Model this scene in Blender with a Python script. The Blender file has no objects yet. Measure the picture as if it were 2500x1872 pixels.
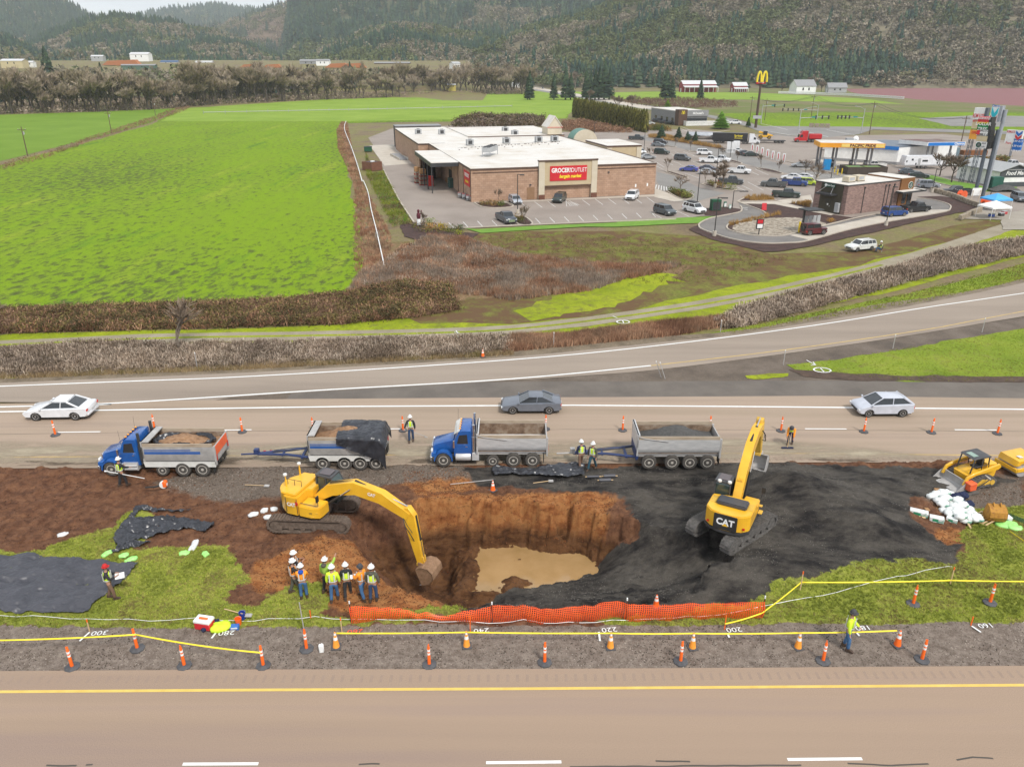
import bpy,bmesh,math,random
import numpy as np
rd9,cs9,sn9,PI9=math.radians,math.cos,math.sin,math.pi
from mathutils import Vector,Matrix
from mathutils.geometry import tessellate_polygon
random.seed(7);RNG=np.random.default_rng(11)
sc=bpy.context.scene
COL=sc.collection
# ------------------------------------------------------------------ camera, sky, sun, exposure
F=1850.0;H=24.5;TH=math.atan(786/F)
cd=bpy.data.cameras.new('camera');cam=bpy.data.objects.new('camera',cd);COL.objects.link(cam)
cd.sensor_fit='HORIZONTAL';cd.sensor_width=36;cd.lens=36*F/2500
cd.clip_start=.5;cd.clip_end=20000
cam.location=(0,0,H);cam.rotation_euler=(PI9/2-TH,0,0)
sc.camera=cam
SUN_EL,SUN_AZ=rd9(50),rd9(150)
w=bpy.data.worlds.new('World');sc.world=w;w.use_nodes=True
nt=w.node_tree;bg=nt.nodes['Background']
sky=nt.nodes.new('ShaderNodeTexSky');sky.sky_type='NISHITA';sky.sun_disc=False
sky.sun_elevation=SUN_EL;sky.sun_rotation=SUN_AZ;sky.dust_density=2.0
tc=nt.nodes.new('ShaderNodeTexCoord');mp=nt.nodes.new('ShaderNodeMapping');mp.inputs['Scale'].default_value=(1,1,5)
nz=nt.nodes.new('ShaderNodeTexNoise');nz.inputs['Scale'].default_value=3.2;nz.inputs['Detail'].default_value=6
rp=nt.nodes.new('ShaderNodeValToRGB');rp.color_ramp.elements[0].position=.33;rp.color_ramp.elements[0].color=(5.0,5.5,6.2,1)
rp.color_ramp.elements[1].position=.68;rp.color_ramp.elements[1].color=(7.6,7.8,8.0,1)
mx=nt.nodes.new('ShaderNodeMix');mx.data_type='RGBA';mx.inputs['Factor'].default_value=.9
nt.links.new(tc.outputs['Generated'],mp.inputs['Vector']);nt.links.new(mp.outputs['Vector'],nz.inputs['Vector'])
nt.links.new(nz.outputs['Fac'],rp.inputs['Fac']);nt.links.new(sky.outputs['Color'],mx.inputs['A']);nt.links.new(rp.outputs['Color'],mx.inputs['B'])
nt.links.new(mx.outputs['Result'],bg.inputs['Color']);bg.inputs['Strength'].default_value=.088
sl=bpy.data.lights.new('sun','SUN');sl.energy=1.9;sl.angle=rd9(10);sl.color=(1,.96,.9)
so=bpy.data.objects.new('sun',sl);COL.objects.link(so)
so.rotation_euler=(PI9/2-SUN_EL,0,PI9-SUN_AZ);so.location=(0,0,300)
sc.view_settings.view_transform='Standard';sc.view_settings.look='None';sc.view_settings.gamma=1
sc.view_settings.use_curve_mapping=False
sc.view_settings.exposure=.74
sc.cycles.max_bounces=5;sc.cycles.volume_bounces=2;sc.cycles.transparent_max_bounces=12
# ------------------------------------------------------------------ pixel -> ground point of the place
CR=dict(N=(0,0,1),D=(0,0,1.1302),A=(0,0,.5651),B=(1250,0,.5651),G=(850,280,.3617),S=(1550,200,.4295),T1=(0,950,.3843),T2=(650,980,.3391),T3=(1400,980,.3140),T4=(1900,950,.3320),U1=(0,1380,.5651),U2=(1250,1380,.5651),V1=(0,450,.5651),V2=(1250,450,.5651),W=(1900,200,.2712),X=(1550,200,.2486),Q=(670,1340,.1356),R=(450,1440,.2034),Y=(1700,420,.3165),Z=(900,340,.1808),E=(1100,60,.31646),K=(2200,240,.18116),L=(1500,330,.27125))
def ray(px,py):
 a=(px-1250)/F;b=-(py-936)/F
 return a,cs9(TH)+b*sn9(TH),-sn9(TH)+b*cs9(TH)
def P(c,x,y,z=0.0):
 ox,oy,s=CR[c];a,dy,dz=ray(ox+x*s,oy+y*s)
 if dz>-1e-3:dz=-1e-3
 t=(z-H)/dz
 return (a*t,dy*t)
def PD(c,x,y,d):
 ox,oy,s=CR[c];a,dy,dz=ray(ox+x*s,oy+y*s);t=d/dy
 return (a*t,d,H+dz*t)
def PS(c,pts,z=0.0):return [P(c,x,y,z) for x,y in pts]
def ext(pts,dl=0,dr=0):
 pts=list(pts)
 def e(a,b,d):
  l=math.hypot(b[0]-a[0],b[1]-a[1]);return (b[0]+(b[0]-a[0])/l*d,b[1]+(b[1]-a[1])/l*d)
 if dl:pts.insert(0,e(pts[1],pts[0],dl))
 if dr:pts.append(e(pts[-2],pts[-1],dr))
 return pts
# ------------------------------------------------------------------ numpy noise
def _h(i,j,s):
 n=(i*374761393+j*668265263+s*1274126177) & 0x7fffffff
 n=((n ^ (n >> 13))*1274126177) & 0x7fffffff
 return ((n ^ (n >> 16)) & 0xffff)/65535.0
def vn(x,y,s=0):
 x=np.asarray(x,float);y=np.asarray(y,float)
 i=np.floor(x).astype(np.int64);j=np.floor(y).astype(np.int64);u=x-i;v=y-j
 u=u*u*(3-2*u);v=v*v*(3-2*v)
 return (_h(i,j,s)*(1-u)+_h(i+1,j,s)*u)*(1-v)+(_h(i,j+1,s)*(1-u)+_h(i+1,j+1,s)*u)*v
def fbm(x,y,sc_,o=4,s=0):
 r=0;a=.5;t=0;f=sc_
 for k in range(o):r=r+a*vn(np.asarray(x)*f+13.7*k,np.asarray(y)*f-7.3*k,s+k);t += a;a *= .5;f *= 2.03
 return r/t
def inpoly(x,y,poly):
 x=np.asarray(x,float);y=np.asarray(y,float);c=np.zeros(x.shape,bool);n=len(poly)
 for k in range(n):
  x1,y1=poly[k];x2,y2=poly[(k+1) % n]
  if y1==y2:continue
  m=((y1>y) != (y2>y)) & (x<(x2-x1)*(y-y1)/(y2-y1)+x1);c ^= m
 return c
def dline(x,y,pts,closed=False):
 d=np.full(np.shape(x),1e9);n=len(pts)
 for k in range(n if closed else n-1):
  x1,y1=pts[k];x2,y2=pts[(k+1) % n];dx,dy=x2-x1,y2-y1;l=dx*dx+dy*dy+1e-12
  t=np.clip(((x-x1)*dx+(y-y1)*dy)/l,0,1)
  d=np.minimum(d,np.hypot(x-x1-t*dx,y-y1-t*dy))
 return d
def sdf(x,y,poly):
 d=dline(x,y,poly,True);return np.where(inpoly(x,y,poly),d,-d)
def sstep(a,b,v):t=np.clip((v-a)/(b-a),0,1);return t*t*(3-2*t)
# ------------------------------------------------------------------ materials
def lin(c):
 if isinstance(c,str):
  c=c.lstrip('#');c=[int(c[i:i+2],16)/255 for i in (0,2,4)]
  return tuple(v/12.92 if v<=.04045 else ((v+.055)/1.055)**2.4 for v in c)
 return tuple(c)
MATS={}
def mat(name,cols,scale=1.0,rough=.85,metal=0.0,bump=0.0,bscale=None,detail=5,coat=0,emit=0,alpha=1,spec=None,wcoord=False,stretch=None,fine=0.0,fscale=30,trans=0):
 """cols: one colour, or a list spread along a noise ramp; fine adds small scale grain"""
 if name in MATS:return MATS[name]
 m=bpy.data.materials.new(name);MATS[name]=m;m.use_nodes=True;nt=m.node_tree;N=nt.nodes;Lk=nt.links
 b=N['Principled BSDF'];b.inputs['Roughness'].default_value=rough;b.inputs['Metallic'].default_value=metal
 if spec is not None:b.inputs['Specular IOR Level'].default_value=spec
 if coat:b.inputs['Coat Weight'].default_value=coat;b.inputs['Coat Roughness'].default_value=.08
 if trans:b.inputs['Transmission Weight'].default_value=trans
 if alpha<1:b.inputs['Alpha'].default_value=alpha
 if not isinstance(cols,list):cols=[cols]
 cols=[lin(c) for c in cols]
 if len(cols)==1:
  c=cols[0];cols=[tuple(v*.88 for v in c),tuple(min(1,v*1.08) for v in c)]
 if wcoord:src=N.new('ShaderNodeNewGeometry').outputs['Position']
 else:src=N.new('ShaderNodeTexCoord').outputs['Object']
 src0=src
 if stretch:
  q=N.new('ShaderNodeMapping');q.inputs['Scale'].default_value=stretch;Lk.new(src,q.inputs['Vector']);src=q.outputs['Vector']
 n=N.new('ShaderNodeTexNoise');n.inputs['Scale'].default_value=scale;n.inputs['Detail'].default_value=detail;n.inputs['Roughness'].default_value=.62
 Lk.new(src,n.inputs['Vector'])
 r=N.new('ShaderNodeValToRGB');e=r.color_ramp.elements
 lo,hi=(.3,.7)
 for k,c in enumerate(cols):
  pos=lo+(hi-lo)*k/(len(cols)-1)
  if k==0:el=e[0];el.position=pos
  elif k==len(cols)-1:el=e[len(e)-1];el.position=pos
  else:el=e.new(pos)
  el.color=(*c,1)
 Lk.new(n.outputs['Fac'],r.inputs['Fac']);out=r.outputs['Color']
 n2=None
 if fine or bump:
  n2=N.new('ShaderNodeTexNoise');n2.inputs['Scale'].default_value=bscale or fscale;n2.inputs['Detail'].default_value=4;n2.inputs['Roughness'].default_value=.7
  Lk.new(src0,n2.inputs['Vector'])
 if fine:
  mr=N.new('ShaderNodeMapRange');mr.inputs['From Min'].default_value=.3;mr.inputs['From Max'].default_value=.7
  mr.inputs['To Min'].default_value=1-fine;mr.inputs['To Max'].default_value=1+fine
  Lk.new(n2.outputs['Fac'],mr.inputs['Value'])
  vm=N.new('ShaderNodeVectorMath');vm.operation='SCALE';Lk.new(out,vm.inputs[0]);Lk.new(mr.outputs['Result'],vm.inputs['Scale']);out=vm.outputs['Vector']
 Lk.new(out,b.inputs['Base Color'])
 if bump:
  bp=N.new('ShaderNodeBump');bp.inputs['Strength'].default_value=min(1,bump);bp.inputs['Distance'].default_value=.05 if bump<=1 else .05*bump
  Lk.new(n2.outputs['Fac'],bp.inputs['Height']);Lk.new(bp.outputs['Normal'],b.inputs['Normal'])
 if emit:b.inputs['Emission Color'].default_value=(*cols[-1],1);b.inputs['Emission Strength'].default_value=emit
 m['k']=1
 return m
def attr_mat(name,attr='tint',rough=.9,var=.25,scale=3):
 if name in MATS:return MATS[name]
 m=bpy.data.materials.new(name);MATS[name]=m;m.use_nodes=True;N=m.node_tree.nodes;Lk=m.node_tree.links;b=N['Principled BSDF']
 b.inputs['Roughness'].default_value=rough;b.inputs['Specular IOR Level'].default_value=.15
 a=N.new('ShaderNodeAttribute');a.attribute_name=attr
 n=N.new('ShaderNodeTexNoise');n.inputs['Scale'].default_value=scale
 g=N.new('ShaderNodeNewGeometry');Lk.new(g.outputs['Position'],n.inputs['Vector'])
 mr=N.new('ShaderNodeMapRange');mr.inputs['From Min'].default_value=.3;mr.inputs['From Max'].default_value=.7;mr.inputs['To Min'].default_value=1-var;mr.inputs['To Max'].default_value=1+var
 Lk.new(n.outputs['Fac'],mr.inputs['Value'])
 vm=N.new('ShaderNodeVectorMath');vm.operation='SCALE';Lk.new(a.outputs['Color'],vm.inputs[0]);Lk.new(mr.outputs['Result'],vm.inputs['Scale']);Lk.new(vm.outputs['Vector'],b.inputs['Base Color'])
 return m
def paint(c,rough=.35,coat=.5,metal=0.0):
 return mat('paint_%s_%s' % (c if isinstance(c,str) else '_'.join('%.2f' % v for v in c),rough),c,scale=2,rough=rough,coat=coat,metal=metal)
# ------------------------------------------------------------------ objects
def tag(o,label=None,cat=None,group=None,kind=None):
 if label:o['label']=label
 if cat:o['category']=cat
 if group:o['group']=group
 if kind:o['kind']=kind
 return o
def tg_(name,label,cat,loc=(0,0,0),rz=0,group=None):
 o=bpy.data.objects.new(name,None);COL.objects.link(o);o.empty_display_size=.2
 o.location=loc;o.rotation_euler=(0,0,rz);return tag(o,label,cat,group)
def link(name,me,m,parent=None):
 o=bpy.data.objects.new(name,me);COL.objects.link(o)
 if parent is not None:o.parent=parent
 if m is not None:
  for q in (m if isinstance(m,(list,tuple)) else [m]):me.materials.append(q)
 return o
def copy_tree(o,parent=None):
 c=o.copy();COL.objects.link(c);c.parent=parent
 for ch in list(o.children):copy_tree(ch,c)
 return c
class MB:
 def __init__(s):s.v=[];s.f=[];s.m=[];s.M=Matrix.Identity(4);s.mi=0
 def at(s,M):s.M=M;return s
 def mat_(s,i):s.mi=i;return s
 def add(s,vs,fs):
  o=len(s.v);M=s.M
  s.v += [tuple(M @ Vector(p)) for p in vs];s.f += [tuple(o+i for i in f) for f in fs];s.m += [s.mi]*len(fs);return s
 def box(s,a,b):
  x0,y0,z0=a;x1,y1,z1=b
  return s.add([(x0,y0,z0),(x1,y0,z0),(x1,y1,z0),(x0,y1,z0),(x0,y0,z1),(x1,y0,z1),(x1,y1,z1),(x0,y1,z1)],
                     [(0,3,2,1),(4,5,6,7),(0,1,5,4),(1,2,6,5),(2,3,7,6),(3,0,4,7)])
 def hexa(s,b,t):
  return s.add(list(b)+list(t),[(0,3,2,1),(4,5,6,7),(0,1,5,4),(1,2,6,5),(2,3,7,6),(3,0,4,7)])
 def tube(s,pts,r,n=8,cap=True):
  pts=[Vector(p) for p in pts];k=len(pts);rs=r if isinstance(r,(list,tuple)) else [r]*k;vs=[];fs=[]
  up=None
  for i,p in enumerate(pts):
   d=(pts[min(i+1,k-1)]-pts[max(i-1,0)]);d=d.normalized() if d.length>1e-9 else Vector((0,0,1))
   if up is None:up=Vector((0,0,1)) if abs(d.z)<.9 else Vector((1,0,0))
   a=d.cross(up);a=a.normalized() if a.length>1e-6 else Vector((1,0,0));b=a.cross(d);up=b
   for j in range(n):
    t=2*PI9*j/n;vs.append(tuple(p+(a*cs9(t)+b*sn9(t))*rs[i]))
  for i in range(k-1):
   for j in range(n):fs.append((i*n+j,(i+1)*n+j,(i+1)*n+(j+1)%n,i*n+(j+1)%n))
  if cap:fs.append(tuple(range(n)));fs.append(tuple((k-1)*n+j for j in reversed(range(n))))
  return s.add(vs,fs)
 def cyl(s,a,b,r,n=16,r2=None):return s.tube([a,b],[r,r if r2 is None else r2],n)
 def lathe(s,prof,n=20,axis='z',c=(0,0,0)):
  vs=[];fs=[];k=len(prof)
  for i,(r,h) in enumerate(prof):
   for j in range(n):
    t=2*PI9*j/n;p=(r*cs9(t),r*sn9(t),h)
    if axis=='y':p=(p[0],p[2],p[1])
    elif axis=='x':p=(p[2],p[0],p[1])
    vs.append((p[0]+c[0],p[1]+c[1],p[2]+c[2]))
  for i in range(k-1):
   for j in range(n):fs.append((i*n+j,i*n+(j+1)%n,(i+1)*n+(j+1)%n,(i+1)*n+j))
  fs.append(tuple(reversed(range(n))));fs.append(tuple((k-1)*n+j for j in range(n)))
  return s.add(vs,fs)
 def prism(s,pts,y0,y1,plane='xz',inset=0.0,ins_w=0.0):
  """polygon pts in plane, extruded from y0 to y1 along the third axis; optional rounded side: an inset outline at the ends"""
  def put(p,q):
   return (p[0],q,p[1]) if plane=='xz' else ((q,p[0],p[1]) if plane=='yz' else (p[0],p[1],q))
  n=len(pts);layers=[(y0,pts),(y1,pts)]
  if inset:
   cx=sum(p[0] for p in pts)/n;cz=sum(p[1] for p in pts)/n
   xs=[p[0] for p in pts];zs=[p[1] for p in pts];hx=(max(xs)-min(xs))/2;hz=(max(zs)-min(zs))/2
   cx=(max(xs)+min(xs))/2;cz=(max(zs)+min(zs))/2
   ip=[(cx+(p[0]-cx)*(1-inset/hx),cz+(p[1]-cz)*(1-inset/hz)) for p in pts]
   g=ins_w if y1>y0 else-ins_w
   layers=[(y0,ip),(y0+g,pts),(y1-g,pts),(y1,ip)]
  vs=[];fs=[]
  for q,pp in layers:vs += [put(p,q) for p in pp]
  for l in range(len(layers)-1):
   for i in range(n):fs.append((l*n+i,l*n+(i+1)%n,(l+1)*n+(i+1)%n,(l+1)*n+i))
  L=len(layers)-1
  tri=tessellate_polygon([[Vector((p[0],p[1],0)) for p in pts]])
  for t in tri:fs.append(tuple(t));fs.append(tuple(L*n+i for i in reversed(t)))
  return s.add(vs,fs)
 def bd(s,name,m,parent=None,bevel=0.0,smooth=40,seg=1):
  me=bpy.data.meshes.new(name);me.from_pydata(s.v,[],s.f)
  if any(s.m):me.polygons.foreach_set('material_index',s.m)
  bm=bmesh.new();bm.from_mesh(me);bmesh.ops.recalc_face_normals(bm,faces=bm.faces)
  if bevel:
   es=[e for e in bm.edges if len(e.link_faces)==2 and e.calc_face_angle(0)>.6]
   try:bmesh.ops.bevel(bm,geom=es,offset=bevel,segments=seg,affect='EDGES',clamp_overlap=True)
   except Exception:pass
  if smooth:
   for f in bm.faces:f.smooth=True
   for e in bm.edges:
    if len(e.link_faces)==2 and e.calc_face_angle(0)>rd9(smooth):e.smooth=False
  bm.to_mesh(me);bm.free();me.update()
  return link(name,me,m,parent)
def npmesh(name,V,Fc,m=None,cols=None,attr='tint',smooth=False,kind=None):
 """V (n,3), Fc (k, 3 or 4) arrays; cols per face (k,3)"""
 me=bpy.data.meshes.new(name);V=np.ascontiguousarray(V,np.float32);Fc=np.ascontiguousarray(Fc,np.int32);k,q=Fc.shape
 me.vertices.add(len(V));me.vertices.foreach_set('co',V.ravel());me.loops.add(k*q);me.loops.foreach_set('vertex_index',Fc.ravel())
 me.polygons.add(k);me.polygons.foreach_set('loop_start',np.arange(0,k*q,q,dtype=np.int32));me.polygons.foreach_set('loop_total',np.full(k,q,np.int32))
 if smooth:me.polygons.foreach_set('use_smooth',np.ones(k,bool))
 me.update(calc_edges=True)
 if cols is not None:
  if len(cols)==k and len(cols) != len(V):a=me.attributes.new(attr,'FLOAT_COLOR','FACE')
  else:a=me.attributes.new(attr,'FLOAT_COLOR','POINT')
  c4=np.ones((len(cols),4),np.float32);c4[:,:cols.shape[1]]=cols;a.data.foreach_set('color',c4.ravel())
 o=link(name,me,m)
 if kind:o['kind']=kind
 return o
def sheet(name,pts,z,m,wob=0.0,wsc=.5,kind='structure',step=None,label=None):
 """flat sheet with the outline pts; wob makes the outline ragged"""
 out=[];n=len(pts)
 for k in range(n):
  a,b=pts[k],pts[(k+1) % n];l=math.hypot(b[0]-a[0],b[1]-a[1])
  q=max(1,int(l/(step or (2.0 if wob else 1e9)))) if wob else 1;q=min(q,400)
  for j in range(q):
   t=j/q;x=a[0]+(b[0]-a[0])*t;y=a[1]+(b[1]-a[1])*t
   if wob:x += (float(fbm(x,y,wsc,4,3))-.5)*2*wob;y += (float(fbm(x+50,y,wsc,4,9))-.5)*2*wob
   out.append((x,y))
 tri=tessellate_polygon([[Vector((p[0],p[1],0)) for p in out]])
 me=bpy.data.meshes.new(name);me.from_pydata([(p[0],p[1],z) for p in out],[],[tuple(t) for t in tri])
 bm=bmesh.new();bm.from_mesh(me)
 for f in bm.faces:
  f.normal_update()
  if f.normal.z<0:f.normal_flip()
 bm.to_mesh(me);bm.free()
 o=link(name,me,m);o['kind']=kind
 if label:o['label']=label
 return o
def stp(mb,pts,wdt,z0,z1=None):
 """a band (or a kerb with height when z1 is given) along a polyline"""
 n=len(pts);L=[];R_=[]
 for i,p in enumerate(pts):
  a=pts[max(0,i-1)];b=pts[min(n-1,i+1)];dx,dy=b[0]-a[0],b[1]-a[1];l=math.hypot(dx,dy) or 1;nx,ny=-dy/l*wdt/2,dx/l*wdt/2
  L.append((p[0]+nx,p[1]+ny));R_.append((p[0]-nx,p[1]-ny))
 if z1 is None:mb.add([(x,y,z0) for x,y in L]+[(x,y,z0) for x,y in R_],[(n+i,n+i+1,i+1,i) for i in range(n-1)])
 else:
  vs=[(x,y,z0) for x,y in L]+[(x,y,z0) for x,y in R_]+[(x,y,z1) for x,y in L]+[(x,y,z1) for x,y in R_]
  fs=[(3*n+i,3*n+i+1,2*n+i+1,2*n+i) for i in range(n-1)]+[(i,i+1,2*n+i+1,2*n+i) for i in range(n-1)]+[(n+i+1,n+i,3*n+i,3*n+i+1) for i in range(n-1)]
  fs += [(0,2*n,3*n,n),(n-1,2*n-1,4*n-1,3*n-1)]
  mb.add(vs,fs)
 return mb
def smo(pts,q=6):
 """Catmull-Rom through the points"""
 n=len(pts);out=[]
 for i in range(n-1):
  p0=pts[max(0,i-1)];p1=pts[i];p2=pts[i+1];p3=pts[min(n-1,i+2)]
  for j in range(q):
   t=j/q;out.append(tuple(.5*((2*b)+(-a+c)*t+(2*a-5*b+4*c-d)*t*t+(-a+3*b-3*c+d)*t**3) for a,b,c,d in zip(p0,p1,p2,p3)))
 out.append(tuple(pts[-1]));return out
def tp_(txt,size,m,parent,M,depth=.01,name='lettering',bold=0.0,sx=1.0,shear=0.0,spacing=1.0):
 cu=bpy.data.curves.new(name,'FONT');cu.body=txt;cu.size=size;cu.extrude=depth;cu.offset=bold;cu.align_x='CENTER';cu.align_y='CENTER'
 cu.shear=shear;cu.space_character=spacing;cu.resolution_u=3
 t=bpy.data.objects.new('tmp',cu);COL.objects.link(t);bpy.context.view_layer.update()
 me=bpy.data.meshes.new_from_object(t.evaluated_get(bpy.context.evaluated_depsgraph_get()));me.name=name
 bpy.data.objects.remove(t);me.materials.clear()
 me.transform(Matrix.Diagonal((sx,1,1,1)))
 me.transform(M);return link(name,me,m,parent)
def face_M(loc,n,up=(0,0,1)):
 """text plane: its +Z looks along n"""
 n=Vector(n).normalized();up=Vector(up);x=up.cross(n).normalized();y=n.cross(x)
 M=Matrix((x,y,n)).transposed().to_4x4();M.translation=Vector(loc);return M
def T(*a):return Matrix.Translation(a)
def RZ(a):return Matrix.Rotation(a,4,'Z')
def RX(a):return Matrix.Rotation(a,4,'X')
def RY(a):return Matrix.Rotation(a,4,'Y')
# ================================================================== GROUND, ROADS, FIELDS
def ph(h,k=.55):return tuple(v*k*1.22 for v in lin(h))
def ramp_mat(name,cs,k=.55,**kw):return mat(name,[ph(c,k) for c in cs],wcoord=True,**kw)
M_base=ramp_mat('scrub_ground',['#6e5c44','#8a7654','#84803f','#97855c'],scale=.12,detail=9,fine=.3,fscale=2.2,bump=.6)
M_road=ramp_mat('tan_asphalt',['#ab9885','#b9a590','#c2ac98','#b09d8c'],scale=.45,detail=6,fine=.14,fscale=16,rough=.85,bump=.1,stretch=(.05,1,1),spec=.2)
M_road2=ramp_mat('pink_asphalt',['#b79f8f','#bfa690','#c5ab94','#bba394'],scale=.4,detail=3,k=.49,fine=.2,fscale=26,rough=.85,bump=.15,stretch=(.04,1,1),spec=.2)
M_ramp=ramp_mat('ramp_asphalt',['#a39587','#b0a192','#b9aa9a'],scale=.35,detail=6,fine=.1,fscale=10,rough=.85,stretch=(.1,1,1),spec=.2)
M_shoulder=ramp_mat('gore_gravel',['#5e5247','#756759','#85776a'],scale=.35,detail=9,fine=.28,fscale=9,bump=.5)
M_darkas=ramp_mat('dark_asphalt',['#6d655d','#7b7269','#857c72'],scale=.3,detail=8,fine=.12,fscale=12)
M_verge=ramp_mat('gravel_verge',['#6c5f4d','#8c7c66','#9a8b74'],scale=.5,detail=8,fine=.3,fscale=7,bump=.5)
M_white=mat('road_paint_white',[(.72,.72,.70),(.86,.86,.84)],scale=2,wcoord=True,rough=.6)
M_wlot=mat('lot_paint_white',[(.5,.49,.46),(.72,.71,.68)],scale=1,wcoord=True,rough=.7)
M_yel=mat('road_paint_yellow',[(.62,.42,.09),(.74,.52,.13)],scale=2,wcoord=True,rough=.6)
M_yel2=mat('road_paint_worn_yellow',[(.40,.28,.13),(.58,.40,.12)],scale=1,wcoord=True,rough=.7)
M_lot=ramp_mat('lot_asphalt',['#9a8d82','#a99c91','#b2a599'],scale=.09,detail=8,fine=.07,fscale=6,rough=.85)
M_lot2=ramp_mat('grey_drive_asphalt',['#8d8985','#9a9691','#a5a19b'],scale=.08,detail=7,fine=.07,fscale=6)
M_cn=ramp_mat('concrete_slab',['#cfc3b2','#dacfbf','#e4dacb'],scale=.4,detail=6,fine=.05,fscale=8)
M_kerb=ramp_mat('concrete_kerb',['#cbbfae','#ddd1c0'],scale=1,detail=4)
M_mulch=ramp_mat('bark_mulch',['#3c2620','#4d332b','#5d4035'],scale=.8,detail=8,fine=.3,fscale=8,bump=.8)
M_lawn=ramp_mat('bright_lawn',['#76a82c','#84b632','#92be3e'],k=.45,scale=.7,detail=7,fine=.15,fscale=7,bump=.4)
M_path=ramp_mat('path_gravel',['#9c9076','#ab9f86','#b9ae98'],scale=.3,detail=8,fine=.2,fscale=9,bump=.3)
def grass_mat(name,cs,patch,scale=.05,pscale=.5,plo=.56,phi=.68,k=.5,rows=None,fine=.16,fscale=5,stretch=None):
 """grass colours with a second, patchy colour where the soil shows"""
 m=ramp_mat(name,cs,k=k,scale=scale,detail=9,fine=fine,fscale=fscale,bump=.5,spec=.08,stretch=stretch);N=m.node_tree.nodes;Lk=m.node_tree.links;b=N['Principled BSDF']
 src=b.inputs['Base Color'].links[0].from_socket
 g=N.new('ShaderNodeNewGeometry');mp=N.new('ShaderNodeMapping');Lk.new(g.outputs['Position'],mp.inputs['Vector'])
 if rows:mp.inputs['Rotation'].default_value=(0,0,rows[0]);mp.inputs['Scale'].default_value=(rows[1],rows[2],1)
 n=N.new('ShaderNodeTexNoise');n.inputs['Scale'].default_value=pscale;n.inputs['Detail'].default_value=8;n.inputs['Roughness'].default_value=.72;Lk.new(mp.outputs['Vector'],n.inputs['Vector'])
 n3=N.new('ShaderNodeTexNoise');n3.inputs['Scale'].default_value=.022;n3.inputs['Detail'].default_value=3;Lk.new(mp.outputs['Vector'],n3.inputs['Vector'])
 ad=N.new('ShaderNodeMath');ad.operation='MULTIPLY_ADD';ad.inputs[1].default_value=.35;Lk.new(n3.outputs['Fac'],ad.inputs[0]);Lk.new(n.outputs['Fac'],ad.inputs[2])
 mr=N.new('ShaderNodeMapRange');mr.inputs['From Min'].default_value=plo+.17;mr.inputs['From Max'].default_value=phi+.17;Lk.new(ad.outputs[0],mr.inputs['Value'])
 mx=N.new('ShaderNodeMix');mx.data_type='RGBA';mx.inputs['B'].default_value=(*ph(patch,k),1)
 Lk.new(mr.outputs['Result'],mx.inputs['Factor']);Lk.new(src,mx.inputs['A']);Lk.new(mx.outputs['Result'],b.inputs['Base Color'])
 return m
M_field=grass_mat('field_grass',['#6f9a30','#92b41e','#8fae2a','#aac034'],'#64703a',stretch=(2,.25,1),pscale=.95,plo=.5,phi=.63,rows=(.12,1.0,.5),k=.5,scale=.09)
M_field2=grass_mat('far_field_grass',['#8fb040','#9dba48','#aac455'],'#929c55',pscale=.25,plo=.6,phi=.8,k=.5)
M_field3=grass_mat('dark_crop_grass',['#7c9e34','#86a83a','#92b144'],'#70903a',pscale=.4,plo=.62,phi=.8,k=.5)
M_vg=grass_mat('verge_grass',['#8f9f28','#a8b62e','#b9c236'],'#8b8a45',pscale=.9,plo=.5,phi=.66,scale=.25,k=.5,fine=.22)
M_vg2=grass_mat('roadside_grass',['#7d9430','#93a83a','#a6b246'],'#8a8550',pscale=.8,plo=.52,phi=.68,scale=.2,k=.5,fine=.22)
M_olive=grass_mat('rough_grass',['#77743c','#8a8846','#7f9038'],'#7c6248',pscale=.35,plo=.42,phi=.56,scale=.12,k=.52,fine=.3,fscale=3)
M_brown=grass_mat('dry_grass',['#8b6f55','#9c8162','#a98f6e'],'#6f6b3c',pscale=.4,plo=.5,phi=.66,scale=.2,k=.52,fine=.32,fscale=3)
M_tanfield=grass_mat('pasture',['#8b7f62','#978a6c','#8d8f5c'],'#7a8a45',pscale=.03,plo=.42,phi=.6,scale=.02,k=.52,fscale=.8)
M_redfield=ramp_mat('berry_rows',['#8f5a58','#a0696a','#9a625c'],k=.52,scale=.4,stretch=(.05,1,1),detail=5,fine=.2,fscale=.9)
# worksite frame in world metres
SX0,SX1,SY0,SY1=-46,46,25.0,47.0
NEAR_TOP=PS('U1',[(0,455),(1100,448),(2212,446)])+PS('U2',[(1100,440),(2212,432)])
FAR_BOT=PS('N',[(0,1143),(500,1141),(1000,1137),(1500,1131),(2000,1128),(2500,1130)])
# base sheet with a hole where the worksite stands
bx_=[-6000,SX0+.3,SX1-.3,6000];by_=[-300,SY0+.3,SY1-.3,9000]
vs=[(x,y,-.12) for y in by_ for x in bx_];fs=[(j*4+i,j*4+i+1,(j+1)*4+i+1,(j+1)*4+i) for j in range(3) for i in range(3) if not (i==1 and j==1)]
me=bpy.data.meshes.new('ground');me.from_pydata(vs,[],fs);o=link('ground',me,M_base);o['kind']='structure'
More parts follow.
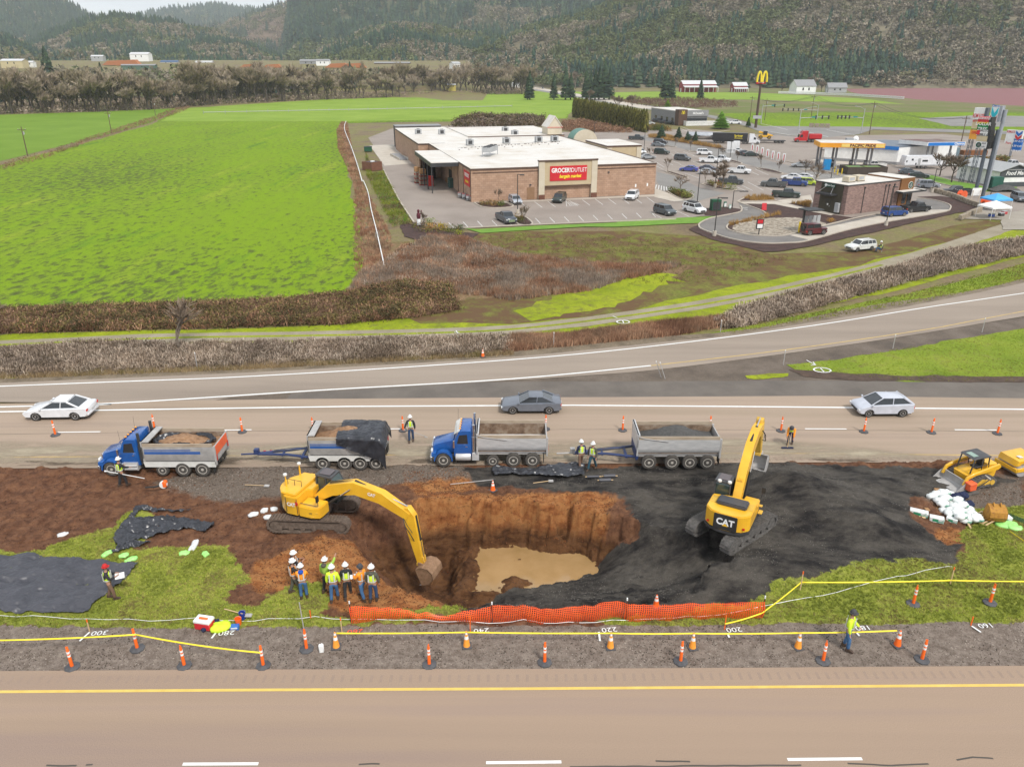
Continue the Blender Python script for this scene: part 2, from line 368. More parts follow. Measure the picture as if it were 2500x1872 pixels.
# ---- pit
RIM=PS('D',[(742,1160),(762,1120),(830,1108),(905,1090),(1000,1083),(1075,1086),(1130,1074),(1180,1090),(1225,1066),(1262,1092),(1310,1110),(1400,1130),(1560,1170),(1600,1230),(1500,1285),(1300,1302),(1090,1318),(1000,1322),(955,1320),(925,1296),(880,1290),(850,1276),(815,1262),(800,1230),(770,1195)])
FLOOR=PS('D',[(870,1245),(905,1210),(945,1192),(1020,1188),(1100,1183),(1180,1196),(1290,1201),(1286,1222),(1240,1242),(1150,1254),(1080,1262),(1030,1280),(960,1300),(920,1290),(890,1275)],-3.0)
POND=PS('D',[(1000,1262),(1012,1225),(1014,1190),(1060,1180),(1110,1176),(1200,1190),(1300,1190),(1330,1215),(1270,1250),(1180,1275),(1060,1310),(1000,1310)],-3.0)
HOLE=PS('D',[(880,1250),(915,1215),(1000,1200),(1010,1240),(990,1290),(955,1306),(915,1290)],-4.0)
BLK=PS('D',[(1003,1012),(1250,1006),(1560,1000),(1640,992),(1750,1004),(2000,1012),(2212,1040),(2120,1055),(2030,1072),(1975,1088),(1960,1130),(1995,1152),(2075,1180),(2078,1200),(2060,1218),(1950,1222),(1760,1262),(1655,1297),(1560,1306),(1400,1310),(1250,1312),(1100,1318),(1010,1314),(1040,1295),(1150,1262),(1260,1240),(1290,1215),(1330,1180),(1395,1140),(1370,1120),(1345,1085),(1280,1068),(1180,1056),(1030,1048)])
GRS=[PS('D',p) for p in (
 [(-80,1190),(60,1192),(130,1168),(240,1142),(285,1105),(300,1100),(330,1125),(300,1185),(330,1182),(490,1182),(505,1200),(520,1232),(540,1255),(505,1275),(485,1300),(500,1310),(560,1300),(590,1280),(650,1262),(700,1262),(712,1290),(700,1310),(690,1322),(760,1335),(840,1330),(900,1325),(985,1302),(1010,1306),(970,1330),(900,1352),(500,1358),(-80,1356)],
 [(1540,1300),(1640,1298),(1660,1272),(1760,1262),(1945,1215),(2065,1215),(2090,1190),(2060,1165),(2090,1140),(2100,1100),(2180,1092),(2300,1095),(2300,1352),(1500,1352),(1300,1352),(1300,1335),(1500,1320)],
 [(700,1230),(716,1225),(730,1232),(720,1245),(700,1244)])]
GRV=PS('D',[(-80,1352),(500,1354),(900,1350),(1500,1348),(2300,1342),(2300,1460),(-80,1460)])
ORG=[PS('D',p) for p in ([(880,1090),(950,1072),(1100,1068),(1250,1062),(1340,1088),(1300,1115),(1180,1105),(900,1112)],[(520,1255),(560,1215),(700,1170),(790,1190),(830,1260),(930,1290),(960,1320),(900,1335),(780,1330),(700,1300),(600,1280)],
 [(860,1020),(1000,1010),(1040,1060),(900,1080)],[(2000,1150),(2060,1140),(2120,1165),(2030,1185)])]
STONE=[PS('D',p) for p in ([(480,1005),(1010,1005),(1010,1030),(640,1060),(520,1085),(430,1075),(330,1040),(420,1015)],[(1960,1040),(2212,1030),(2212,1095),(2100,1100),(2010,1090),(1970,1070)])]
nx,ny=1020,262
gx=np.linspace(SX0,SX1,nx);gy=np.linspace(SY0,SY1,ny);X,Y=np.meshgrid(gx,gy)
wx=X+(fbm(X,Y,.8,6,1)-.5)*1.3+(fbm(X,Y,3.5,4,31)-.5)*.5;wy=Y+(fbm(X,Y,.8,6,2)-.5)*.9+(fbm(X,Y,3.5,4,32)-.5)*.5
sR=sdf(wx,wy+.0,RIM);sF=sdf(wx,wy,FLOOR);sH=sdf(X,Y,HOLE)
t=np.clip(sR/(np.maximum(sR,0)+np.maximum(-sF,0)+1e-3),0,1);t=np.where(sR>0,t,0)
prof=np.where(sR>0,1-(1-t)**1.35,0)
Z=-3.15*prof-1.0*sstep(-.5,1.0,sH)*(sR>0)
xa,ya=P('D',1285,1203,-3);xb,yb=P('D',1402,1133,0);wall_=-3.15*(1-(1-np.clip(sR/.8,0,1))**1.35);Zn=np.maximum(np.where(sR>0,wall_,0),np.clip(-3.1+3.1*(X-xa)/(xb-xa),-3.1,0));w_=sstep(ya-2.6,ya-1.2,Y)*sstep(xa-.8,xa,X);Z=Z*(1-w_)+Zn*w_
# edge lip, mounds, rough soil
sB=sdf(wx,wy,BLK);sG=np.maximum.reduce([sdf(wx,wy,g) for g in GRS]);sV=sdf(X,wy*.35+Y*.65,GRV);sO=np.maximum.reduce([sdf(wx,wy,g) for g in ORG]);sS=np.maximum.reduce([sdf(wx,wy,g) for g in STONE])
mB=sstep(-.6,.6,sB)*(1-sstep(.0,.5,sR-1e-3)*(wx<P('D',1250,1200,-2)[0])*0);mG=sstep(-.6,.6,sG);mV=sstep(-.25,.3,sV);mO=sstep(-.6,.6,sO);mS=sstep(-1.2,.8,sS)
# the gravel slope inside the pit comes down to the water
mB=np.maximum(mB,sstep(-.15,.15,sdf(wx,wy,[P('D',*q) for q in ((1296,1185,-2.9),(1290,1228,-2.9),(1240,1242,-2.9),(1170,1254,-2.9),(1095,1275,-2.7),(1020,1300,-2.0),(985,1316,-.3),(985,1330,0),(1650,1335,0),(1650,1130,0),(1408,1131,0),(1370,1156,-.9),(1332,1178,-1.9))]))*(sR>-.3))
mB=mB*(1-sstep(.1,.5,w_)*sstep(-.25,.0,sR)*(1-sstep(.75,1.0,sR))*sstep(-.2,-.9,X-xb))
rough=(1-mV*.7)*(1-mB*.75)*(1-mG*.5)*(1-mS*.4)
edge=sstep(0,1.2,Y-(SY0+1.5))*sstep(0,1.0,(SY1-1.6)-Y)
soil=((fbm(X,Y,1.3,6,4)-.5)*.55+(fbm(X,Y,5,4,5)-.5)*.16)*rough+(fbm(X,Y,.35,3,8)-.5)*.4*(1-mV)*(1-mS*.7)
soil += (fbm(X,Y,6,3,12)-.5)*.05*mB+(fbm(X,Y,9,2,13)-.5)*.06*mG
def mound(c,x,y,r,h,el=1.0):
 a,b=P(c,x,y,0);return h*np.exp(-(((X-a)/r)**2+((Y-b)/(r*el))**2))
M_=mound('D',690,1190,2.0,.5)+mound('D',870,1300,1.2,.45)+mound('D',930,1090,3.5,.35,.4)+mound('D',1760,1110,5,1.3,.5)+mound('D',1560,1160,4,.35,.5)+mound('D',1800,1230,5,.6,.35)+mound('D',1300,1060,1.6,.25)+mound('D',1900,1050,3,.3,.5)
M_ += mound('D',560,1110,1.6,.3,.5)+mound('D',350,1030,3,-.12,.5)+mound('D',1660,1075,2,.6,.5)+mound('D',1400,1290,5,-.35,.3)+mound('D',1720,1070,2.6,.7,.6)+mound('D',1880,1160,2.2,.7,.5)+mound('D',1500,1240,3.5,.5,.3)+mound('D',1640,1250,3.5,.45,.4)+mound('D',1380,1070,2,.35,.6)
tracks=.05*np.sin((X*.9+Y*1.7+fbm(X,Y,.3,3,20)*9)*2.6)*mB*sstep(.45,.6,fbm(X,Y,.22,3,21))
def bump_(c,x,y,z,r,h,el=1.0):
 a,b=P(c,x,y,z);return h*np.exp(-(((X-a)/r)**2+((Y-b)/(r*el))**2))
PM=bump_('D',1105,1252,-2.8,1.0,.4,.4)+bump_('D',1040,1285,-2.8,1.0,.4,.5)
rd_=dline(wx,wy,PS('D',[(1016,1180),(1008,1230),(1000,1262),(985,1330)],-2.8));Z=np.where((sR>0) & (rd_<1.3),np.maximum(Z,-2.68-1.3*np.maximum(0,rd_-.15)**1.5),Z)
Z=Z+(fbm(X*.5,Y*1.8,1.6,5,41)-.5)*(1.1-.95*mB)*sstep(.1,.8,sR)*sstep(.0,-.6,sF)+PM*(1-mB)
Z=Z+(soil+M_*(sR<.5)+tracks)*edge
Z=np.where(mV>.5,np.clip(Z,-.06,.05),Z);Z -= .03*(1-edge)
roadmask=(Y<np.interp(X,[p[0] for p in NEAR_TOP],[p[1] for p in NEAR_TOP])) | (Y>np.interp(X,[p[0] for p in FAR_BOT],[p[1] for p in FAR_BOT]))
Z=np.where(roadmask,-.06,Z)
Z[0,:]=Z[-1,:]=-.12;Z[:,0]=Z[:,-1]=-.12
def gz(x,y):
 """height of the worksite at a point"""
 i=(x-SX0)/(SX1-SX0)*(nx-1);j=(y-SY0)/(SY1-SY0)*(ny-1);i0=int(max(0,min(nx-2,i)));j0=int(max(0,min(ny-2,j)));u=min(1,max(0,i-i0));v=min(1,max(0,j-j0))
 if not (SX0<x<SX1 and SY0<y<SY1):return 0.0
 return float((Z[j0,i0]*(1-u)+Z[j0,i0+1]*u)*(1-v)+(Z[j0+1,i0]*(1-u)+Z[j0+1,i0+1]*u)*v)
V=np.stack([X.ravel(),Y.ravel(),Z.ravel()],1);a=np.arange((ny-1)*(nx-1));r_,c_=a//(nx-1),a % (nx-1);q0=r_*nx+c_
Fq=np.stack([q0,q0+1,q0+nx+1,q0+nx],1)
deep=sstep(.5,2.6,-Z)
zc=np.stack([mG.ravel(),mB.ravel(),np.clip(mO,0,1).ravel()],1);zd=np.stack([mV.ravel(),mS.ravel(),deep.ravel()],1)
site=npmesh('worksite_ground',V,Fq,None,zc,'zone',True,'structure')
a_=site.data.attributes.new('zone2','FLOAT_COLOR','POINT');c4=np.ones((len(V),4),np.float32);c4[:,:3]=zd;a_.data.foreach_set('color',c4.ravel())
def site_material():
 m=bpy.data.materials.new('worksite_soil');m.use_nodes=True;N=m.node_tree.nodes;Lk=m.node_tree.links;b=N['Principled BSDF'];b.inputs['Roughness'].default_value=.92;b.inputs['Specular IOR Level'].default_value=.25
 g=N.new('ShaderNodeNewGeometry')
 def noise(s,d=8,r=.65,st=None):
  n=N.new('ShaderNodeTexNoise');n.inputs['Scale'].default_value=s;n.inputs['Detail'].default_value=d;n.inputs['Roughness'].default_value=r
  if st:
   q=N.new('ShaderNodeMapping');q.inputs['Scale'].default_value=st[:3];q.inputs['Rotation'].default_value=(0,0,st[3]);Lk.new(g.outputs['Position'],q.inputs['Vector']);Lk.new(q.outputs['Vector'],n.inputs['Vector'])
  else:Lk.new(g.outputs['Position'],n.inputs['Vector'])
  return n.outputs['Fac']
 def rampn(f,cs,k=.55,lo=.3,hi=.7):
  r=N.new('ShaderNodeValToRGB');e=r.color_ramp.elements
  for i,c in enumerate(cs):
   p=lo+(hi-lo)*i/(len(cs)-1);el=e[0] if i==0 else (e[len(e)-1] if i==len(cs)-1 else e.new(p));el.position=p;el.color=(*ph(c,k),1)
  Lk.new(f,r.inputs['Fac']);return r.outputs['Color']
 def mask(ch,f,amt=.9,lo=.42,hi=.58):
  ad=N.new('ShaderNodeMath');ad.operation='MULTIPLY_ADD';ad.inputs[1].default_value=amt;Lk.new(f,ad.inputs[0]);Lk.new(ch,ad.inputs[2])
  mr=N.new('ShaderNodeMapRange');mr.inputs['From Min'].default_value=lo+amt/2;mr.inputs['From Max'].default_value=hi+amt/2;Lk.new(ad.outputs[0],mr.inputs['Value']);return mr.outputs['Result']
 def mix(f,A,B):
  x=N.new('ShaderNodeMix');x.data_type='RGBA';Lk.new(f,x.inputs['Factor']);Lk.new(A,x.inputs['A']);Lk.new(B,x.inputs['B']);return x.outputs['Result']
 def sep(nm):
  a=N.new('ShaderNodeAttribute');a.attribute_name=nm;s=N.new('ShaderNodeSeparateColor');Lk.new(a.outputs['Color'],s.inputs[0]);return s.outputs
 z1,z2=sep('zone'),sep('zone2')
 n_big,n_mid,n_fine=noise(.35),noise(1.6,12,.78),noise(9,6,.75)
 soil=rampn(n_mid,['#452c1e','#6a4733','#875f45','#9a7052'],.6)
 org=rampn(noise(1.1,9,.7,(1,2.2,1.6,.1)),['#7a4420','#a2663a','#bd8450','#966c46'],.6)
 c=mix(mask(z1[2],n_mid,.8,.35,.75),soil,org)
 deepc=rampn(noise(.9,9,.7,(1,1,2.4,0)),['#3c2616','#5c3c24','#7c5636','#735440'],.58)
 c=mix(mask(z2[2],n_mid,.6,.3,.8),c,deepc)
 stone=rampn(n_fine,['#584d43','#7b6e62','#95877a'],.62)
 c=mix(mask(z2[1],n_mid,.7,.35,.75),c,stone)
 blk=rampn(noise(.32,10,.7,(1,2.2,1,.5)),['#1e1c1c','#2e2b2a','#55504a','#6b655d','#35312f'],.5)  # gravel tones; lighter streaks painted in to help the soft-lit mounds show
 c=mix(mask(z1[1],n_mid,.5,.4,.6),c,blk)
 grs=rampn(noise(1.0,9,.72,(.7,1.7,1,.2)),['#68702e','#8a9438','#a6ac48','#94904e'],.6)
 c=mix(mask(z1[0],n_fine,.8,.42,.58),c,grs)
 grv=rampn(noise(2.2,10,.78),['#5d5046','#7f7166','#988a7e','#a6988a'],.66)
 c=mix(mask(z2[0],n_mid,.25,.4,.6),c,grv)
 mr=N.new('ShaderNodeMapRange');mr.inputs['From Min'].default_value=.3;mr.inputs['From Max'].default_value=.7;mr.inputs['To Min'].default_value=.72;mr.inputs['To Max'].default_value=1.28;Lk.new(noise(22,4,.8),mr.inputs['Value'])
 vm=N.new('ShaderNodeVectorMath');vm.operation='SCALE';Lk.new(c,vm.inputs[0]);Lk.new(mr.outputs['Result'],vm.inputs['Scale']);Lk.new(vm.outputs['Vector'],b.inputs['Base Color'])
 bp=N.new('ShaderNodeBump');bp.inputs['Strength'].default_value=.8;bp.inputs['Distance'].default_value=.12;Lk.new(n_fine,bp.inputs['Height']);Lk.new(bp.outputs['Normal'],b.inputs['Normal'])
 return m
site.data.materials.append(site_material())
# pond
M_pond=ramp_mat('muddy_water',['#ab8a5a','#b89566','#c09d6e'],k=.62,scale=.5,detail=6,rough=.12,bump=.12,bscale=1.5)
M_pond.node_tree.nodes['Principled BSDF'].inputs['Specular IOR Level'].default_value=.6
pw=sheet('pond_water',PS('D',[(1006,1305),(1014,1240),(1016,1178),(1060,1172),(1300,1180),(1360,1215),(1290,1265),(1160,1285),(1060,1320)],-2.95),-2.95,M_pond)
# ---- near highway, far highway, ramp
nt_=ext(NEAR_TOP,260,260)
sheet('near_highway',nt_+[(nt_[-1][0],-30),(nt_[0][0],-30)],0.0,M_road2)
FAR_TOP=PS('N',[(0,985),(300,980),(700,974),(1250,970),(1500,969),(2000,966),(2500,972)])
fb=ext(FAR_BOT,260,260);ft=ext(FAR_TOP,260,260)
RT=PS('V1',[(0,858),(1000,815),(1500,788),(2212,745)])+PS('V2',[(640,682),(950,650),(1300,595),(1700,528),(2000,470),(2212,425)])
RB=PS('V1',[(0,940),(620,942),(1400,893),(2212,846)])+PS('V2',[(300,826),(620,801),(1180,731),(1700,655),(2212,570)])
rt=ext(RT,200,120);rb=ext(RB,200,120)
# gore and shoulder gravel between ramp and highway
sheet('gore_gravel',[rb[2]]+rb[3:]+[ft[-1]]+ft[::-1][1:-2],-.03,M_shoulder,wob=.15,step=3)
sheet('far_highway',fb+ft[::-1],.0,M_road)
sheet('highway_shoulder',ft[3:]+[(p[0],p[1]+3.2) for p in ft[3:]][::-1],-.012,M_darkas,wob=.1,step=3)
def resamp(pts,xs):return [(x,float(np.interp(x,[p[0] for p in pts],[p[1] for p in pts]))) for x in xs]
rxs=np.linspace(-140,110,120);rt=resamp(smo(rt,6),rxs);rb=resamp(smo(rb,6),rxs)
mb=MB();mb.add([(x,y,-.004) for x,y in rt]+[(x,y,-.004) for x,y in rb],[(120+i,120+i+1,i+1,i) for i in range(119)]);o=mb.bd('exit_ramp',M_ramp,smooth=0);o['kind']='structure'
rv=[(x,y+1.6+.6*sn9(x*.2)) for x,y in rt]
sheet('ramp_gravel_verge',rt+rv[::-1],-.045,M_verge,wob=.2,step=3)
# painted lines
def line(name,pts,wd,z,m,dl=0,dr=0,sm=0):
 p=ext(pts,dl,dr);p=smo(p,sm) if sm else p
 mb=MB();stp(mb,p,wd,z);o=mb.bd(name,m,smooth=0);o['kind']='structure';return o
line('yellow_edge_line',PS('U1',[(0,545),(1100,537),(2212,532)])+PS('U2',[(1100,524),(2212,516)]),.15,.006,M_yel,200,200)
line('white_edge_line',PS('N',[(0,1005),(320,1000),(850,992),(1400,989),(1900,993),(2500,999)]),.2,.006,M_white,200,200)
line('far_yellow_line',PS('N',[(0,1116),(600,1112),(1250,1109),(1900,1106),(2500,1112)]),.14,.006,M_yel2,200,200)
line('ramp_edge_line',PS('V1',[(0,872),(1100,828),(2212,757)])+PS('V2',[(640,695),(1300,610),(1800,530),(2212,470)]),.18,.004,M_white,100,100,5)
line('ramp_white_line',PS('N',[(0,993),(130,990)])+PS('V1',[(620,938),(1400,888),(2212,840)])+PS('V2',[(600,783)]),.2,.008,M_white,100,0,5)
line('ramp_yellow_line',PS('V2',[(600,783),(1180,715),(1800,625),(2212,548)]),.16,.004,M_yel2,0,100,5)
# dashed lane lines
mb=MB()
nl=ext(PS('D',[(395,1649.5),(1050,1646.5),(1700,1639.5),(1862,1638)]),300,300)
def along(pts,s):
 for a,b in zip(pts,pts[1:]):
  l=math.hypot(b[0]-a[0],b[1]-a[1])
  if s<=l:return (a[0]+(b[0]-a[0])*s/l,a[1]+(b[1]-a[1])*s/l)
  s -= l
 return pts[-1]
x0=P('D',395,1649)[0];per=P('D',1050,1646)[0]-x0;ln=P('D',558,1649)[0]-x0
yl=lambda x,L_:float(np.interp(x,[p[0] for p in L_],[p[1] for p in L_]))
for k in range(-5,7):
 a=x0+k*per;stp(mb,[(a,yl(a,nl)),(a+ln,yl(a+ln,nl))],.13,.006)
o=mb.bd('lane_dashes_near',M_white,smooth=0);o['kind']='structure'
mb=MB();fl_=ext(PS('N',[(147,1055),(600,1049),(1380,1044),(2070,1047),(2500,1050)]),200,200)
x0=P('T1',370,272)[0];x1=P('T1',640,268)[0];per=(P('T4',1490,300)[0]-P('T4',387,292)[0])
for k in range(-6,14):
 a=x0+k*per;stp(mb,[(a,yl(a,fl_)),(a+(x1-x0),yl(a+(x1-x0),fl_))],.12,.006)
o=mb.bd('lane_dashes_far',M_white,smooth=0);o['kind']='structure'
# tar seams
M_tar=mat('tar_seam','#4a443e',rough=.6)
mb=MB()
def wig(pts,n=40,a=.04,s=0):
 out=[]
 for k in range(n+1):
  t=k/n*(len(pts)-1);i=min(int(t),len(pts)-2);u=t-i;x=pts[i][0]*(1-u)+pts[i+1][0]*u;y=pts[i][1]*(1-u)+pts[i+1][1]*u
  out.append((x,y+(float(vn(x*1.7,s*3.3,s))-.5)*2*a))
 return out
stp(mb,wig(ext(PS('N',[(0,1060),(600,1052),(1380,1048),(2070,1050),(2500,1053)]),80,80),160,.05,1),.035,.004)
for c,p in (('U2',[(250,868),(700,866),(1250,862)]),('U2',[(1450,855),(1640,862),(1800,856)]),('U2',[(620,842),(770,848)]),('U2',[(1920,838),(1990,826),(2080,834)]),('U1',[(1550,857),(1640,856)]),('U1',[(200,862),(330,865)]),('U1',[(370,862),(400,860)])):
 stp(mb,wig(PS(c,p),30,.02,3),.07,.004)
o=mb.bd('tar_seams',M_tar,smooth=0);o['kind']='structure'
# rumble strip hollows: flat, slightly darker rectangles laid on the shoulders
M_rum=ramp_mat('rumble_groove',['#a8917f','#b39b88'],scale=3,fine=.1)
mb=MB()
yn=lambda x:yl(x,ext(PS('U1',[(0,492),(2212,486)])+PS('U2',[(1100,476),(2212,468)]),100,100))
def groove(mb,x,y,a,b,z):
 mb.add([(x-a/2,y-b/2,z),(x+a/2,y-b/2,z),(x+a/2,y+b/2,z),(x-a/2,y+b/2,z)],[(0,1,2,3)])
x=-30
while x<30:groove(mb,x,yn(x),.13,.42,.004);x += .42
yf=lambda x:yl(x,ext(PS('N',[(0,1128),(1250,1121),(2500,1119)]),60,60))
x=-45
while x<45:
 if not (P('D',480,985)[0]<x<P('D',1180,985)[0] and random.random()<.6):groove(mb,x,yf(x),.2,.5,.004)
 x += .55
o=mb.bd('rumble_strip_grooves',M_rum,smooth=0);o['kind']='structure'
# dust swept over the far lane
def dust_mat(name,c,lo,hi,sc_):
 m=mat(name,[ph(c,.55),ph(c,.62)],scale=1,wcoord=True,fine=.1,fscale=8);N=m.node_tree.nodes;Lk=m.node_tree.links;b=N['Principled BSDF']
 n=N.new('ShaderNodeTexNoise');n.inputs['Scale'].default_value=sc_;n.inputs['Detail'].default_value=7;n.inputs['Roughness'].default_value=.65;g=N.new('ShaderNodeNewGeometry');q=N.new('ShaderNodeMapping');q.inputs['Scale'].default_value=(.35,1.3,1)
 Lk.new(g.outputs['Position'],q.inputs['Vector']);Lk.new(q.outputs['Vector'],n.inputs['Vector'])
 a=N.new('ShaderNodeAttribute');a.attribute_name='fade';ad=N.new('ShaderNodeMath');ad.operation='MULTIPLY';Lk.new(a.outputs['Fac'],ad.inputs[1])
 mr=N.new('ShaderNodeMapRange');mr.inputs['From Min'].default_value=lo;mr.inputs['From Max'].default_value=hi;Lk.new(n.outputs['Fac'],mr.inputs['Value']);Lk.new(mr.outputs['Result'],ad.inputs[0]);Lk.new(ad.outputs[0],b.inputs['Alpha']);return m
def dust(name,pts,z,m,r=1.2):
 xs=[p[0] for p in pts];ys=[p[1] for p in pts];A,B=np.meshgrid(np.linspace(min(xs),max(xs),90),np.linspace(min(ys),max(ys),30));f=sstep(0,r,sdf(A,B,pts))
 q=np.arange(89*29);q0=(q//89)*90+q % 89
 o=npmesh(name,np.stack([A.ravel(),B.ravel(),np.full(A.size,z)],1),np.stack([q0,q0+1,q0+91,q0+90],1),m,np.repeat(f.ravel()[:,None],3,1),'fade',kind='structure');return o
dust('swept_dust',PS('D',[(-50,945),(400,960),(900,940),(1200,945),(1600,940),(1800,955),(2100,985),(2100,999),(1200,1004),(-50,1008)]),.0105,dust_mat('pale_dust','#b9ab92',.35,.6,.5))
dust('soil_smears',PS('D',[(-50,985),(300,988),(520,985),(900,985),(1150,995),(1750,985),(1900,990),(1900,1002),(-50,1009)]),.014,dust_mat('dark_smear','#6d5d4c',.5,.62,.8),.6)
# ---- verge, path, scrub
sheet('verge_grass',PS('V1',[(-300,700),(40,640),(900,622),(1500,600),(1620,570),(2212,560)])+PS('V2',[(150,540),(480,480),(1080,400),(1700,290),(2000,200),(2300,130),(2600,60),(2700,160),(2212,310),(1600,470),(900,600),(0,690)])+PS('V1',[(1500,790),(700,800),(-300,850)]),-.10,M_vg,wob=.5,step=3)
PT=PS('V1',[(0,690),(700,660),(1300,650),(1800,640),(2212,622)])+PS('V2',[(440,572),(900,502),(1300,420),(1600,345),(1900,262),(2100,195),(2300,120)])
sheet('gravel_path',(lambda L_:[(x,y+1.2+.012*max(0,y-60)) for x,y in L_]+[(x,y-1.2-.012*max(0,y-60)) for x,y in L_][::-1])(smo(ext(PT,30,0),4)),-.088,M_path,wob=.25,step=2,wsc=1)
mb=MB()
for s in (-1,):
 pts=[(x,y) for x,y in smo(ext(PT[:9],30,0),6)];stp(mb,[(x+float(fbm(x,y,.5,3,5)-.5)*.3,y) for x,y in pts],.5,-.084)
o=mb.bd('path_grass_strip',M_vg,smooth=0);o['kind']='structure'
sheet('roadside_grass',PS('V2',[(860,640),(1200,572),(1700,470),(2000,400),(2212,340),(2500,270),(2500,370),(2212,412),(1800,500),(1300,585),(960,640)]),-.082,M_vg2,wob=.4,step=2)
sheet('gore_grass',PS('V2',[(1190,778),(1400,755),(1700,710),(1900,672),(2212,622),(2700,560),(2700,850),(2212,835),(1900,850),(1700,852),(1230,800)]),.0,M_vg2,wob=.45,step=1.2,wsc=.8)
sheet('gore_grass_patch',PS('V2',[(1010,828),(1100,818),(1190,815),(1200,830),(1100,842),(1020,840)]),.0,M_vg,wob=.4,step=.6,wsc=1.2)
M_rut=ramp_mat('mud_rut',['#4a382c','#6b5545'],scale=1,fine=.3,fscale=6)
sheet('mud_ruts',PS('V2',[(1190,800),(1400,812),(1700,826),(2212,830),(2400,834),(2400,855),(1800,852),(1400,845),(1260,830)]),.006,M_rut,wob=.4,step=.8,wsc=1)
# fields
sheet('green_field',PS('D',[(-500,500),(0,357),(180,310),(330,268),(385,236),(700,215),(950,207),(1180,196),(1290,200),(1228,248),(1225,256),(1000,262),(735,266),(740,300),(757,400),(778,520),(785,600),(778,645),(400,660),(0,668),(-500,680)]),-.07,M_field,wob=1.0,step=5)
sheet('far_green_strip',PS('D',[(400,234),(700,215),(950,207),(1180,196),(1290,200),(1228,248),(1225,256),(1000,258),(735,262),(345,262)]),-.05,M_field2,wob=2.0,step=8,wsc=.1)
sheet('dark_green_field',PS('D',[(-500,300),(0,248),(200,242),(385,234),(325,265),(180,303),(0,348),(-500,480)]),-.06,M_field3,wob=1.0,step=6)
sheet('rough_meadow',PS('V2',[(-750,280),(0,195),(500,200),(900,230),(1100,300),(1500,290),(1900,180),(2200,120),(2000,215),(1500,345),(1000,430),(440,560),(0,590),(-400,600),(-700,420)]),-.09,M_olive,wob=1.5,step=4,wsc=.2)
sheet('dry_grass',PS('V2',[(-900,260),(-500,250),(0,330),(380,345),(760,345),(700,400),(520,400),(350,460),(0,480),(-450,520),(-900,430)]),-.076,M_brown,wob=1.5,step=2,wsc=.3)
sheet('green_patches',PS('V2',[(30,540),(330,450),(500,400),(700,380),(760,410),(640,450),(400,520),(200,560),(60,580)]),-.072,M_vg,wob=3,step=1.5,wsc=.35)
sheet('pasture',PS('B',[(-400,480),(300,400),(1100,380),(2212,395),(2700,400),(2900,560),(1500,560),(900,510),(500,470),(0,430)]),-.07,M_tanfield,wob=3,step=15)
sheet('pasture_green',PS('B',[(300,402),(720,395),(1100,403),(1500,425),(1700,450),(1000,430),(500,430)]),-.055,M_field2,wob=4,step=10,wsc=.04)
sheet('traffic_island_field',PS('B',[(880,490),(1200,488),(1700,486),(2400,486),(2400,570),(1560,560),(1080,545),(1000,520)]),-.05,M_field,wob=1.5,step=6)
sheet('gravel_yard',PS('B',[(1760,512),(2000,498),(2400,505),(2400,550),(1900,545)]),-.04,M_lot2,wob=1.5,step=8)
sheet('red_berry_field',PS('B',[(1430,385),(2300,376),(2900,380),(2900,480),(2212,458),(1750,430),(1500,408)]),-.05,M_redfield,wob=2,step=12)
# ---- plaza asphalt
LOT=PS('G',[(135,155),(180,225),(240,372),(335,560),(445,730),(600,770),(800,765),(1300,742),(1820,722),(2212,706)])+PS('L',[(780,727),(940,726)])+PS('Y',[(30,400),(60,448),(240,508),(560,550),(960,503),(1500,378),(1955,290),(1990,240),(2080,262),(2250,330)])+PS('W',[(2050,1190),(2700,1150),(2700,600),(1500,470),(750,480),(300,500),(0,480)])+PS('B',[(1000,580),(800,560),(560,560),(300,572),(0,565)])+PS('G',[(900,60),(600,80),(320,85)])
sheet('parking_lot',LOT,-.03,M_lot,wob=.05,step=20)
sheet('lower_road',PS('B',[(560,470),(840,505),(1010,545),(1100,580),(1300,600),(1500,580),(1560,560),(2400,590),(2400,575),(1560,548),(1080,545),(960,515),(700,470),(320,420),(120,378),(0,365),(0,375),(100,392),(300,425)]),-.02,M_lot2,wob=.2,step=8)
line('highway_far_road',PS('E',[(20,345),(110,380),(350,445),(640,490),(900,530),(1240,590),(1560,650)]),11,-.01,M_cn,60,0,4)
# darker drive lane
sheet('drive_lane',PS('L',[(380,330),(560,370),(780,480),(1000,520),(700,610),(540,590),(700,560),(690,520),(430,500),(380,410)]),-.024,M_lot2,wob=.2,step=4)
sheet('shop_drive_lane',PS('L',[(240,40),(480,90),(700,145),(1000,215),(1300,290),(1700,370),(1800,395),(2200,390),(2200,300),(1650,290),(1150,175),(950,100),(300,0),(200,0)]),-.024,M_lot2,wob=.2,step=4)
sheet('station_apron',PS('W',[(300,700),(900,640),(960,740),(560,760)]),-.024,M_cn,wob=.1,step=4)
sheet('dock_slab',PS('G',[(145,208),(350,200),(430,330),(245,345)]),-.022,M_cn)
sheet('store_pavement',PS('G',[(832,590),(870,592),(1280,578),(2070,540),(2110,520),(2212,575),(2180,585),(2068,552),(1150,590)]),.0,M_cn)
sheet('store_pavement',PS('L',[(365,480),(520,535),(630,590),(540,600),(360,560)]),.02,M_cn)
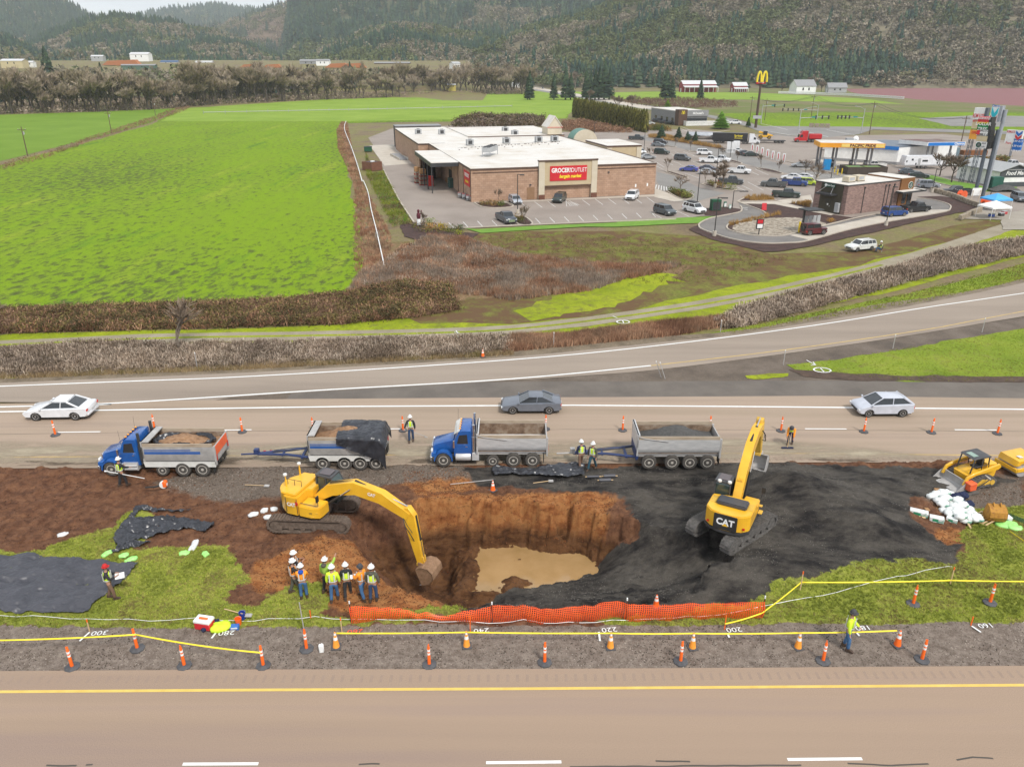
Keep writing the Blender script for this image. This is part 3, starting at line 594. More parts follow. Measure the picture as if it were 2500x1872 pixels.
# ================================================================== HILLS AND FORESTS
M_hill=attr_mat('hill_soil',var=.3,scale=.03)
M_fol=attr_mat('forest_leaves',var=.25,scale=.2)
HILLS={}
def hill(name,sil,base,Db,Dc,seed,gully=12,zb=0.0,tint=('#857c66','#938a74'),trees=None,back=1.35):
 """sil: crest outline as (image x, image y) of points standing at ground distance Dc; foot at distance Db"""
 xs=[p[0] for p in sil];ys=[p[1] for p in sil]
 n=150;px=np.linspace(xs[0],xs[-1],n);py=np.interp(px,xs,ys)
 A=[];Zc=[]
 for a,b in zip(px,py):
  x,y,z=PD('N',a,b,Dc);A.append(x/Dc);Zc.append(max(z,zb+1))
 A=np.array(A);Zc=np.array(Zc);m=70;t=np.linspace(0,back,m)
 Tt,Aa=np.meshgrid(t,A,indexing='ij');D=Db+(Dc-Db)*Tt;Xh=Aa*D;Yh=D
 shp=np.where(Tt<=1,sstep(-.08,1.0,Tt)**.95*.5+.5*Tt,1-(Tt-1)*1.2)
 Zh=zb+(Zc[None,:]-zb)*shp
 rid=(fbm(Xh,Yh,1/260.,4,seed)-.5)*2;rid2=np.abs(fbm(Xh,Yh,1/120.,3,seed+5)-.5)*2
 Zh=Zh+np.sin(np.clip(Tt,0,1)*PI9)*(rid*gully*1.4-rid2*gully)+np.clip(Tt,0,1)*(fbm(Xh,Yh,1/60.,3,seed+9)-.5)*gully*.35
 Zh[0]=-2
 V=np.stack([Xh.ravel(),Yh.ravel(),Zh.ravel()],1);q=np.arange((m-1)*(n-1));q0=(q//(n-1))*n+q % (n-1)
 f=fbm(Xh,Yh,1/70.,4,seed+3).ravel()[:,None];c=np.array(ph(tint[0]))*(1-f)+np.array(ph(tint[1]))*f
 npmesh(name,V,np.stack([q0,q0+1,q0+n+1,q0+n],1),M_hill,c,kind='structure',smooth=True)
 HILLS[name]=(A,Db,Dc,t,Zh)
 return name
def hz(name,a,tt):
 A,Db,Dc,t,Zh=HILLS[name];i=np.clip((a-A[0])/(A[-1]-A[0])*(len(A)-1),0,len(A)-1.001);j=np.clip(tt/t[-1]*(len(t)-1),0,len(t)-1.001)
 i0=i.astype(int);j0=j.astype(int);u=i-i0;v=j-j0
 return (Zh[j0,i0]*(1-u)+Zh[j0,i0+1]*u)*(1-v)+(Zh[j0+1,i0]*(1-u)+Zh[j0+1,i0+1]*u)*v
def tmpl_conifer(k,r):
 V=[];Fa=[]
 for L in range(k):
  z0=.08+.80*L/k;z1=min(1.0,z0+1.35/k);rr=.24*(1-z0)**.9+.02;n=6
  o=len(V)
  for j in range(n):
   a=2*PI9*(j+r.random()*.5)/n;q=rr*(.75+.5*r.random());V.append((q*cs9(a),q*sn9(a),z0+r.uniform(-.03,.03)))
  V.append((r.uniform(-.01,.01),0,z1))
  for j in range(n):Fa.append((o+j,o+(j+1) % n,o+n))
 return np.array(V),np.array(Fa)
def tmpl_round(k,r,sx=.5,hole=.0):
 V=[];Fa=[]
 for _ in range(k):
  th=r.uniform(0,2*PI9);ph_=math.acos(r.uniform(-.35,1));q=r.uniform(.55,1)**.6
  c=np.array([sx*q*sn9(ph_)*cs9(th),sx*q*sn9(ph_)*sn9(th),.52+.46*q*cs9(ph_)])
  s=r.uniform(.09,.17);o=len(V)
  a=np.array([r.gauss(0,1) for _ in range(3)]);a /= np.linalg.norm(a);b=np.cross(a,[r.gauss(0,1) for _ in range(3)]);b /= np.linalg.norm(b)+1e-6
  V += [tuple(c-a*s),tuple(c+b*s),tuple(c+a*s*.9-b*s*.2)]
  Fa.append((o,o+1,o+2))
 return np.array(V),np.array(Fa)
rr_=random.Random(5)
TC=[tmpl_conifer(4,rr_) for _ in range(4)];TR=[tmpl_round(44,rr_) for _ in range(5)];TRs=[tmpl_round(26,rr_) for _ in range(4)]
def scatter(name,X_,Y_,Z_,Hh,kind,cols,label=None,group=None,wide=None,rtm=TR):
 """kind: 0 conifer, 1 round; merges all trees in one mesh"""
 Vs=[];Fs=[];Cs=[];off=0;n=len(X_);pick=RNG.integers(0,60,n)
 for kd,TM in ((0,TC),(1,rtm)):
  for ti,(tv,tf) in enumerate(TM):
   idx=np.where((kind==kd) & (pick % len(TM)==ti))[0]
   if not len(idx):continue
   k=len(idx);ang=RNG.uniform(0,6.28,k);ca,sa=np.cos(ang),np.sin(ang);s=Hh[idx];wd=s*(1 if wide is None else wide[idx])
   x=(tv[None,:,0]*ca[:,None]-tv[None,:,1]*sa[:,None])*wd[:,None]+X_[idx][:,None];y=(tv[None,:,0]*sa[:,None]+tv[None,:,1]*ca[:,None])*wd[:,None]+Y_[idx][:,None];z=tv[None,:,2]*s[:,None]+Z_[idx][:,None]
   Vs.append(np.stack([x,y,z],2).reshape(-1,3));nv=len(tv)
   Fs.append((tf[None]+(np.arange(k)*nv)[:,None,None]).reshape(-1,3)+off);off += k*nv
   jit=RNG.uniform(.68,1.34,(k,len(tf),1));Cs.append((cols[idx][:,None,:]*jit).reshape(-1,3))
 o=npmesh(name,np.concatenate(Vs),np.concatenate(Fs),M_fol,np.concatenate(Cs),kind='stuff')
 if label:o['label']=label
 return o
PALC=np.array([ph('#3f5a4c'),ph('#49624c'),ph('#38524a'),ph('#55694e')])*.85*.8;PALO=np.array([ph('#98907c'),ph('#a69a84'),ph('#8e8c68'),ph('#b0a490'),ph('#88826a')])*.86
PALG=np.array([ph('#7c8658'),ph('#889064'),ph('#707c50')])*.8
def forest(hname,n,hgt,conf,seed,label,t0=0.0,t1=1.12,tint=None,thr=.5,clear=None,brown=.6,patch=220.,rtm=TR):
 A,Db,Dc,t,Zh=HILLS[hname]
 a=RNG.uniform(A[0],A[-1],n);tt=RNG.uniform(t0,t1,n);D=Db+(Dc-Db)*tt;x=a*D;y=D;z=hz(hname,a,tt)
 f=fbm(x,y,1/patch,5,seed);g=fbm(x,y,1/90.,4,seed+7)
 kind=np.where((f>np.quantile(f,1-conf)) ^ (RNG.random(n)<.07),0,1)
 c=np.where((kind==0)[:,None],PALC[RNG.integers(0,4,n)],np.where((g>np.quantile(g,brown))[:,None],PALG[RNG.integers(0,3,n)],PALO[RNG.integers(0,5,n)]))
 if tint is not None:c=c*np.array(tint)
 hh=hgt*np.where(kind==0,RNG.uniform(.9,1.7,n),RNG.uniform(.6,1.1,n))
 keep=z>.5
 if clear:keep &= ~((np.abs(a-clear[0])<clear[1]) & (RNG.random(n)<clear[2]))
 i=keep
 return scatter('forest',x[i],y[i],z[i]-1,hh[i],kind[i],c[i],label,rtm=rtm)
hill('hill_far',[(200,70),(280,58),(345,45),(424,30),(480,26),(537,22),(593,30),(639,34),(720,36)],150,3000,4200,3,gully=30,zb=10)
forest('hill_far',5000,26,.9,4,'dark conifer forest on the far blue ridge under the cloud',tint=(.95,1,1.05),rtm=TRs)
hill('hill_clearcut',[(440,95),(500,76),(545,66),(600,52),(650,32),(709,14),(760,-10),(850,-40)],150,2000,2900,5,gully=35,zb=5,tint=('#7f6a58','#8c7866'))
forest('hill_clearcut',2600,22,.3,6,'thin regrowth and bare trees on the pinkish clearcut slope',tint=(1.1,.95,.95),rtm=TRs)
hill('hill_middle',[(690,130),(706,60),(722,5),(760,-50),(1000,-90),(1300,-110),(1700,-140)],150,1500,2500,7,gully=45,zb=5,tint=('#5c6148','#707055'))
forest('hill_middle',9000,19,.72,8,'dense dark green conifer forest on the big middle hill',rtm=TRs,patch=500.)
hill('hill_left',[(-300,-60),(0,-25),(100,-15),(165,14),(215,48),(270,62),(350,74),(420,90)],150,1900,2700,9,gully=30,zb=6)
forest('hill_left',6000,20,.75,10,'blue green conifer forest on the left hill',rtm=TRs,patch=400.)
hill('hill_low_left',[(-200,90),(0,92),(60,110),(115,150),(160,160)],155,900,1500,15,gully=8,zb=4)
forest('hill_low_left',2200,13,.15,16,'bare grey brown trees on the low slope at the left edge',rtm=TRs)
hill('hill_mid_left',[(60,128),(110,105),(180,78),(243,57),(300,52),(365,60),(450,70),(535,86),(600,106),(650,135),(690,152)],150,1150,1750,11,gully=18,zb=4)
forest('hill_mid_left',8500,15,.3,12,'mixed brown oak and dark conifer wood on the rounded hill',rtm=TRs,patch=150.)
hill('hill_low_centre',[(760,148),(800,128),(848,108),(900,84),(960,70),(1045,72),(1107,88),(1180,92),(1260,108),(1400,130)],160,950,1500,13,gully=14,zb=3)
forest('hill_low_centre',7500,13,.25,14,'dark brown oak wood on the low centre hill',rtm=TRs,patch=160.)
hill('hill_right',[(1080,150),(1180,118),(1250,96),(1306,70),(1420,42),(1520,12),(1600,-20),(1800,-80),(2100,-130),(2500,-150),(2900,-170)],200,800,1450,17,gully=26,zb=1)
forest('hill_right',17000,11.5,.22,18,'grey brown oak and dark green conifer forest covering the right hill',patch=140.,brown=.55)
def tz(x,y):return np.interp(y,[600,680,820,1000,1150,1400],[0,8,17,25,26,8])*(1-sstep(-50,-25,x))
A_,B_=np.meshgrid(np.linspace(-1500,-20,75),np.linspace(550,1420,60));q=np.arange(74*59);q0=q//74*75+q % 74
npmesh('valley_terrace',np.stack([A_.ravel(),B_.ravel(),(tz(A_,B_)-.2+(fbm(A_,B_,.01,3,2)-.5)).ravel()],1),np.stack([q0,q0+1,q0+76,q0+75],1),M_base,kind='structure',smooth=True)
def woodband(name,poly,n,hgt,conf,label,seed,brown=.8):
 xs=[p[0] for p in poly];ys=[p[1] for p in poly];x=RNG.uniform(min(xs),max(xs),n*3);y=RNG.uniform(min(ys),max(ys),n*3);i=inpoly(x,y,poly) & ((y<690) | (y>1030) | (x>-40));x,y=x[i][:n],y[i][:n];n=len(x)
 kind=np.where(RNG.random(n)<conf,0,1);c=np.where((kind==0)[:,None],PALC[RNG.integers(0,4,n)],np.where((RNG.random(n)>brown)[:,None],PALG[RNG.integers(0,3,n)],PALO[RNG.integers(0,5,n)]))
 return scatter(name,x,y,tz(x,y)-.5,hgt*RNG.uniform(.6,1.3,n),kind,c,label)
woodband('forest',[P('N',-300,262),P('N',500,248),P('N',1000,225),P('N',1180,214),(-60,1000),(-800,1050),(-950,800)],3800,11,.12,'brown winter wood on the valley floor behind the river',5)
woodband('forest',[P('N',1330,205),P('N',1650,216),P('N',1900,212),P('N',2500,213),(700,1000),(60,1000)],2200,10,.1,'bare winter wood along the foot of the right hill',6)
# ================================================================== CARS
M_g=mat('tinted_glass',[(.02,.024,.028),(.035,.04,.045)],rough=.08,coat=.6)
M_glass2=mat('clear_cab_glass',[(.03,.05,.045),(.05,.075,.07)],rough=.06,coat=.6)
M_t=mat('tyre_rubber',[(.022,.021,.02),(.04,.037,.034)],scale=8,rough=.85)
M_tyre2=mat('dusty_tyre_rubber',[(.05,.045,.04),(.09,.08,.07)],scale=5,rough=.9)
M_rim=mat('alloy_rim',[(.4,.4,.4),(.55,.55,.55)],rough=.35,metal=.7)
M_rimw=mat('dusty_white_rim',[(.36,.33,.29),(.55,.51,.45)],scale=6,rough=.6)
M_k=mat('black_plastic',[(.018,.018,.018),(.03,.03,.03)],rough=.55)
M_d=mat('dark_metal',[(.03,.03,.032),(.055,.055,.058)],rough=.5)
M_lamp=mat('headlamp_lens',[(.6,.62,.62),(.8,.8,.8)],rough=.15,coat=.5)
M_red=mat('tail_lamp_lens',[(.45,.015,.012),(.6,.03,.02)],rough=.2,coat=.5)
M_plate=mat('number_plate',[(.5,.52,.55),(.6,.6,.6)],rough=.5)
M_chrome=mat('chrome',[(.55,.55,.56),(.7,.7,.7)],rough=.2,metal=.9)
def arch(xc,r,n=7):
 return [(xc-r*cs9(PI9*k/(n-1)),.24+(r+.02)*sn9(PI9*k/(n-1))*1.05) for k in range(n)]
KINDS={
 'sedan':dict(L=4.8,W=1.84,top=[(2.32,.62),(2.1,.74),(1.2,.9),(.95,.94),(-1.7,1.0),(-2.25,1.02),(-2.36,.92)],g=(1.1,.15,-.9,-1.85),bz=(.9,.98),rz=1.42,wx=(1.45,-1.42),r=.36),
 'hatch':dict(L=4.2,W=1.76,top=[(2.02,.62),(1.85,.76),(1.2,.93),(1.0,.97),(-1.7,1.06),(-2.02,1.08),(-2.08,.9)],g=(1.25,.3,-1.25,-2.0),bz=(.92,1.02),rz=1.5,wx=(1.3,-1.28),r=.33),
 'suv':dict(L=4.75,W=1.92,top=[(2.28,.75),(2.15,.95),(1.3,1.08),(1.1,1.1),(-2.1,1.14),(-2.3,1.12),(-2.36,.9)],g=(1.15,.6,-1.95,-2.25),bz=(1.06,1.1),rz=1.74,wx=(1.42,-1.42),r=.38),
 'wagon':dict(L=4.6,W=1.8,top=[(2.2,.66),(2.05,.82),(1.25,.96),(1.0,.98),(-2.0,1.02),(-2.2,1.02),(-2.28,.85)],g=(1.05,.4,-1.85,-2.15),bz=(.95,1.0),rz=1.55,wx=(1.35,-1.35),r=.34),
 'pickup':dict(L=5.7,W=1.98,top=[(2.78,.85),(2.66,1.08),(1.6,1.16),(1.4,1.18),(-.75,1.2),(-.78,1.02),(-2.75,1.02),(-2.82,.85)],g=(1.45,.95,-.35,-.68),bz=(1.14,1.16),rz=1.84,wx=(1.78,-1.72),r=.42),
 'jeep':dict(L=4.3,W=1.86,top=[(1.95,.8),(1.9,1.1),(.75,1.16),(.7,1.18),(-1.9,1.18),(-1.98,1.1),(-1.98,.8)],g=(.72,.55,-1.85,-1.95),bz=(1.14,1.16),rz=1.82,wx=(1.3,-1.3),r=.44),
}
def wh9(parent,x,y,r,wd=.24,tm=None,rm=None,n=18,dual=0):
 mb=MB();s=1 if y>0 else-1
 mb.lathe([(r*.62,y-wd/2),(r*.93,y-wd/2),(r,y-wd/2+.04),(r,y+wd/2-.04),(r*.93,y+wd/2),(r*.62,y+wd/2)],n,'y',(x,0,r))
 o=mb.bd('wheel',tm or M_t,parent)
 q=y+s*wd/2;mb=MB();mb.lathe([(r*.6,q-s*.05),(r*.63,q+s*.004),(r*.55,q+s*.006),(r*.46,q-s*.035),(r*.2,q-s*.02),(r*.17,q+s*.012)],14,'y',(x,0,r))
 mb.bd('rim',rm or M_rim,o);return o
def car(kind,color,label,loc,rz,cat=None,name=None,scale=.95,group=None,rack=False,two=None,cap=None,spare=False):
 k=KINDS[kind];L,W=k['L'],k['W'];h=W/2
 cat=cat or {'sedan':'car','hatch':'car','wagon':'car','suv':'suv','pickup':'pickup truck','jeep':'suv'}[kind]
 t=tg_(name or {'pickup':'pickup_truck','suv':'sport_utility_vehicle','jeep':'off_road_vehicle'}.get(kind,'car'),label,cat,loc,rz,group);t.scale=(scale,)*3
 pm=paint(color)
 r=k['r'];top=k['top'];fx,rx=top[0][0],top[-1][0]
 out=[(fx-.1,.26)]+[(fx+.04,.45)]+top+[(rx+.02,.45),(rx+.12,.28)]+arch(k['wx'][1],r+.07)+arch(k['wx'][0],r+.07)
 mb=MB();mb.prism(out,-h,h,'xz',inset=.07,ins_w=.13)
 bf,rf,rr,br=k['g'];z0,z1=k['bz'];zr=k['rz'];hb=h-.1;ht=h-.26 if kind in ('sedan','hatch') else h-.2
 if kind=='jeep':ht=h-.14
 # roof slab, pillars
 mb.hexa([(rr-.03,-ht-.01,zr-.05),(rf+.03,-ht-.01,zr-.05),(rf+.03,ht+.01,zr-.05),(rr-.03,ht+.01,zr-.05)],[(rr+.05,-ht+.1,zr+.01),(rf-.06,-ht+.1,zr+.005),(rf-.06,ht-.1,zr+.005),(rr+.05,ht-.1,zr+.01)])
 for s in (-1,1):
  mb.tube([(bf+.02,s*(hb+.01),z0-.02),(rf+.01,s*(ht+.005),zr-.03)],.035,5);mb.tube([(br-.02,s*(hb+.005),z1-.03),(rr-.02,s*(ht+.01),zr-.03)],.07 if kind != 'pickup' else .05,5)
  xm=(bf+br)/2-.05;mb.tube([(xm,s*(hb+.015),z0),(xm-.05,s*(ht+.012),zr-.03)],.035,5)
  if kind in ('suv','wagon'):mb.tube([(br+.75,s*(hb+.012),z0),(rr+.62,s*(ht+.01),zr-.03)],.04,5)
 body=mb.bd('body',pm,t,smooth=50)
 mb=MB();mb.hexa([(br,-hb,z1-.05),(bf,-hb,z0-.05),(bf,hb,z0-.05),(br,hb,z1-.05)],[(rr,-ht,zr-.04),(rf,-ht,zr-.04),(rf,ht,zr-.04),(rr,ht,zr-.04)]);mb.bd('windows',M_g,t,smooth=0)
 for xw in k['wx']:
  for s in (-1,1):wh9(t,xw,s*(h-.14),r)
 mb=MB();mb.box((rx+.15,-h+.12,.22),(fx-.15,h-.12,.4));mb.bd('underbody',M_k,t)
 zf=top[0][1]
 for s in (-1,1):
  mb=MB();mb.box((fx-.2,s*(h-.13)-.17,zf-.12),(fx+.03,s*(h-.13)+.1,zf+.02));mb.bd('headlight',M_lamp,t,bevel=.02)
  zt=top[-1][1];mb=MB();mb.box((rx-.015,s*(h-.13)-.14,zt-.2),(rx+.16,s*(h-.13)+.09,zt-.02));mb.bd('tail_light',M_red,t,bevel=.02)
  mb=MB();mb.box((bf-.2,s*(h+.09)-.09,z0+.02),(bf-.08,s*(h+.09)+.06,z0+.14));mb.bd('mirror',pm,t,bevel=.02)
 mb=MB();mb.box((fx-.02,-h*.55,.42),(fx+.055,h*.55,zf-.06));mb.bd('grille',M_k if kind != 'pickup' else M_chrome,t,bevel=.01)
 mb=MB();mb.box((rx-.05,-.17,.62),(rx+.03,.17,.76));mb.bd('number_plate',M_plate,t)
 mb=MB();mb.box((rx-.03,-h+.1,.36),(rx+.06,h-.1,.52));mb.bd('rear_bumper',M_chrome if kind=='pickup' else pm,t,bevel=.02)
 if kind=='pickup':
  mb=MB()
  for s in (-1,1):mb.box((-2.74,s*(h-.06)-.05,.95),(-.78,s*(h-.06)+.05,1.2))
  mb.box((-2.82,-h+.04,.8),(-2.74,h-.04,1.2));mb.bd('bed_side',pm,t,bevel=.02)
  mb=MB();mb.box((-2.73,-h+.12,1.0),(-.8,h-.12,1.035));mb.bd('bed_floor',M_k,t)
  if cap:mb=MB();mb.box((-2.75,-h+.08,1.2),(-.8,h-.08,1.26));mb.bd('bed_cover',M_k,t,bevel=.02)
 if kind=='jeep' or spare:
  mb=MB();mb.lathe([(.2,-.12),(.4,-.12),(.42,-.06),(.42,.06),(.4,.12),(.2,.12)],18,'x',(rx-.15,0,1.02));mb.bd('spare_wheel',M_t,t)
  mb=MB()
  for xw in k['wx']:
   for s in (-1,1):mb.box((xw-.55,s*(h+.06)-.1,.86),(xw+.55,s*(h+.06)+.1,.94))
  mb.bd('fender',M_k,t,bevel=.03)
 if two:mb=MB();mb.box((rr-.02,-ht+.02,zr+.0),(rf+.02,ht-.02,zr+.05));mb.bd('hard_top',paint(two),t,bevel=.03)
 if rack:
  mb=MB()
  for s in (-1,1):mb.tube([(rr+.2,s*(ht-.12),zr+.06),(rf-.15,s*(ht-.12),zr+.06)],.02,6)
  mb.bd('roof_rail',M_k,t)
  if rack=='box':mb=MB();mb.box((rr+.3,-.55,zr+.08),(rf-.1,.55,zr+.24));mb.bd('roof_box',M_k,t,bevel=.05)
 return t
def spot(c,x,y,z=0.0):p=P(c,x,y,z);return (p[0],p[1],z)
def carc(kind,color,label,c,x,y,deg,**k):
 return car(kind,color,label,spot(c,x,y),rd9(deg),**k)
WHT=(.72,.73,.74);SIL=(.45,.46,.48);GRY=(.16,.17,.19);BLK=(.022,.023,.026);BLU=(.02,.05,.25)
# three cars on the highway
carc('sedan',(.70,.71,.73),'white and silver two door coupe driving at the left edge of the highway','T1',398,168,182,two=(.72,.73,.74),scale=1.0)
carc('sedan',(.14,.155,.185),'dark grey sedan driving behind the blue dump truck','N',1296,1000,180,scale=.96)
carc('hatch',(.52,.54,.60),'light silver hatchback driving at the right on the highway','T4',748,172,181,scale=1.0)
# parking strip in front of the shop
LC=[
 ('wagon',(.35,.38,.42),'silver blue estate car parked by the shop wall beside the lamp post','G',1128,598,-75,{}),
 ('suv',(.025,.04,.035),'dark green four wheel drive parked nose in under the red shop sign','G',1425,588,-108,{}),
 ('suv',WHT,'white four wheel drive parked at the right end of the shop wall','G',1915,570,-112,{}),
 ('pickup',(.05,.06,.075),'dark grey pickup in the front row next to the planted island','G',1065,722,-68,{}),
 ('suv',(.075,.09,.10),'dark grey green people carrier in the front row beside the white one','L',452,712,-62,{}),
 ('suv',WHT,'white four wheel drive with a black roof box beside the mulch bed','L',716,695,-60,{'rack':'box'}),
 ('wagon',(.68,.69,.66),'white estate car parked on the rough grass by the track','Y',1262,600,200,{'rack':True}),
 ('jeep',(.10,.015,.018),'dark red off road vehicle with a spare wheel at the menu board','Y',900,480,16,{'spare':True}),
 ('suv',(.02,.06,.22),'bright blue compact crossover in the drive through queue','Y',1524,338,17,{}),
 ('pickup',BLK,'black pickup at the pickup window of the brown cafe','Y',1685,305,17,{}),
 ('pickup',(.09,.095,.095),'dark grey green pickup in the lot with its bed towards the cafe','L',1432,465,155,{}),
 ('pickup',(.02,.05,.20),'royal blue pickup parked beside the lime green car','L',1620,455,-22,{}),
 ('suv',(.45,.58,.04),'lime green small four wheel drive parked behind the blue pickup','L',1745,448,-30,{'scale':.85}),
 ('pickup',(.03,.035,.04),'black pickup with a chrome grille parked below the dark grey one','L',1542,560,-20,{}),
 ('sedan',WHT,'white saloon parked just behind the royal blue pickup','L',1590,400,160,{}),
 ('sedan',WHT,'white saloon parked behind the lime green car','L',1690,398,160,{}),
 ('pickup',WHT,'big white crew cab pickup alone in the middle of the lot','L',1122,345,-25,{}),
 ('pickup',(.06,.065,.07),'charcoal pickup parked behind the bare round tree','L',1045,440,-15,{}),
 ('sedan',(.06,.08,.33),'bright blue saloon parked beside the planted island','L',668,325,158,{}),
 ('sedan',(.06,.065,.10),'dark blue saloon parked behind the silver one','L',848,320,-25,{}),
 ('sedan',SIL,'silver saloon parked in front of the dark blue saloon','L',840,352,-22,{}),
 ('pickup',WHT,'white pickup parked beside the tall lamp post, left of the pair','L',852,248,-15,{}),
 ('pickup',WHT,'white pickup parked beside the tall lamp post, right of the pair','L',952,242,-30,{}),
 ('suv',WHT,'white four wheel drive in the row above the two white pickups','L',808,178,-10,{}),
 ('suv',(.08,.09,.10),'dark grey crossover parked alone in the left half of the lot','L',612,228,-35,{}),
 ('suv',(.03,.035,.04),'black crossover parked alone in the upper left of the lot','L',426,172,-30,{}),
 ('sedan',(.16,.18,.20),'grey saloon parked in front of the black van','L',396,102,-25,{}),
 ('suv',(.03,.03,.035),'black boxy van parked behind the grey saloon','L',415,80,-25,{'cat':'van','name':'van'}),
 ('pickup',(.04,.05,.055),'dark pickup near the entrance by the clipped hedge','L',196,42,-10,{}),
 ('sedan',WHT,'white electric saloon plugged in beside the white cabinets','L',1110,158,-10,{}),
 ('sedan',(.05,.06,.065),'dark electric saloon, the farther of the two beside the chargers','L',1175,180,-5,{}),
 ('sedan',(.03,.035,.04),'black electric saloon, the nearer of the two beside the chargers','L',1228,190,-3,{}),
 ('sedan',(.30,.31,.32),'silver grey saloon leaving past the last charger','L',1672,288,168,{}),
 ('sedan',WHT,'white car half hidden by the right corner of the shop, farther','L',236,165,-75,{}),
 ('sedan',(.3,.32,.34),'grey car roof showing above the shop corner','L',295,215,10,{}),
 ('pickup',(.70,.70,.68),'white pickup leaving the fuel pumps','W',862,775,172,{}),
 ('sedan',(.03,.035,.045),'dark car refuelling under the orange canopy','W',684,650,160,{}),
 ('suv',(.30,.32,.35),'silver crossover behind the right end of the cafe','W',1345,955,-8,{}),
 ('pickup',(.025,.03,.04),'black pickup parked at the timber wall below the tall signs','W',1610,1015,175,{}),
 ('sedan',(.10,.115,.13),'grey car on the road behind the cafe roof, front one','W',1170,830,-20,{}),
 ('sedan',(.03,.035,.04),'black car on the road behind the cafe roof, rear one','W',1262,862,-20,{}),
 ('suv',(.13,.15,.17),'grey crossover driving at the right edge of the yard','K',1592,1385,-100,{}),
 ('pickup',WHT,'white crew cab pickup towing a black trailer at the right edge','K',1475,930,2,{}),
 ('pickup',(.66,.66,.64),'white pickup coupled in front of the caravan behind the bare trees','K',720,915,0,{}),
 ('sedan',(.05,.06,.08),'dark car parked beside the white shed behind the lattice posts','K',895,1060,20,{}),
 ('sedan',(.03,.035,.04),'black car waiting at the burger restaurant window, nearest','X',345,418,-25,{}),
 ('sedan',(.05,.055,.06),'dark car second in the restaurant queue','X',282,408,-25,{}),
 ('suv',(.04,.045,.05),'dark crossover third in the restaurant queue','X',225,398,-25,{}),
 ('sedan',(.55,.56,.56),'white car parked beside the hedge at the restaurant','X',145,420,-20,{}),
 ('sedan',(.12,.12,.16),'dark car parked beyond the restaurant terrace','X',915,410,5,{}),
 ('pickup',WHT,'white pickup parked beyond the restaurant terrace','X',978,416,5,{}),
 ('suv',(.10,.12,.14),'small dark car on the river bridge road','E',700,497,150,{'scale':1.0}),
]
for kd,cl,lb,c,x,y,dg,kw in LC:carc(kd,cl,lb,c,x,y,dg,**kw)
# ================================================================== TRUCKS AND MACHINES
M_blue=mat('blue_truck_paint',[(.01,.075,.28),(.015,.11,.38)],scale=1.5,rough=.25,coat=.6)
M_dblue=mat('navy_frame_paint',[(.015,.03,.10),(.03,.05,.15)],scale=3,rough=.5)
M_alu=mat('brushed_aluminium',[(.5,.5,.5),(.68,.67,.66)],scale=1.5,rough=.4,metal=.3,stretch=(1,4,4))
M_gv=mat('dusty_grey_steel',[(.32,.31,.3),(.48,.46,.44)],scale=2,rough=.6,metal=.1)
M_rust=mat('brown_worn_steel',[(.10,.06,.04),(.22,.15,.10),(.32,.26,.2)],scale=2.5,rough=.8)
M_wood=mat('weathered_boards',[(.30,.23,.16),(.46,.38,.29)],scale=3,rough=.85,stretch=(.4,6,3))
M_whitep=mat('white_panel',[(.55,.54,.5),(.75,.74,.71)],scale=1.2,rough=.5)
M_orng=mat('orange_panel',[(.72,.10,.03),(.85,.16,.05)],rough=.6)
M_cat=mat('machine_yellow',[(.72,.38,.02),(.84,.48,.03)],scale=1.2,rough=.38,coat=.3)
M_cat2=mat('dusty_machine_yellow',[(.45,.27,.05),(.62,.38,.05),(.68,.42,.06)],scale=3,rough=.6)
M_track=mat('muddy_track_steel',[(.09,.065,.05),(.2,.15,.115)],scale=6,rough=.8,metal=.2)
M_track2=mat('grey_track_steel',[(.08,.075,.07),(.2,.185,.17)],scale=6,rough=.7,metal=.3)
M_soilload=mat('loose_brown_soil',[(.16,.085,.045),(.3,.17,.09),(.36,.22,.13)],scale=4,rough=.95,bump=.8,bscale=14)
M_gravload=mat('loose_grey_gravel',[(.05,.05,.048),(.11,.105,.1)],scale=10,rough=.95,bump=.8,bscale=25)
M_tarp=mat('black_plastic_sheet',[(.015,.016,.02),(.05,.052,.062)],scale=2,rough=.28)
M_tarpg=mat('grey_black_sheet',[(.04,.041,.05),(.07,.07,.082)],scale=1.2,rough=.42)
M_amber=mat('amber_lens',[(.8,.3,.02),(.9,.42,.05)],rough=.3)
M_hose=mat('rubber_hose',[(.02,.02,.02),(.035,.035,.035)],rough=.5)
M_rod=mat('hydraulic_rod_chrome',[(.6,.6,.6),(.75,.75,.75)],rough=.15,metal=.9)
def heap(name,x0,x1,y0,y1,z0,h,m,parent,seed=0,n=36,cx=.5,sp=.5):
 X_,Y_=np.meshgrid(np.linspace(0,1,n),np.linspace(0,1,n));f=np.exp(-(((X_-cx)/sp)**2+((Y_-.5)/.5)**2))
 Zz=z0+h*f*(.8+.4*fbm(X_*4+seed,Y_*3,1.5,4,seed))+(fbm(X_*10,Y_*8,2,3,seed+2)-.5)*.12
 V=np.stack([(x0+(x1-x0)*X_).ravel(),(y0+(y1-y0)*Y_).ravel(),Zz.ravel()],1);q=np.arange((n-1)*(n-1));q0=(q//(n-1))*n+q % (n-1)
 o=npmesh(name,V,np.stack([q0,q0+1,q0+n+1,q0+n],1),m,smooth=True);o.parent=parent;return o
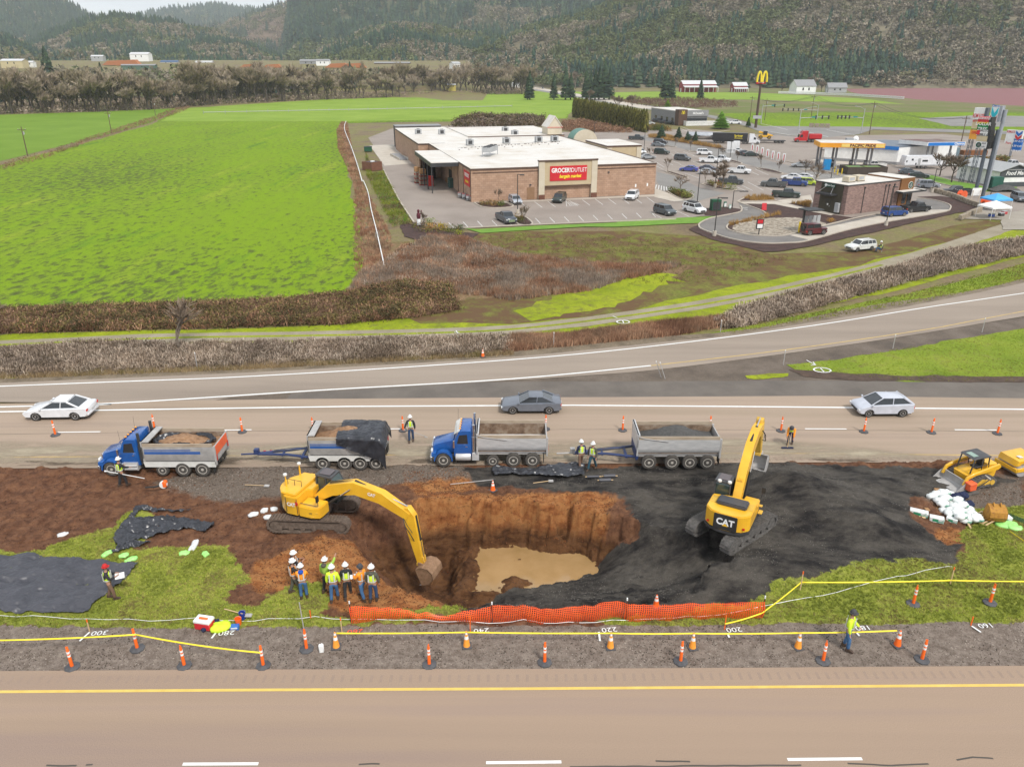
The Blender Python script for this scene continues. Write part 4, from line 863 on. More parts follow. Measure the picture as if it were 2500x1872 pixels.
def cloth(name,fz,u,v,m,parent=None,n=60,k=40,seed=0,amp=.05,freq=2.0,smooth=True):
 """draped sheet: fz(u, v) gives the point, folds are pushed along its normal"""
 U_,V_=np.meshgrid(np.linspace(*u,n),np.linspace(*v,k));Pn=fz(U_,V_)
 du=np.stack([np.gradient(a,axis=1) for a in Pn]);dv=np.stack([np.gradient(a,axis=0) for a in Pn]);nn=np.cross(du,dv,axis=0);nn /= np.linalg.norm(nn,axis=0)+1e-9
 x,y=Pn[0]+Pn[2]*.7,Pn[1]+Pn[2]*.4
 d=(1-np.abs(fbm(x*freq,y*freq,1,4,seed)*2-1)*2)*amp+(1-np.abs(fbm(x*freq*.7,y*freq*2.2,1.5,4,seed+5)*2-1)*2)*amp*.7
 Pn=Pn+nn*d;V=np.stack([a.ravel() for a in Pn],1);q=np.arange((n-1)*(k-1));q0=(q//(n-1))*n+q % (n-1)
 o=npmesh(name,V,np.stack([q0,q0+1,q0+n+1,q0+n],1),m,smooth=smooth)
 if parent:o.parent=parent
 return o
def tub(t,x0,x1,zb,zt,w,style,tail=None,head=.35):
 """open dump body: x0 (front) > x1 (rear)"""
 mb=MB();h=w/2
 sm=M_gv if style=='box' else M_alu
 for s in (-1,1):
  if style=='box':mb.prism([(s*(h-.16),zb),(s*h,zb+.3),(s*h,zt),(s*(h-.07),zt),(s*(h-.07),zb+.3),(s*(h-.2),zb+.04)],x1,x0,'yz')
  else:
   arc_=[(s*(h-.42+.42*sn9(a)),zb+.55-.55*cs9(a)) for a in [i*PI9/12 for i in range(7)]]
   mb.prism(arc_+[(s*h,zt),(s*(h-.06),zt)]+[(y-s*.06,z+.05) for y,z in arc_[::-1]],x1,x0,'yz')
 mb.box((x1,-h+.18,zb),(x0,h-.18,zb+.07));mb.bd('dump_body',sm,t,smooth=35)
 mb=MB();mb.box((x0-.08,-h,zb),(x0,h,zt+head));mb.box((x0-.5,-h+.05,zt+head-.06),(x0,h-.05,zt+head)) if style=='box' else mb.box((x0-.16,-h-.02,zt+head-.1),(x0+.02,h+.02,zt+head));mb.bd('headboard',M_gv if style=='box' else M_alu,t)
 mb=MB();mb.box((x1,-h+.02,zb+.05),(x1+.07,h-.02,zt-.02))
 mb.box((x1-.05,-h-.01,zb-.15),(x1+.06,-h+.12,zt+.03));mb.box((x1-.05,h-.12,zb-.15),(x1+.06,h+.01,zt+.03));mb.bd('tailgate',M_gv,t)
 mb=MB()
 for s in (-1,1):mb.box((x1+.1,s*(h-.035)-.04,zt+.003),(x0-.1,s*(h-.035)+.04,zt+.22))
 mb.bd('side_board',M_wood,t)
 mb=MB()
 for s in (-1,1):
  mb.box((x1+.09,s*(h-.1)-.018,zb+.3),(x0-.1,s*(h-.1)+.018,zt-.01))
 mb.box((x1+.09,-h+.13,zb+.1),(x0-.1,h-.13,zb+.16));mb.box((x0-.13,-h+.1,zb+.2),(x0-.1,h-.1,zt));mb.bd('tub_lining',M_rust,t)
 if style=='box':
  mb=MB()
  for s in (-1,1):mb.box((x1+.9,s*(h+.004)-.006,zb+.62),(x0-.15,s*(h+.004)+.006,zb+.8));mb.box((x1+1.5,s*(h+.004)-.006,zb+.86),(x0-.15,s*(h+.004)+.006,zb+.93))
  mb.bd('blue_stripe',paint((.03,.11,.35)),t)
  mb=MB()
  for s in (-1,1):mb.prism([(x1+.05,zb-.3),(x0-.05,zb-.3),(x0+.02,zb+.05),(x1-.0,zb+.05)],s*(h-.02)-.03,s*(h-.02)+.03)
  mb.bd('side_skirt',M_whitep,t)
 else:
  mb=MB()
  for s in (-1,1):mb.box((x1+.05,s*(h-.28)-.05,zb-.16),(x0-.05,s*(h-.28)+.05,zb+.03))
  mb.bd('side_rail',M_gv,t)
  mb=MB()
  for s in (-1,1):mb.tube([(x0-.05,s*(h+.02),zt+head-.12),(x0-.45,s*(h+.04),zt+.1),(x0-2.0,s*(h+.05),zt-.12)],.028,6)
  mb.bd('tarp_arm',M_gv,t)
 if tail:mb=MB();mb.box((x1-.03,-h+.12,zb+.45),(x1-.004,h-.12,zt-.05));mb.bd('tailgate_panel',tail,t)
def dump_truck(label,loc,rz,style,load=None):
 t=tg_('dump_truck',label,'dump truck',loc,rz)
 # front bumper at x=0 looking +X; everything behind is negative
 wd=2.3;h=wd/2
 mb=MB();mb.prism([(-.12,.62),(-.05,.9),(-.08,1.25),(-.2,1.42),(-1.5,1.78),(-1.55,.8),(-1.35,.72)]+[(-.82+.56*cs9(a),.5+.6*sn9(a)) for a in [PI9*.08+i*PI9*.84/6 for i in range(7)]][::-1][:0],-.62,.62,'xz',inset=.08,ins_w=.16);mb.bd('hood',M_blue,t,smooth=60)
 mb=MB()
 for s in (-1,1):
  a_=[(-.82-.62*cs9(a),.5+.66*sn9(a)) for a in [i*PI9/8 for i in range(9)]]
  mb.prism(a_+[(x*.9-.08,z-.1) for x,z in a_[::-1]],s*.98-.2,s*.98+.2);mb.box((-.35,s*.85-.28,.75),(-.05,s*.85+.28,1.0))
 mb.bd('fender',M_blue,t,smooth=50)
 mb=MB();mb.prism([(-1.5,.7),(-1.5,1.72),(-1.85,2.48),(-2.05,2.56),(-2.62,2.56),(-2.68,2.45),(-2.68,.7)],-1.0,1.0,'xz',inset=.03,ins_w=.08)
 mb.bd('cab',M_blue,t,smooth=40)
 mb=MB();mb.prism([(-1.545,1.78),(-1.80,2.36),(-1.84,2.35),(-1.6,1.78)],-.88,.88);mb.bd('windshield',M_glass2,t,smooth=0)
 mb=MB();mb.prism([(-1.9,2.5),(-1.55,2.3),(-1.6,2.38),(-1.95,2.6)],-.95,.95);mb.bd('sun_visor',M_blue if style=='box' else M_whitep,t)
 for s in (-1,1):
  mb=MB();mb.prism([(-1.72,1.62),(-1.88,2.25),(-2.4,2.3),(-2.45,1.62)],s*1.0-.008,s*1.0+.008);w_=mb.bd('side_window',M_g,t,smooth=0)
  mb=MB();mb.prism([(-1.62,.95),(-1.66,1.6),(-2.5,1.6),(-2.5,.95)],s*1.005-.012,s*1.005+.012);d=mb.bd('door',M_blue,t,bevel=.01)
  mb=MB();mb.box((-2.42,s*1.03-.015,1.42),(-2.28,s*1.03+.015,1.46));mb.bd('door_handle',M_chrome,d)
  mb=MB();mb.tube([(-1.6,s*1.02,1.6),(-1.55,s*1.3,1.65)],.02,6);mb.box((-1.6,s*1.3-.05,1.5),(-1.5,s*1.3+.05,2.0));mb.bd('mirror',M_chrome,t)
  mb=MB();mb.box((-.14,s*.82-.17,.98),(-.0,s*.82+.17,1.2));mb.bd('headlight',M_lamp,t,bevel=.04)
  mb=MB();mb.cyl((-2.82,s*.9,.75),(-2.82,s*.9,2.95),.09,12);mb.cyl((-2.82,s*.9,1.1),(-2.82,s*.9,2.1),.13,12);mb.bd('exhaust_stack',M_d if style=='box' else M_chrome,t)
  mb=MB()
  if style=='box':mb.box((-2.55,s*.92-.2,.42),(-1.65,s*.92+.2,.95));mb.box((-2.5,s*1.14-.04,.5),(-1.7,s*1.14+.04,.56));mb.box((-2.5,s*1.14-.04,.72),(-1.7,s*1.14+.04,.78))
  else:mb.lathe([(.0,-.5),(.27,-.5),(.3,-.46),(.3,.46),(.27,.5),(.0,.5)],18,'x',(-2.12,s*.86,.66));mb.box((-3.15,s*.86-.2,.45),(-2.7,s*.86+.2,.95))
  mb.bd('fuel_tank',M_alu,t,smooth=40)
 mb=MB();mb.box((-.1,-.5,.72),(-.02,.5,1.3));mb.bd('grille',M_chrome,t,bevel=.02)
 mb=MB();mb.box((-.1,-1.1,.42),(.06,1.1,.72));mb.bd('front_bumper',M_chrome,t,bevel=.03)
 mb=MB()
 for k in range(5):mb.box((-2.0,-.7+.35*k-.05,2.57),(-1.88,-.7+.35*k+.05,2.64))
 mb.bd('roof_lamp',M_amber,t,bevel=.01)
 mb=MB();mb.tube([(-1.7,-.95,1.8),(-1.72,-1.05,3.2)],.008,5);mb.tube([(-1.7,.95,1.8),(-1.72,1.05,3.2)],.008,5);mb.bd('antenna',M_d,t)
 mb=MB();mb.box((-7.5,-.45,.62),(-.4,-.33,.86));mb.box((-7.5,.33,.62),(-.4,.45,.86))
 for x in (-3.1,-4.6,-6.0,-7.4):mb.box((x-.06,-.4,.64),(x+.06,.4,.82))
 mb.bd('chassis',M_d,t)
 tub(t,-3.0,-7.6,.98,2.1,wd,style,M_orng if style=='box' else None)
 for x,r in ((-.82,.49),(-4.05,.4),(-5.4,.49),(-6.65,.49)):
  for s in (-1,1):wh9(t,x,s*(h-.19) if x<-1 else s*(h-.16),r,.42 if x<-5 else .3,M_tyre2,M_rimw,22)
 for s in (-1,1):mb=MB();mb.box((-7.4,s*.9-.25,.3),(-7.36,s*.9+.25,1.0));mb.bd('mud_flap',M_k,t)
 for s in (-1,1):mb=MB();mb.box((-7.67,s*.98-.06,1.1),(-7.64,s*.98+.06,1.5));mb.bd('tail_light',M_red,t)
 if load:heap('soil_load',-7.45,-3.15,-1.02,1.02,1.8,.5,load,t,3,cx=.55,sp=.3)
 return t
def pup_trailer(label,loc,rz,style,load,wx=(-.95,-2.3,-3.3,-4.4),L_=5.2,bar=4.4,zt=2.15,lh=.9,lz=1.65):
 t=tg_('dump_trailer',label,'trailer',loc,rz);wd=2.3;h=wd/2
 tub(t,-.1,-L_,.98,zt,wd,style)
 mb=MB();mb.box((-L_+.2,-.5,.62),(-.2,-.38,.95));mb.box((-L_+.2,.38,.62),(-.2,.5,.95));mb.box((-.9,-.8,.8),(-.2,.8,.95));mb.bd('chassis',M_d,t)
 mb=MB();mb.hexa([(bar,-.1,.62),(bar,.1,.62),(-.2,.85,.62),(-.2,-.85,.62)],[(bar,-.1,.78),(bar,.1,.78),(-.2,.85,.8),(-.2,-.85,.8)]) if False else None
 for s in (-1,1):mb.tube([(bar,s*.06,.6),(bar*.45,s*.3,.7),(-.3,s*.8,.72)],.085,6)
 mb.box((.4,-.75,.62),(.56,.75,.74));mb.box((bar*.5,-.4,.62),(bar*.5+.12,.4,.72));mb.box((-.25,-.95,.6),(-.08,.95,1.3));mb.bd('drawbar',M_dblue,t)
 mb=MB();mb.tube([(bar+.02,0,.6),(bar+1.1,0,.55)],.06,8);mb.box((bar-.1,-.16,.6),(bar+.2,.16,.95));mb.bd('coupling',M_gv if style != 'box' else M_dblue,t)
 mb=MB()
 for k in range(9):mb.box((bar*.9-.42*k-.08,-.33-.05*k-.012,.6),(bar*.9-.42*k+.08,-.33-.05*k+.004,.66))
 mb.bd('reflector_strip',M_red,t)
 mb=MB();mb.tube([(bar*.7,.1,.8),(bar*.4,.2,1.0),(bar*.2,-.1,.85),(-.1,.1,1.1)],.025,6);mb.tube([(bar*.7,-.1,.8),(bar*.4,-.15,.95),(-.1,-.2,1.0)],.02,6);mb.bd('air_hose',M_hose,t)
 for x in wx:
  for s in (-1,1):wh9(t,x,s*(h-.19),.49,.4,M_tyre2,M_rimw,22)
 mb=MB();mb.box((-L_-.02,-1.1,.35),(-L_+.02,-.6,.95));mb.box((-L_-.02,.6,.35),(-L_+.02,1.1,.95));mb.bd('mud_flap',M_k,t)
 for s in (-1,1):mb=MB();mb.box((-L_-.05,s*1.0-.06,1.1),(-L_-.01,s*1.0+.06,1.5));mb.bd('tail_light',M_red,t)
 heap('load',-L_+.15,-.25,-1.02,1.02,lz,lh,load,t,7,sp=.32)
 return t
def px_m(y):return (y*cs9(TH)+H*sn9(TH))/F
def truck_at(c,x,y,off=1.2):p=P(c,x,y);return (p[0],p[1]+off-.1,0)
t1=dump_truck('blue dump truck with an orange tailgate panel carrying brown soil and black plastic',truck_at('T1',640,545),PI9,'box',M_soilload)
t1.location=(P('T1',722,548)[0]-.82,P('T1',722,548)[1]+1.05,0)
t2=dump_truck('blue dump truck with a bright metal tub, empty, in the middle of the row',truck_at('T2',1195,465),PI9,'round')
t2.location=(P('T2',1278,466)[0]-.82,P('T2',1278,466)[1]+1.05,0)
p=P('T2',415,486);tr1=pup_trailer('four axle dump trailer with a blue stripe, soil heap and black sheet over its rear',(p[0]-.95,p[1]+1.0,0),PI9,'box',M_soilload,wx=(-.95,-2.38,-3.38,-4.42),L_=4.9,bar=3.6)
p=P('T3',581,518);tr2=pup_trailer('bright metal dump trailer heaped with dark gravel',(p[0]-.95,p[1]+1.0,0),PI9,'round',M_gravload,wx=(-.95,-2.45,-3.6,-4.75),L_=5.5,bar=3.9)
# black plastic lying in the first truck and over the first trailer
def ring(U_,V_):a=U_;r=.75+.35*V_;return np.array([-5.3+2.15*np.cos(a)*np.clip(r,0,1.0),.85*np.sin(a)*r,2.02+.22*np.sin(V_*3.1)+.08*np.sin(a*5)])
cl=cloth('plastic_sheet',ring,(.0,6.28),(0,1),M_tarp,t1,90,14,3,.09,3)
def over(U_,V_):
 x=-2.0-U_*2.95;y=-1.75+V_*3.3
 z=np.where(y<-1.2,2.35+(y+1.2)*3.0*(.25+.75*U_),np.where(y>1.15,2.5-(y-1.15)*2.0,2.42+.18*np.cos(y*1.4)-.35*np.exp(-((y-.1)/.6)**2)*(1-U_)))
 y=np.where(y<-1.2,-1.22-(.12*U_),np.clip(y,-1.3,1.25));z=np.maximum(z,.75)
 y=-y;x=x-np.maximum(0,(U_-.93))*2.2;z=z-np.maximum(0,U_-.93)*9*(1)
 return np.array([x,y,z])
cl=cloth('plastic_sheet',over,(0,1),(0,1),M_tarp,tr1,60,56,6,.07,2.0)
# ------------------------------------------------------------------ excavators
def cat_logo(parent,M,size=.32,big=False,bg=None):
 """lettering with the triangle under the middle letter"""
 tp_('CAT',size,mat('decal_white',(.8,.8,.8),rough=.5),parent,M @ T(0,0,.004),.004,'logo_lettering',bold=size*.035,sx=.92)
 mb=MB();s=size;mb.at(M @ T(0,0,.009));mb.add([(-.30*s,-.42*s,0),(.34*s,-.42*s,0),(.02*s,-.12*s,0),(-.30*s,-.42*s,.004),(.34*s,-.42*s,.004),(.02*s,-.12*s,.004)],[(0,1,2),(3,4,5),(0,1,4,3),(1,2,5,4),(2,0,3,5)])
 mb.bd('logo_triangle',mat('decal_yellow',(.85,.5,.02),rough=.5),parent,smooth=0)
def tracks(parent,L_,w,gauge,ht,m,ang=0.0,pads=None):
 for s in (-1,1):
  R_=Matrix.Rotation(ang,4,'Z');mb=MB().at(R_);r=ht/2;hl=L_/2-r;y=s*gauge/2
  o_=[(hl+r*cs9(a),r+r*sn9(a)) for a in [-PI9/2+i*PI9/8 for i in range(9)]]+[(-hl-r*cs9(a),r+r*sn9(a)) for a in [PI9/2-i*PI9/8 for i in range(9)]]
  i_=[(x*(1-.09/(L_/2)),r+(z-r)*.80) for x,z in o_]
  n=len(o_)
  for k in range(n):
   a,b=o_[k],o_[(k+1) % n];c,d=i_[(k+1) % n],i_[k];mb.prism([a,b,c,d],y-w/2,y+w/2)
  # grousers
  per=2*hl*2+2*PI9*r;np_=int(per/.17)
  for k in range(np_):
   q=per*k/np_
   if q<2*hl:x,z,an=-hl+q,2*r,0
   elif q<2*hl+PI9*r:a=(q-2*hl)/r;x,z,an=hl+r*sn9(a),r+r*cs9(a),a
   elif q<4*hl+PI9*r:x,z,an=hl-(q-2*hl-PI9*r),0,PI9
   else:a=PI9+(q-4*hl-PI9*r)/r;x,z,an=-hl+r*sn9(a),r+r*cs9(a),a
   mb.at(R_ @ T(x,y,z) @ RY(an));mb.box((-.055,-w/2-.01,-.01),(.045,w/2+.01,.022));mb.box((.02,-w/2-.01,.02),(.045,w/2+.01,.05))
  mb.bd('track',m,parent,smooth=0)
  mb=MB().at(R_);mb.box((-hl+.1,y-w*.3,.2),(hl-.1,y+w*.3,ht-.2))
  for x in np.linspace(-hl+.25,hl-.25,6):mb.lathe([(.02,-w*.42),(.14,-w*.42),(.14,w*.42),(.02,w*.42)],12,'y',(x,y,.22))
  mb.lathe([(.02,-w*.4),(r*.66,-w*.4),(r*.66,w*.4),(.02,w*.4)],16,'y',(hl,y,r));mb.lathe([(.02,-w*.4),(r*.66,-w*.4),(r*.66,w*.4),(.02,w*.4)],16,'y',(-hl,y,r));mb.bd('track_frame',m,parent)
def arm_seg(parent,name,pts,w,m,M,bevel=.02):
 mb=MB().at(M);mb.prism(pts,-w/2,w/2);return mb.bd(name,m,parent,bevel=bevel)
def cylinder_ram(parent,a,b,r,M,split=.55,y=0.0):
 a=Vector((a[0],y,a[1]));b=Vector((b[0],y,b[1]));c=a.lerp(b,split)
 mb=MB().at(M);mb.cyl(tuple(a),tuple(c),r,12);mb.cyl(tuple(a.lerp(b,split-.05)),tuple(c),r*1.2,12);o=mb.bd('hydraulic_cylinder',M_k,parent)
 mb=MB().at(M);mb.cyl(tuple(c),tuple(b),r*.5,10);mb.bd('rod',M_rod,o);return o
def thick(pts,ws):
 """side outline of a bent beam through pts with half depths ws"""
 up,dn=[],[]
 n=len(pts)
 for i,p in enumerate(pts):
  a=Vector(pts[max(0,i-1)]);b=Vector(pts[min(n-1,i+1)]);d=(b-a).normalized();q=Vector((-d.y,d.x))
  up.append(tuple(Vector(p)+q*ws[i]));dn.append(tuple(Vector(p)-q*ws[i]))
 return up+dn[::-1]
def bucket(parent,M,w,s,m,teeth=True):
 """shell hanging from its pivot at the origin; opening towards -X"""
 prof=[(-.12,.02),(.3,-.02),(.62,-.25),(.7,-.62),(.52,-.98),(.1,-1.12),(-.38,-1.0)]
 pr=[(x*s,z*s) for x,z in prof];inn=[(x*.9-.02,z*.93-.03) for x,z in pr]
 mb=MB().at(M)
 for k in range(len(pr)-1):mb.prism([pr[k],pr[k+1],inn[k+1],inn[k]],-w/2,w/2)
 for y in (-w/2,w/2-.03):mb.prism(pr,y,y+.03)
 for y in (-w*.2,w*.2):mb.prism([(-.1*s,.0),(.05*s,.22*s),(.3*s,.0)],y-.03,y+.03)
 o=mb.bd('bucket',m,parent,smooth=30)
 if teeth:
  for k in range(5):mb2=MB().at(M);y=-w*.42+w*.21*k;mb2.hexa([(-.38*s,y-.05,-1.03*s),(-.38*s,y+.05,-1.03*s),(-.36*s,y+.05,-.95*s),(-.36*s,y-.05,-.95*s)],[(-.56*s,y-.025,-.96*s),(-.56*s,y+.025,-.96*s),(-.56*s,y+.025,-.94*s),(-.56*s,y-.025,-.94*s)]);mb2.bd('tooth',M_gv,o)
 return o
def exv(label,loc,base_deg,heading_deg,boom,stick_end,brot,track_m,bw,bs,new,bm_,L_=4.6,zoff=0.0):
 t=tg_('excavator',label,'excavator',loc,0)
 tracks(t,L_,.6,2.25,.85,track_m,rd9(base_deg))
 mb=MB().at(RZ(rd9(base_deg)));mb.box((-.8,-.85,.35),(.8,.85,.8));mb.lathe([(.0,.78),(.62,.78),(.62,1.0),(0,1.0)],24);mb.bd('undercarriage',track_m,t)
 Rz=RZ(rd9(heading_deg));z0=.98
 # upper structure outline in plan (x forward)
 rear=1.85 if not new else 1.62
 plan=[(1.2,-1.15),(1.2,-.3),(1.2,.25),(-.1,1.2)] if False else None
 if new:pl=[(1.15,-1.12),(1.15,-.25),(.3,-.25),(.3,.3),(-.1,1.2),(-.75,1.22)]+[(-.1+rear*cs9(a)*.98,rear*.78*sn9(a)) for a in [PI9*(.70+.6*i/9) for i in range(10)]]+[(-.75,-1.25),(.7,-1.25)]
 else:pl=[(1.1,-1.2),(1.1,-.3),(.2,-.3),(.2,.3),(-.15,1.2),(-1.5,1.2),(-1.85,.85),(-2.0,.3),(-2.0,-.3),(-1.85,-.85),(-1.5,-1.2)]
 mb=MB().at(Rz);mb.prism(pl,z0,z0+.14,'xy');mb.bd('deck',M_d,t)
 mb=MB().at(Rz @ Matrix.Diagonal((1.1,1.12,1,1)) @ T(0,0,-.09) if new else Rz)
 if new:
  bodyp=[(.2,-.28),(.2,.25),(-.15,1.18),(-.75,1.2)]+[(-.1+rear*cs9(a)*.98,rear*.78*sn9(a)) for a in [PI9*(.70+.6*i/9) for i in range(10)]]+[(-.75,-1.22),(-.1,-1.24),(-.1,-.28)]
  mb.prism(bodyp,z0+.14,z0+1.3,'xy');mb.prism([(1.1,-1.1),(1.14,-.9),(1.14,-.3),(-.05,-.3),(-.05,-1.22),(.7,-1.24)],z0+.14,z0+.82,'xy')
  mb.prism([(-.2,-1.15),(-.2,1.0),(-1.1,1.0),(-1.3,.4),(-1.3,-.4),(-1.1,-1.1)],z0+1.3,z0+1.42,'xy')
 else:
  mb.prism([(.1,-1.18),(.1,-.3),(.1,.3),(-.1,1.18),(-1.45,1.18),(-1.8,.85),(-1.97,.3),(-1.97,-.3),(-1.8,-.85),(-1.45,-1.18)],z0+.14,z0+1.12,'xy');mb.prism([(1.05,-1.15),(1.05,-.35),(.1,-.35),(.1,-1.18)],z0+.14,z0+.8,'xy')
 hs=mb.bd('engine_housing',M_cat,t,bevel=.05,seg=2)
 if new:
  mb=MB().at(Rz @ Matrix.Diagonal((1.1,1.12,1,1)))
  mb.box((-.75,-1.262,z0+.2),(-.735,-1.235,z0+1.15));mb.box((-.1,-1.262,z0+.2),(-.085,-1.235,z0+1.15));mb.box((.0,-1.1,z0+.825),(1.0,-1.05,z0+.83));mb.bd('panel_gap',M_d,hs)
  mb=MB().at(Rz)
  for x in (-1.2,.15-.9):
   mb.tube([(x,-.5,z0+1.42),(x,-.5,z0+1.75),(x+.45,-.5,z0+1.75),(x+.45,-.5,z0+1.42)],.018,6)
  mb.bd('handrail',M_k,t)
 else:
  mb=MB().at(Rz);mb.prism([(-.35,-.85),(-.35,.75),(-1.15,.75),(-1.15,-.85)],z0+1.12,z0+1.34,'xy');mb.bd('engine_cover',mat('dark_grey_cover',[(.045,.047,.055),(.07,.072,.08)],rough=.4),t,bevel=.06,seg=2)
  mb=MB().at(Rz)
  for y in (-1.0,.95):mb.prism([(-.3,y-.14),(-.3,y+.14),(-1.0,y+.14),(-1.0,y-.14)],z0+1.12,z0+1.14,'xy')
  mb.bd('air_grille',M_cat2,hs)
  mb=MB().at(Rz);mb.prism([(-1.985,-.62),(-1.985,.62),(-1.99,.62),(-1.99,-.62)],z0+.2,z0+1.08,'xy');mb.box((-2.0,-.58,z0+.2),(-1.965,.58,z0+1.1));mb.bd('rear_panel',M_k,t,bevel=.02)
  for y,m_ in ((-.95,M_red),(.95,M_red)):mb=MB().at(Rz);mb.box((-1.83,y-.06,z0+.35),(-1.78,y+.06,z0+.47));mb.bd('tail_light',m_,t)
 # cab on the left front
 mb=MB().at(Rz);x0,x1,y0,y1=(.1,1.45,.35,1.2) if new else (.15,1.4,.38,1.2)
 cp=[(x0,z0+.14),(x1-.1,z0+.14),(x1,z0+.5),(x1-.12,z0+1.3),(x1-.35,z0+1.72),(x0+.05,z0+1.76),(x0,z0+1.6)]
 mb.prism([(a,b) for a,b in cp],y0+.04,y1-.04);cb=mb.bd('cab_glass',M_glass2,t,smooth=0)
 mb=MB().at(Rz)
 for y in (y0,y1):
  for a,b in zip(cp,cp[1:]+cp[:1]):mb.tube([(a[0],y,a[1]),(b[0],y,b[1])],.045,6)
  mb.tube([(x0+.6,y,z0+.14),(x0+.6,y,z0+1.74)],.04,6);mb.tube([(x0,y,z0+.8),(x1-.05,y,z0+.8)],.03,6)
 mb.prism([(x0-.02,z0+1.74),(x1-.32,z0+1.72),(x1-.32,z0+1.8),(x0-.02,z0+1.84)],y0-.03,y1+.03);mb.box((x0-.02,y0,z0+.14),(x0+.02,y1,z0+.85));mb.box((x0,y1-.03,z0+.14),(x0+.62,y1+.03,z0+.8))
 mb.bd('cab_frame',mat('cab_grey',[(.05,.05,.053),(.08,.08,.083)],rough=.45),t)
 mb=MB().at(Rz);mb.box((x0+.15,y0+.1,z0+1.845),(x0+.85,y1-.1,z0+1.87));mb.bd('roof_hatch',mat('smoky_hatch',[(.09,.07,.075),(.12,.1,.1)],rough=.2),t)
 # gps masts
 for (x,y) in (((-1.25,-.6),(-1.25,.75)) if new else ((.05,.95),(.12,.42))):
  mb=MB().at(Rz);zb=z0+1.3 if new else z0+1.78;hh=.75 if new else .1
  if new:mb.cyl((x,y,zb-.1),(x,y,zb+hh*.6),.05,8)
  mb.cyl((x,y,zb),(x,y,zb+hh-.02),.03,8);mb.bd('antenna_mast',M_cat,t)
  mb=MB().at(Rz);mb.lathe([(0,0),(.11,0),(.12,.04),(.1,.1),(.0,.11)],14,'z',(x,y,zb+hh-.03));mb.bd('antenna_dome',M_whitep,t)
 # boom, stick, bucket in the vertical plane y = -.02
 M=Rz @ T(0,-.02,0)
 bp_=boom;n=len(bp_)
 arm_seg(t,'boom',thick(bp_,[.22,.36,.4,.36,.25][:n] if n==5 else [.2,.32,.3,.2]),.48,M_cat,M,.02)
 e=bp_[-1];se=stick_end;d=Vector((se[0]-e[0],se[1]-e[1])).normalized();st=(e[0]-d.x*.55,e[1]-d.y*.55)
 arm_seg(t,'stick',thick([st,e,(e[0]*.6+se[0]*.4,e[1]*.6+se[1]*.4),se],[.12,.36,.3,.16]),.4,M_cat if new else M_cat2,M,.02)
 mid=bp_[1];cylinder_ram(t,(bp_[2][0],bp_[2][1]+.38),(st[0],st[1]),.085,M,.62)
 for y in (-.3,.3):cylinder_ram(t,(1.0,z0+.35),(bp_[2][0]-.2,bp_[2][1]-.05),.075,M,.6,y)
 q=Vector((-d.y,d.x));sg=1
 pa=Vector((e[0],e[1]))+q*sg*.36;pb=Vector((se[0],se[1]))-d*.45+q*sg*.25
 cylinder_ram(t,tuple(pa),tuple(pb),.065,M,.6)
 mb=MB().at(M)
 for y in (-.12,.12):mb.tube([(pb.x,y,pb.y),(se[0]-d.x*.3,y,se[1]-d.y*.3)],.04,6);mb.tube([(pb.x,y,pb.y),(se[0]+q.x*.22,y,se[1]+q.y*.22-.05)],.045,6)
 mb.box((se[0]-.22,-.22,se[1]-.12),(se[0]+.22,.22,se[1]+.08));mb.bd('bucket_linkage',M_cat2,t,bevel=.02)
 bucket(t,M @ T(se[0],0,se[1]-.05) @ RY(rd9(brot)),bw,bs,bm_,True)
 # hoses along the boom
 mb=MB().at(M)
 for k in range(4):
  y=-.18+.09*k;mb.tube([(bp_[0][0]-.05+.03*k,y,bp_[0][1]+.18),(bp_[0][0]+.25,y-.05,bp_[0][1]+.62),(bp_[1][0],y,bp_[1][1]+.36+.02*k),(bp_[2][0],y,bp_[2][1]+.38)],.022,6)
 mb.tube([(e[0]-.3,-.24,e[1]-.15),(e[0]-.1,-.42,e[1]-.5),(e[0]+.2,-.4,e[1]-1.0),(e[0]*.5+se[0]*.5,-.2,(e[1]+se[1])/2)],.025,6);mb.tube([(e[0]-.3,-.22,e[1]-.1),(e[0]-.0,-.36,e[1]-.45),(e[0]+.25,-.3,e[1]-.9)],.02,6)
 mb.bd('hydraulic_hose',M_hose,t)
 if not new:
  mb=MB().at(M)
  for k in range(4):y=-.12+.08*k;mb.tube([(bp_[1][0]*.5,y,bp_[1][1]*.5+bp_[0][1]*.5+.4),(bp_[2][0],y,bp_[2][1]+.35),(bp_[-1][0]-.3,y,bp_[-1][1]+.2)],.028,6)
  mb.bd('boom_pipe',M_cat,t)
 # mirrors and steps
 mb=MB().at(Rz);mb.tube([(1.1,-1.15,z0+.8),(1.2,-1.25,z0+1.3)],.02,6);mb.box((1.13,-1.36,z0+1.15),(1.2,-1.14,z0+1.5));mb.bd('mirror',M_k,t)
 mb=MB().at(Rz);mb.box((.55,-1.4,z0+.15),(.95,-1.18,z0+.19));mb.box((.9,-1.32,z0+.4),(1.12,-1.12,z0+.43));mb.bd('step',M_cat2,t)
 return t,Rz,z0
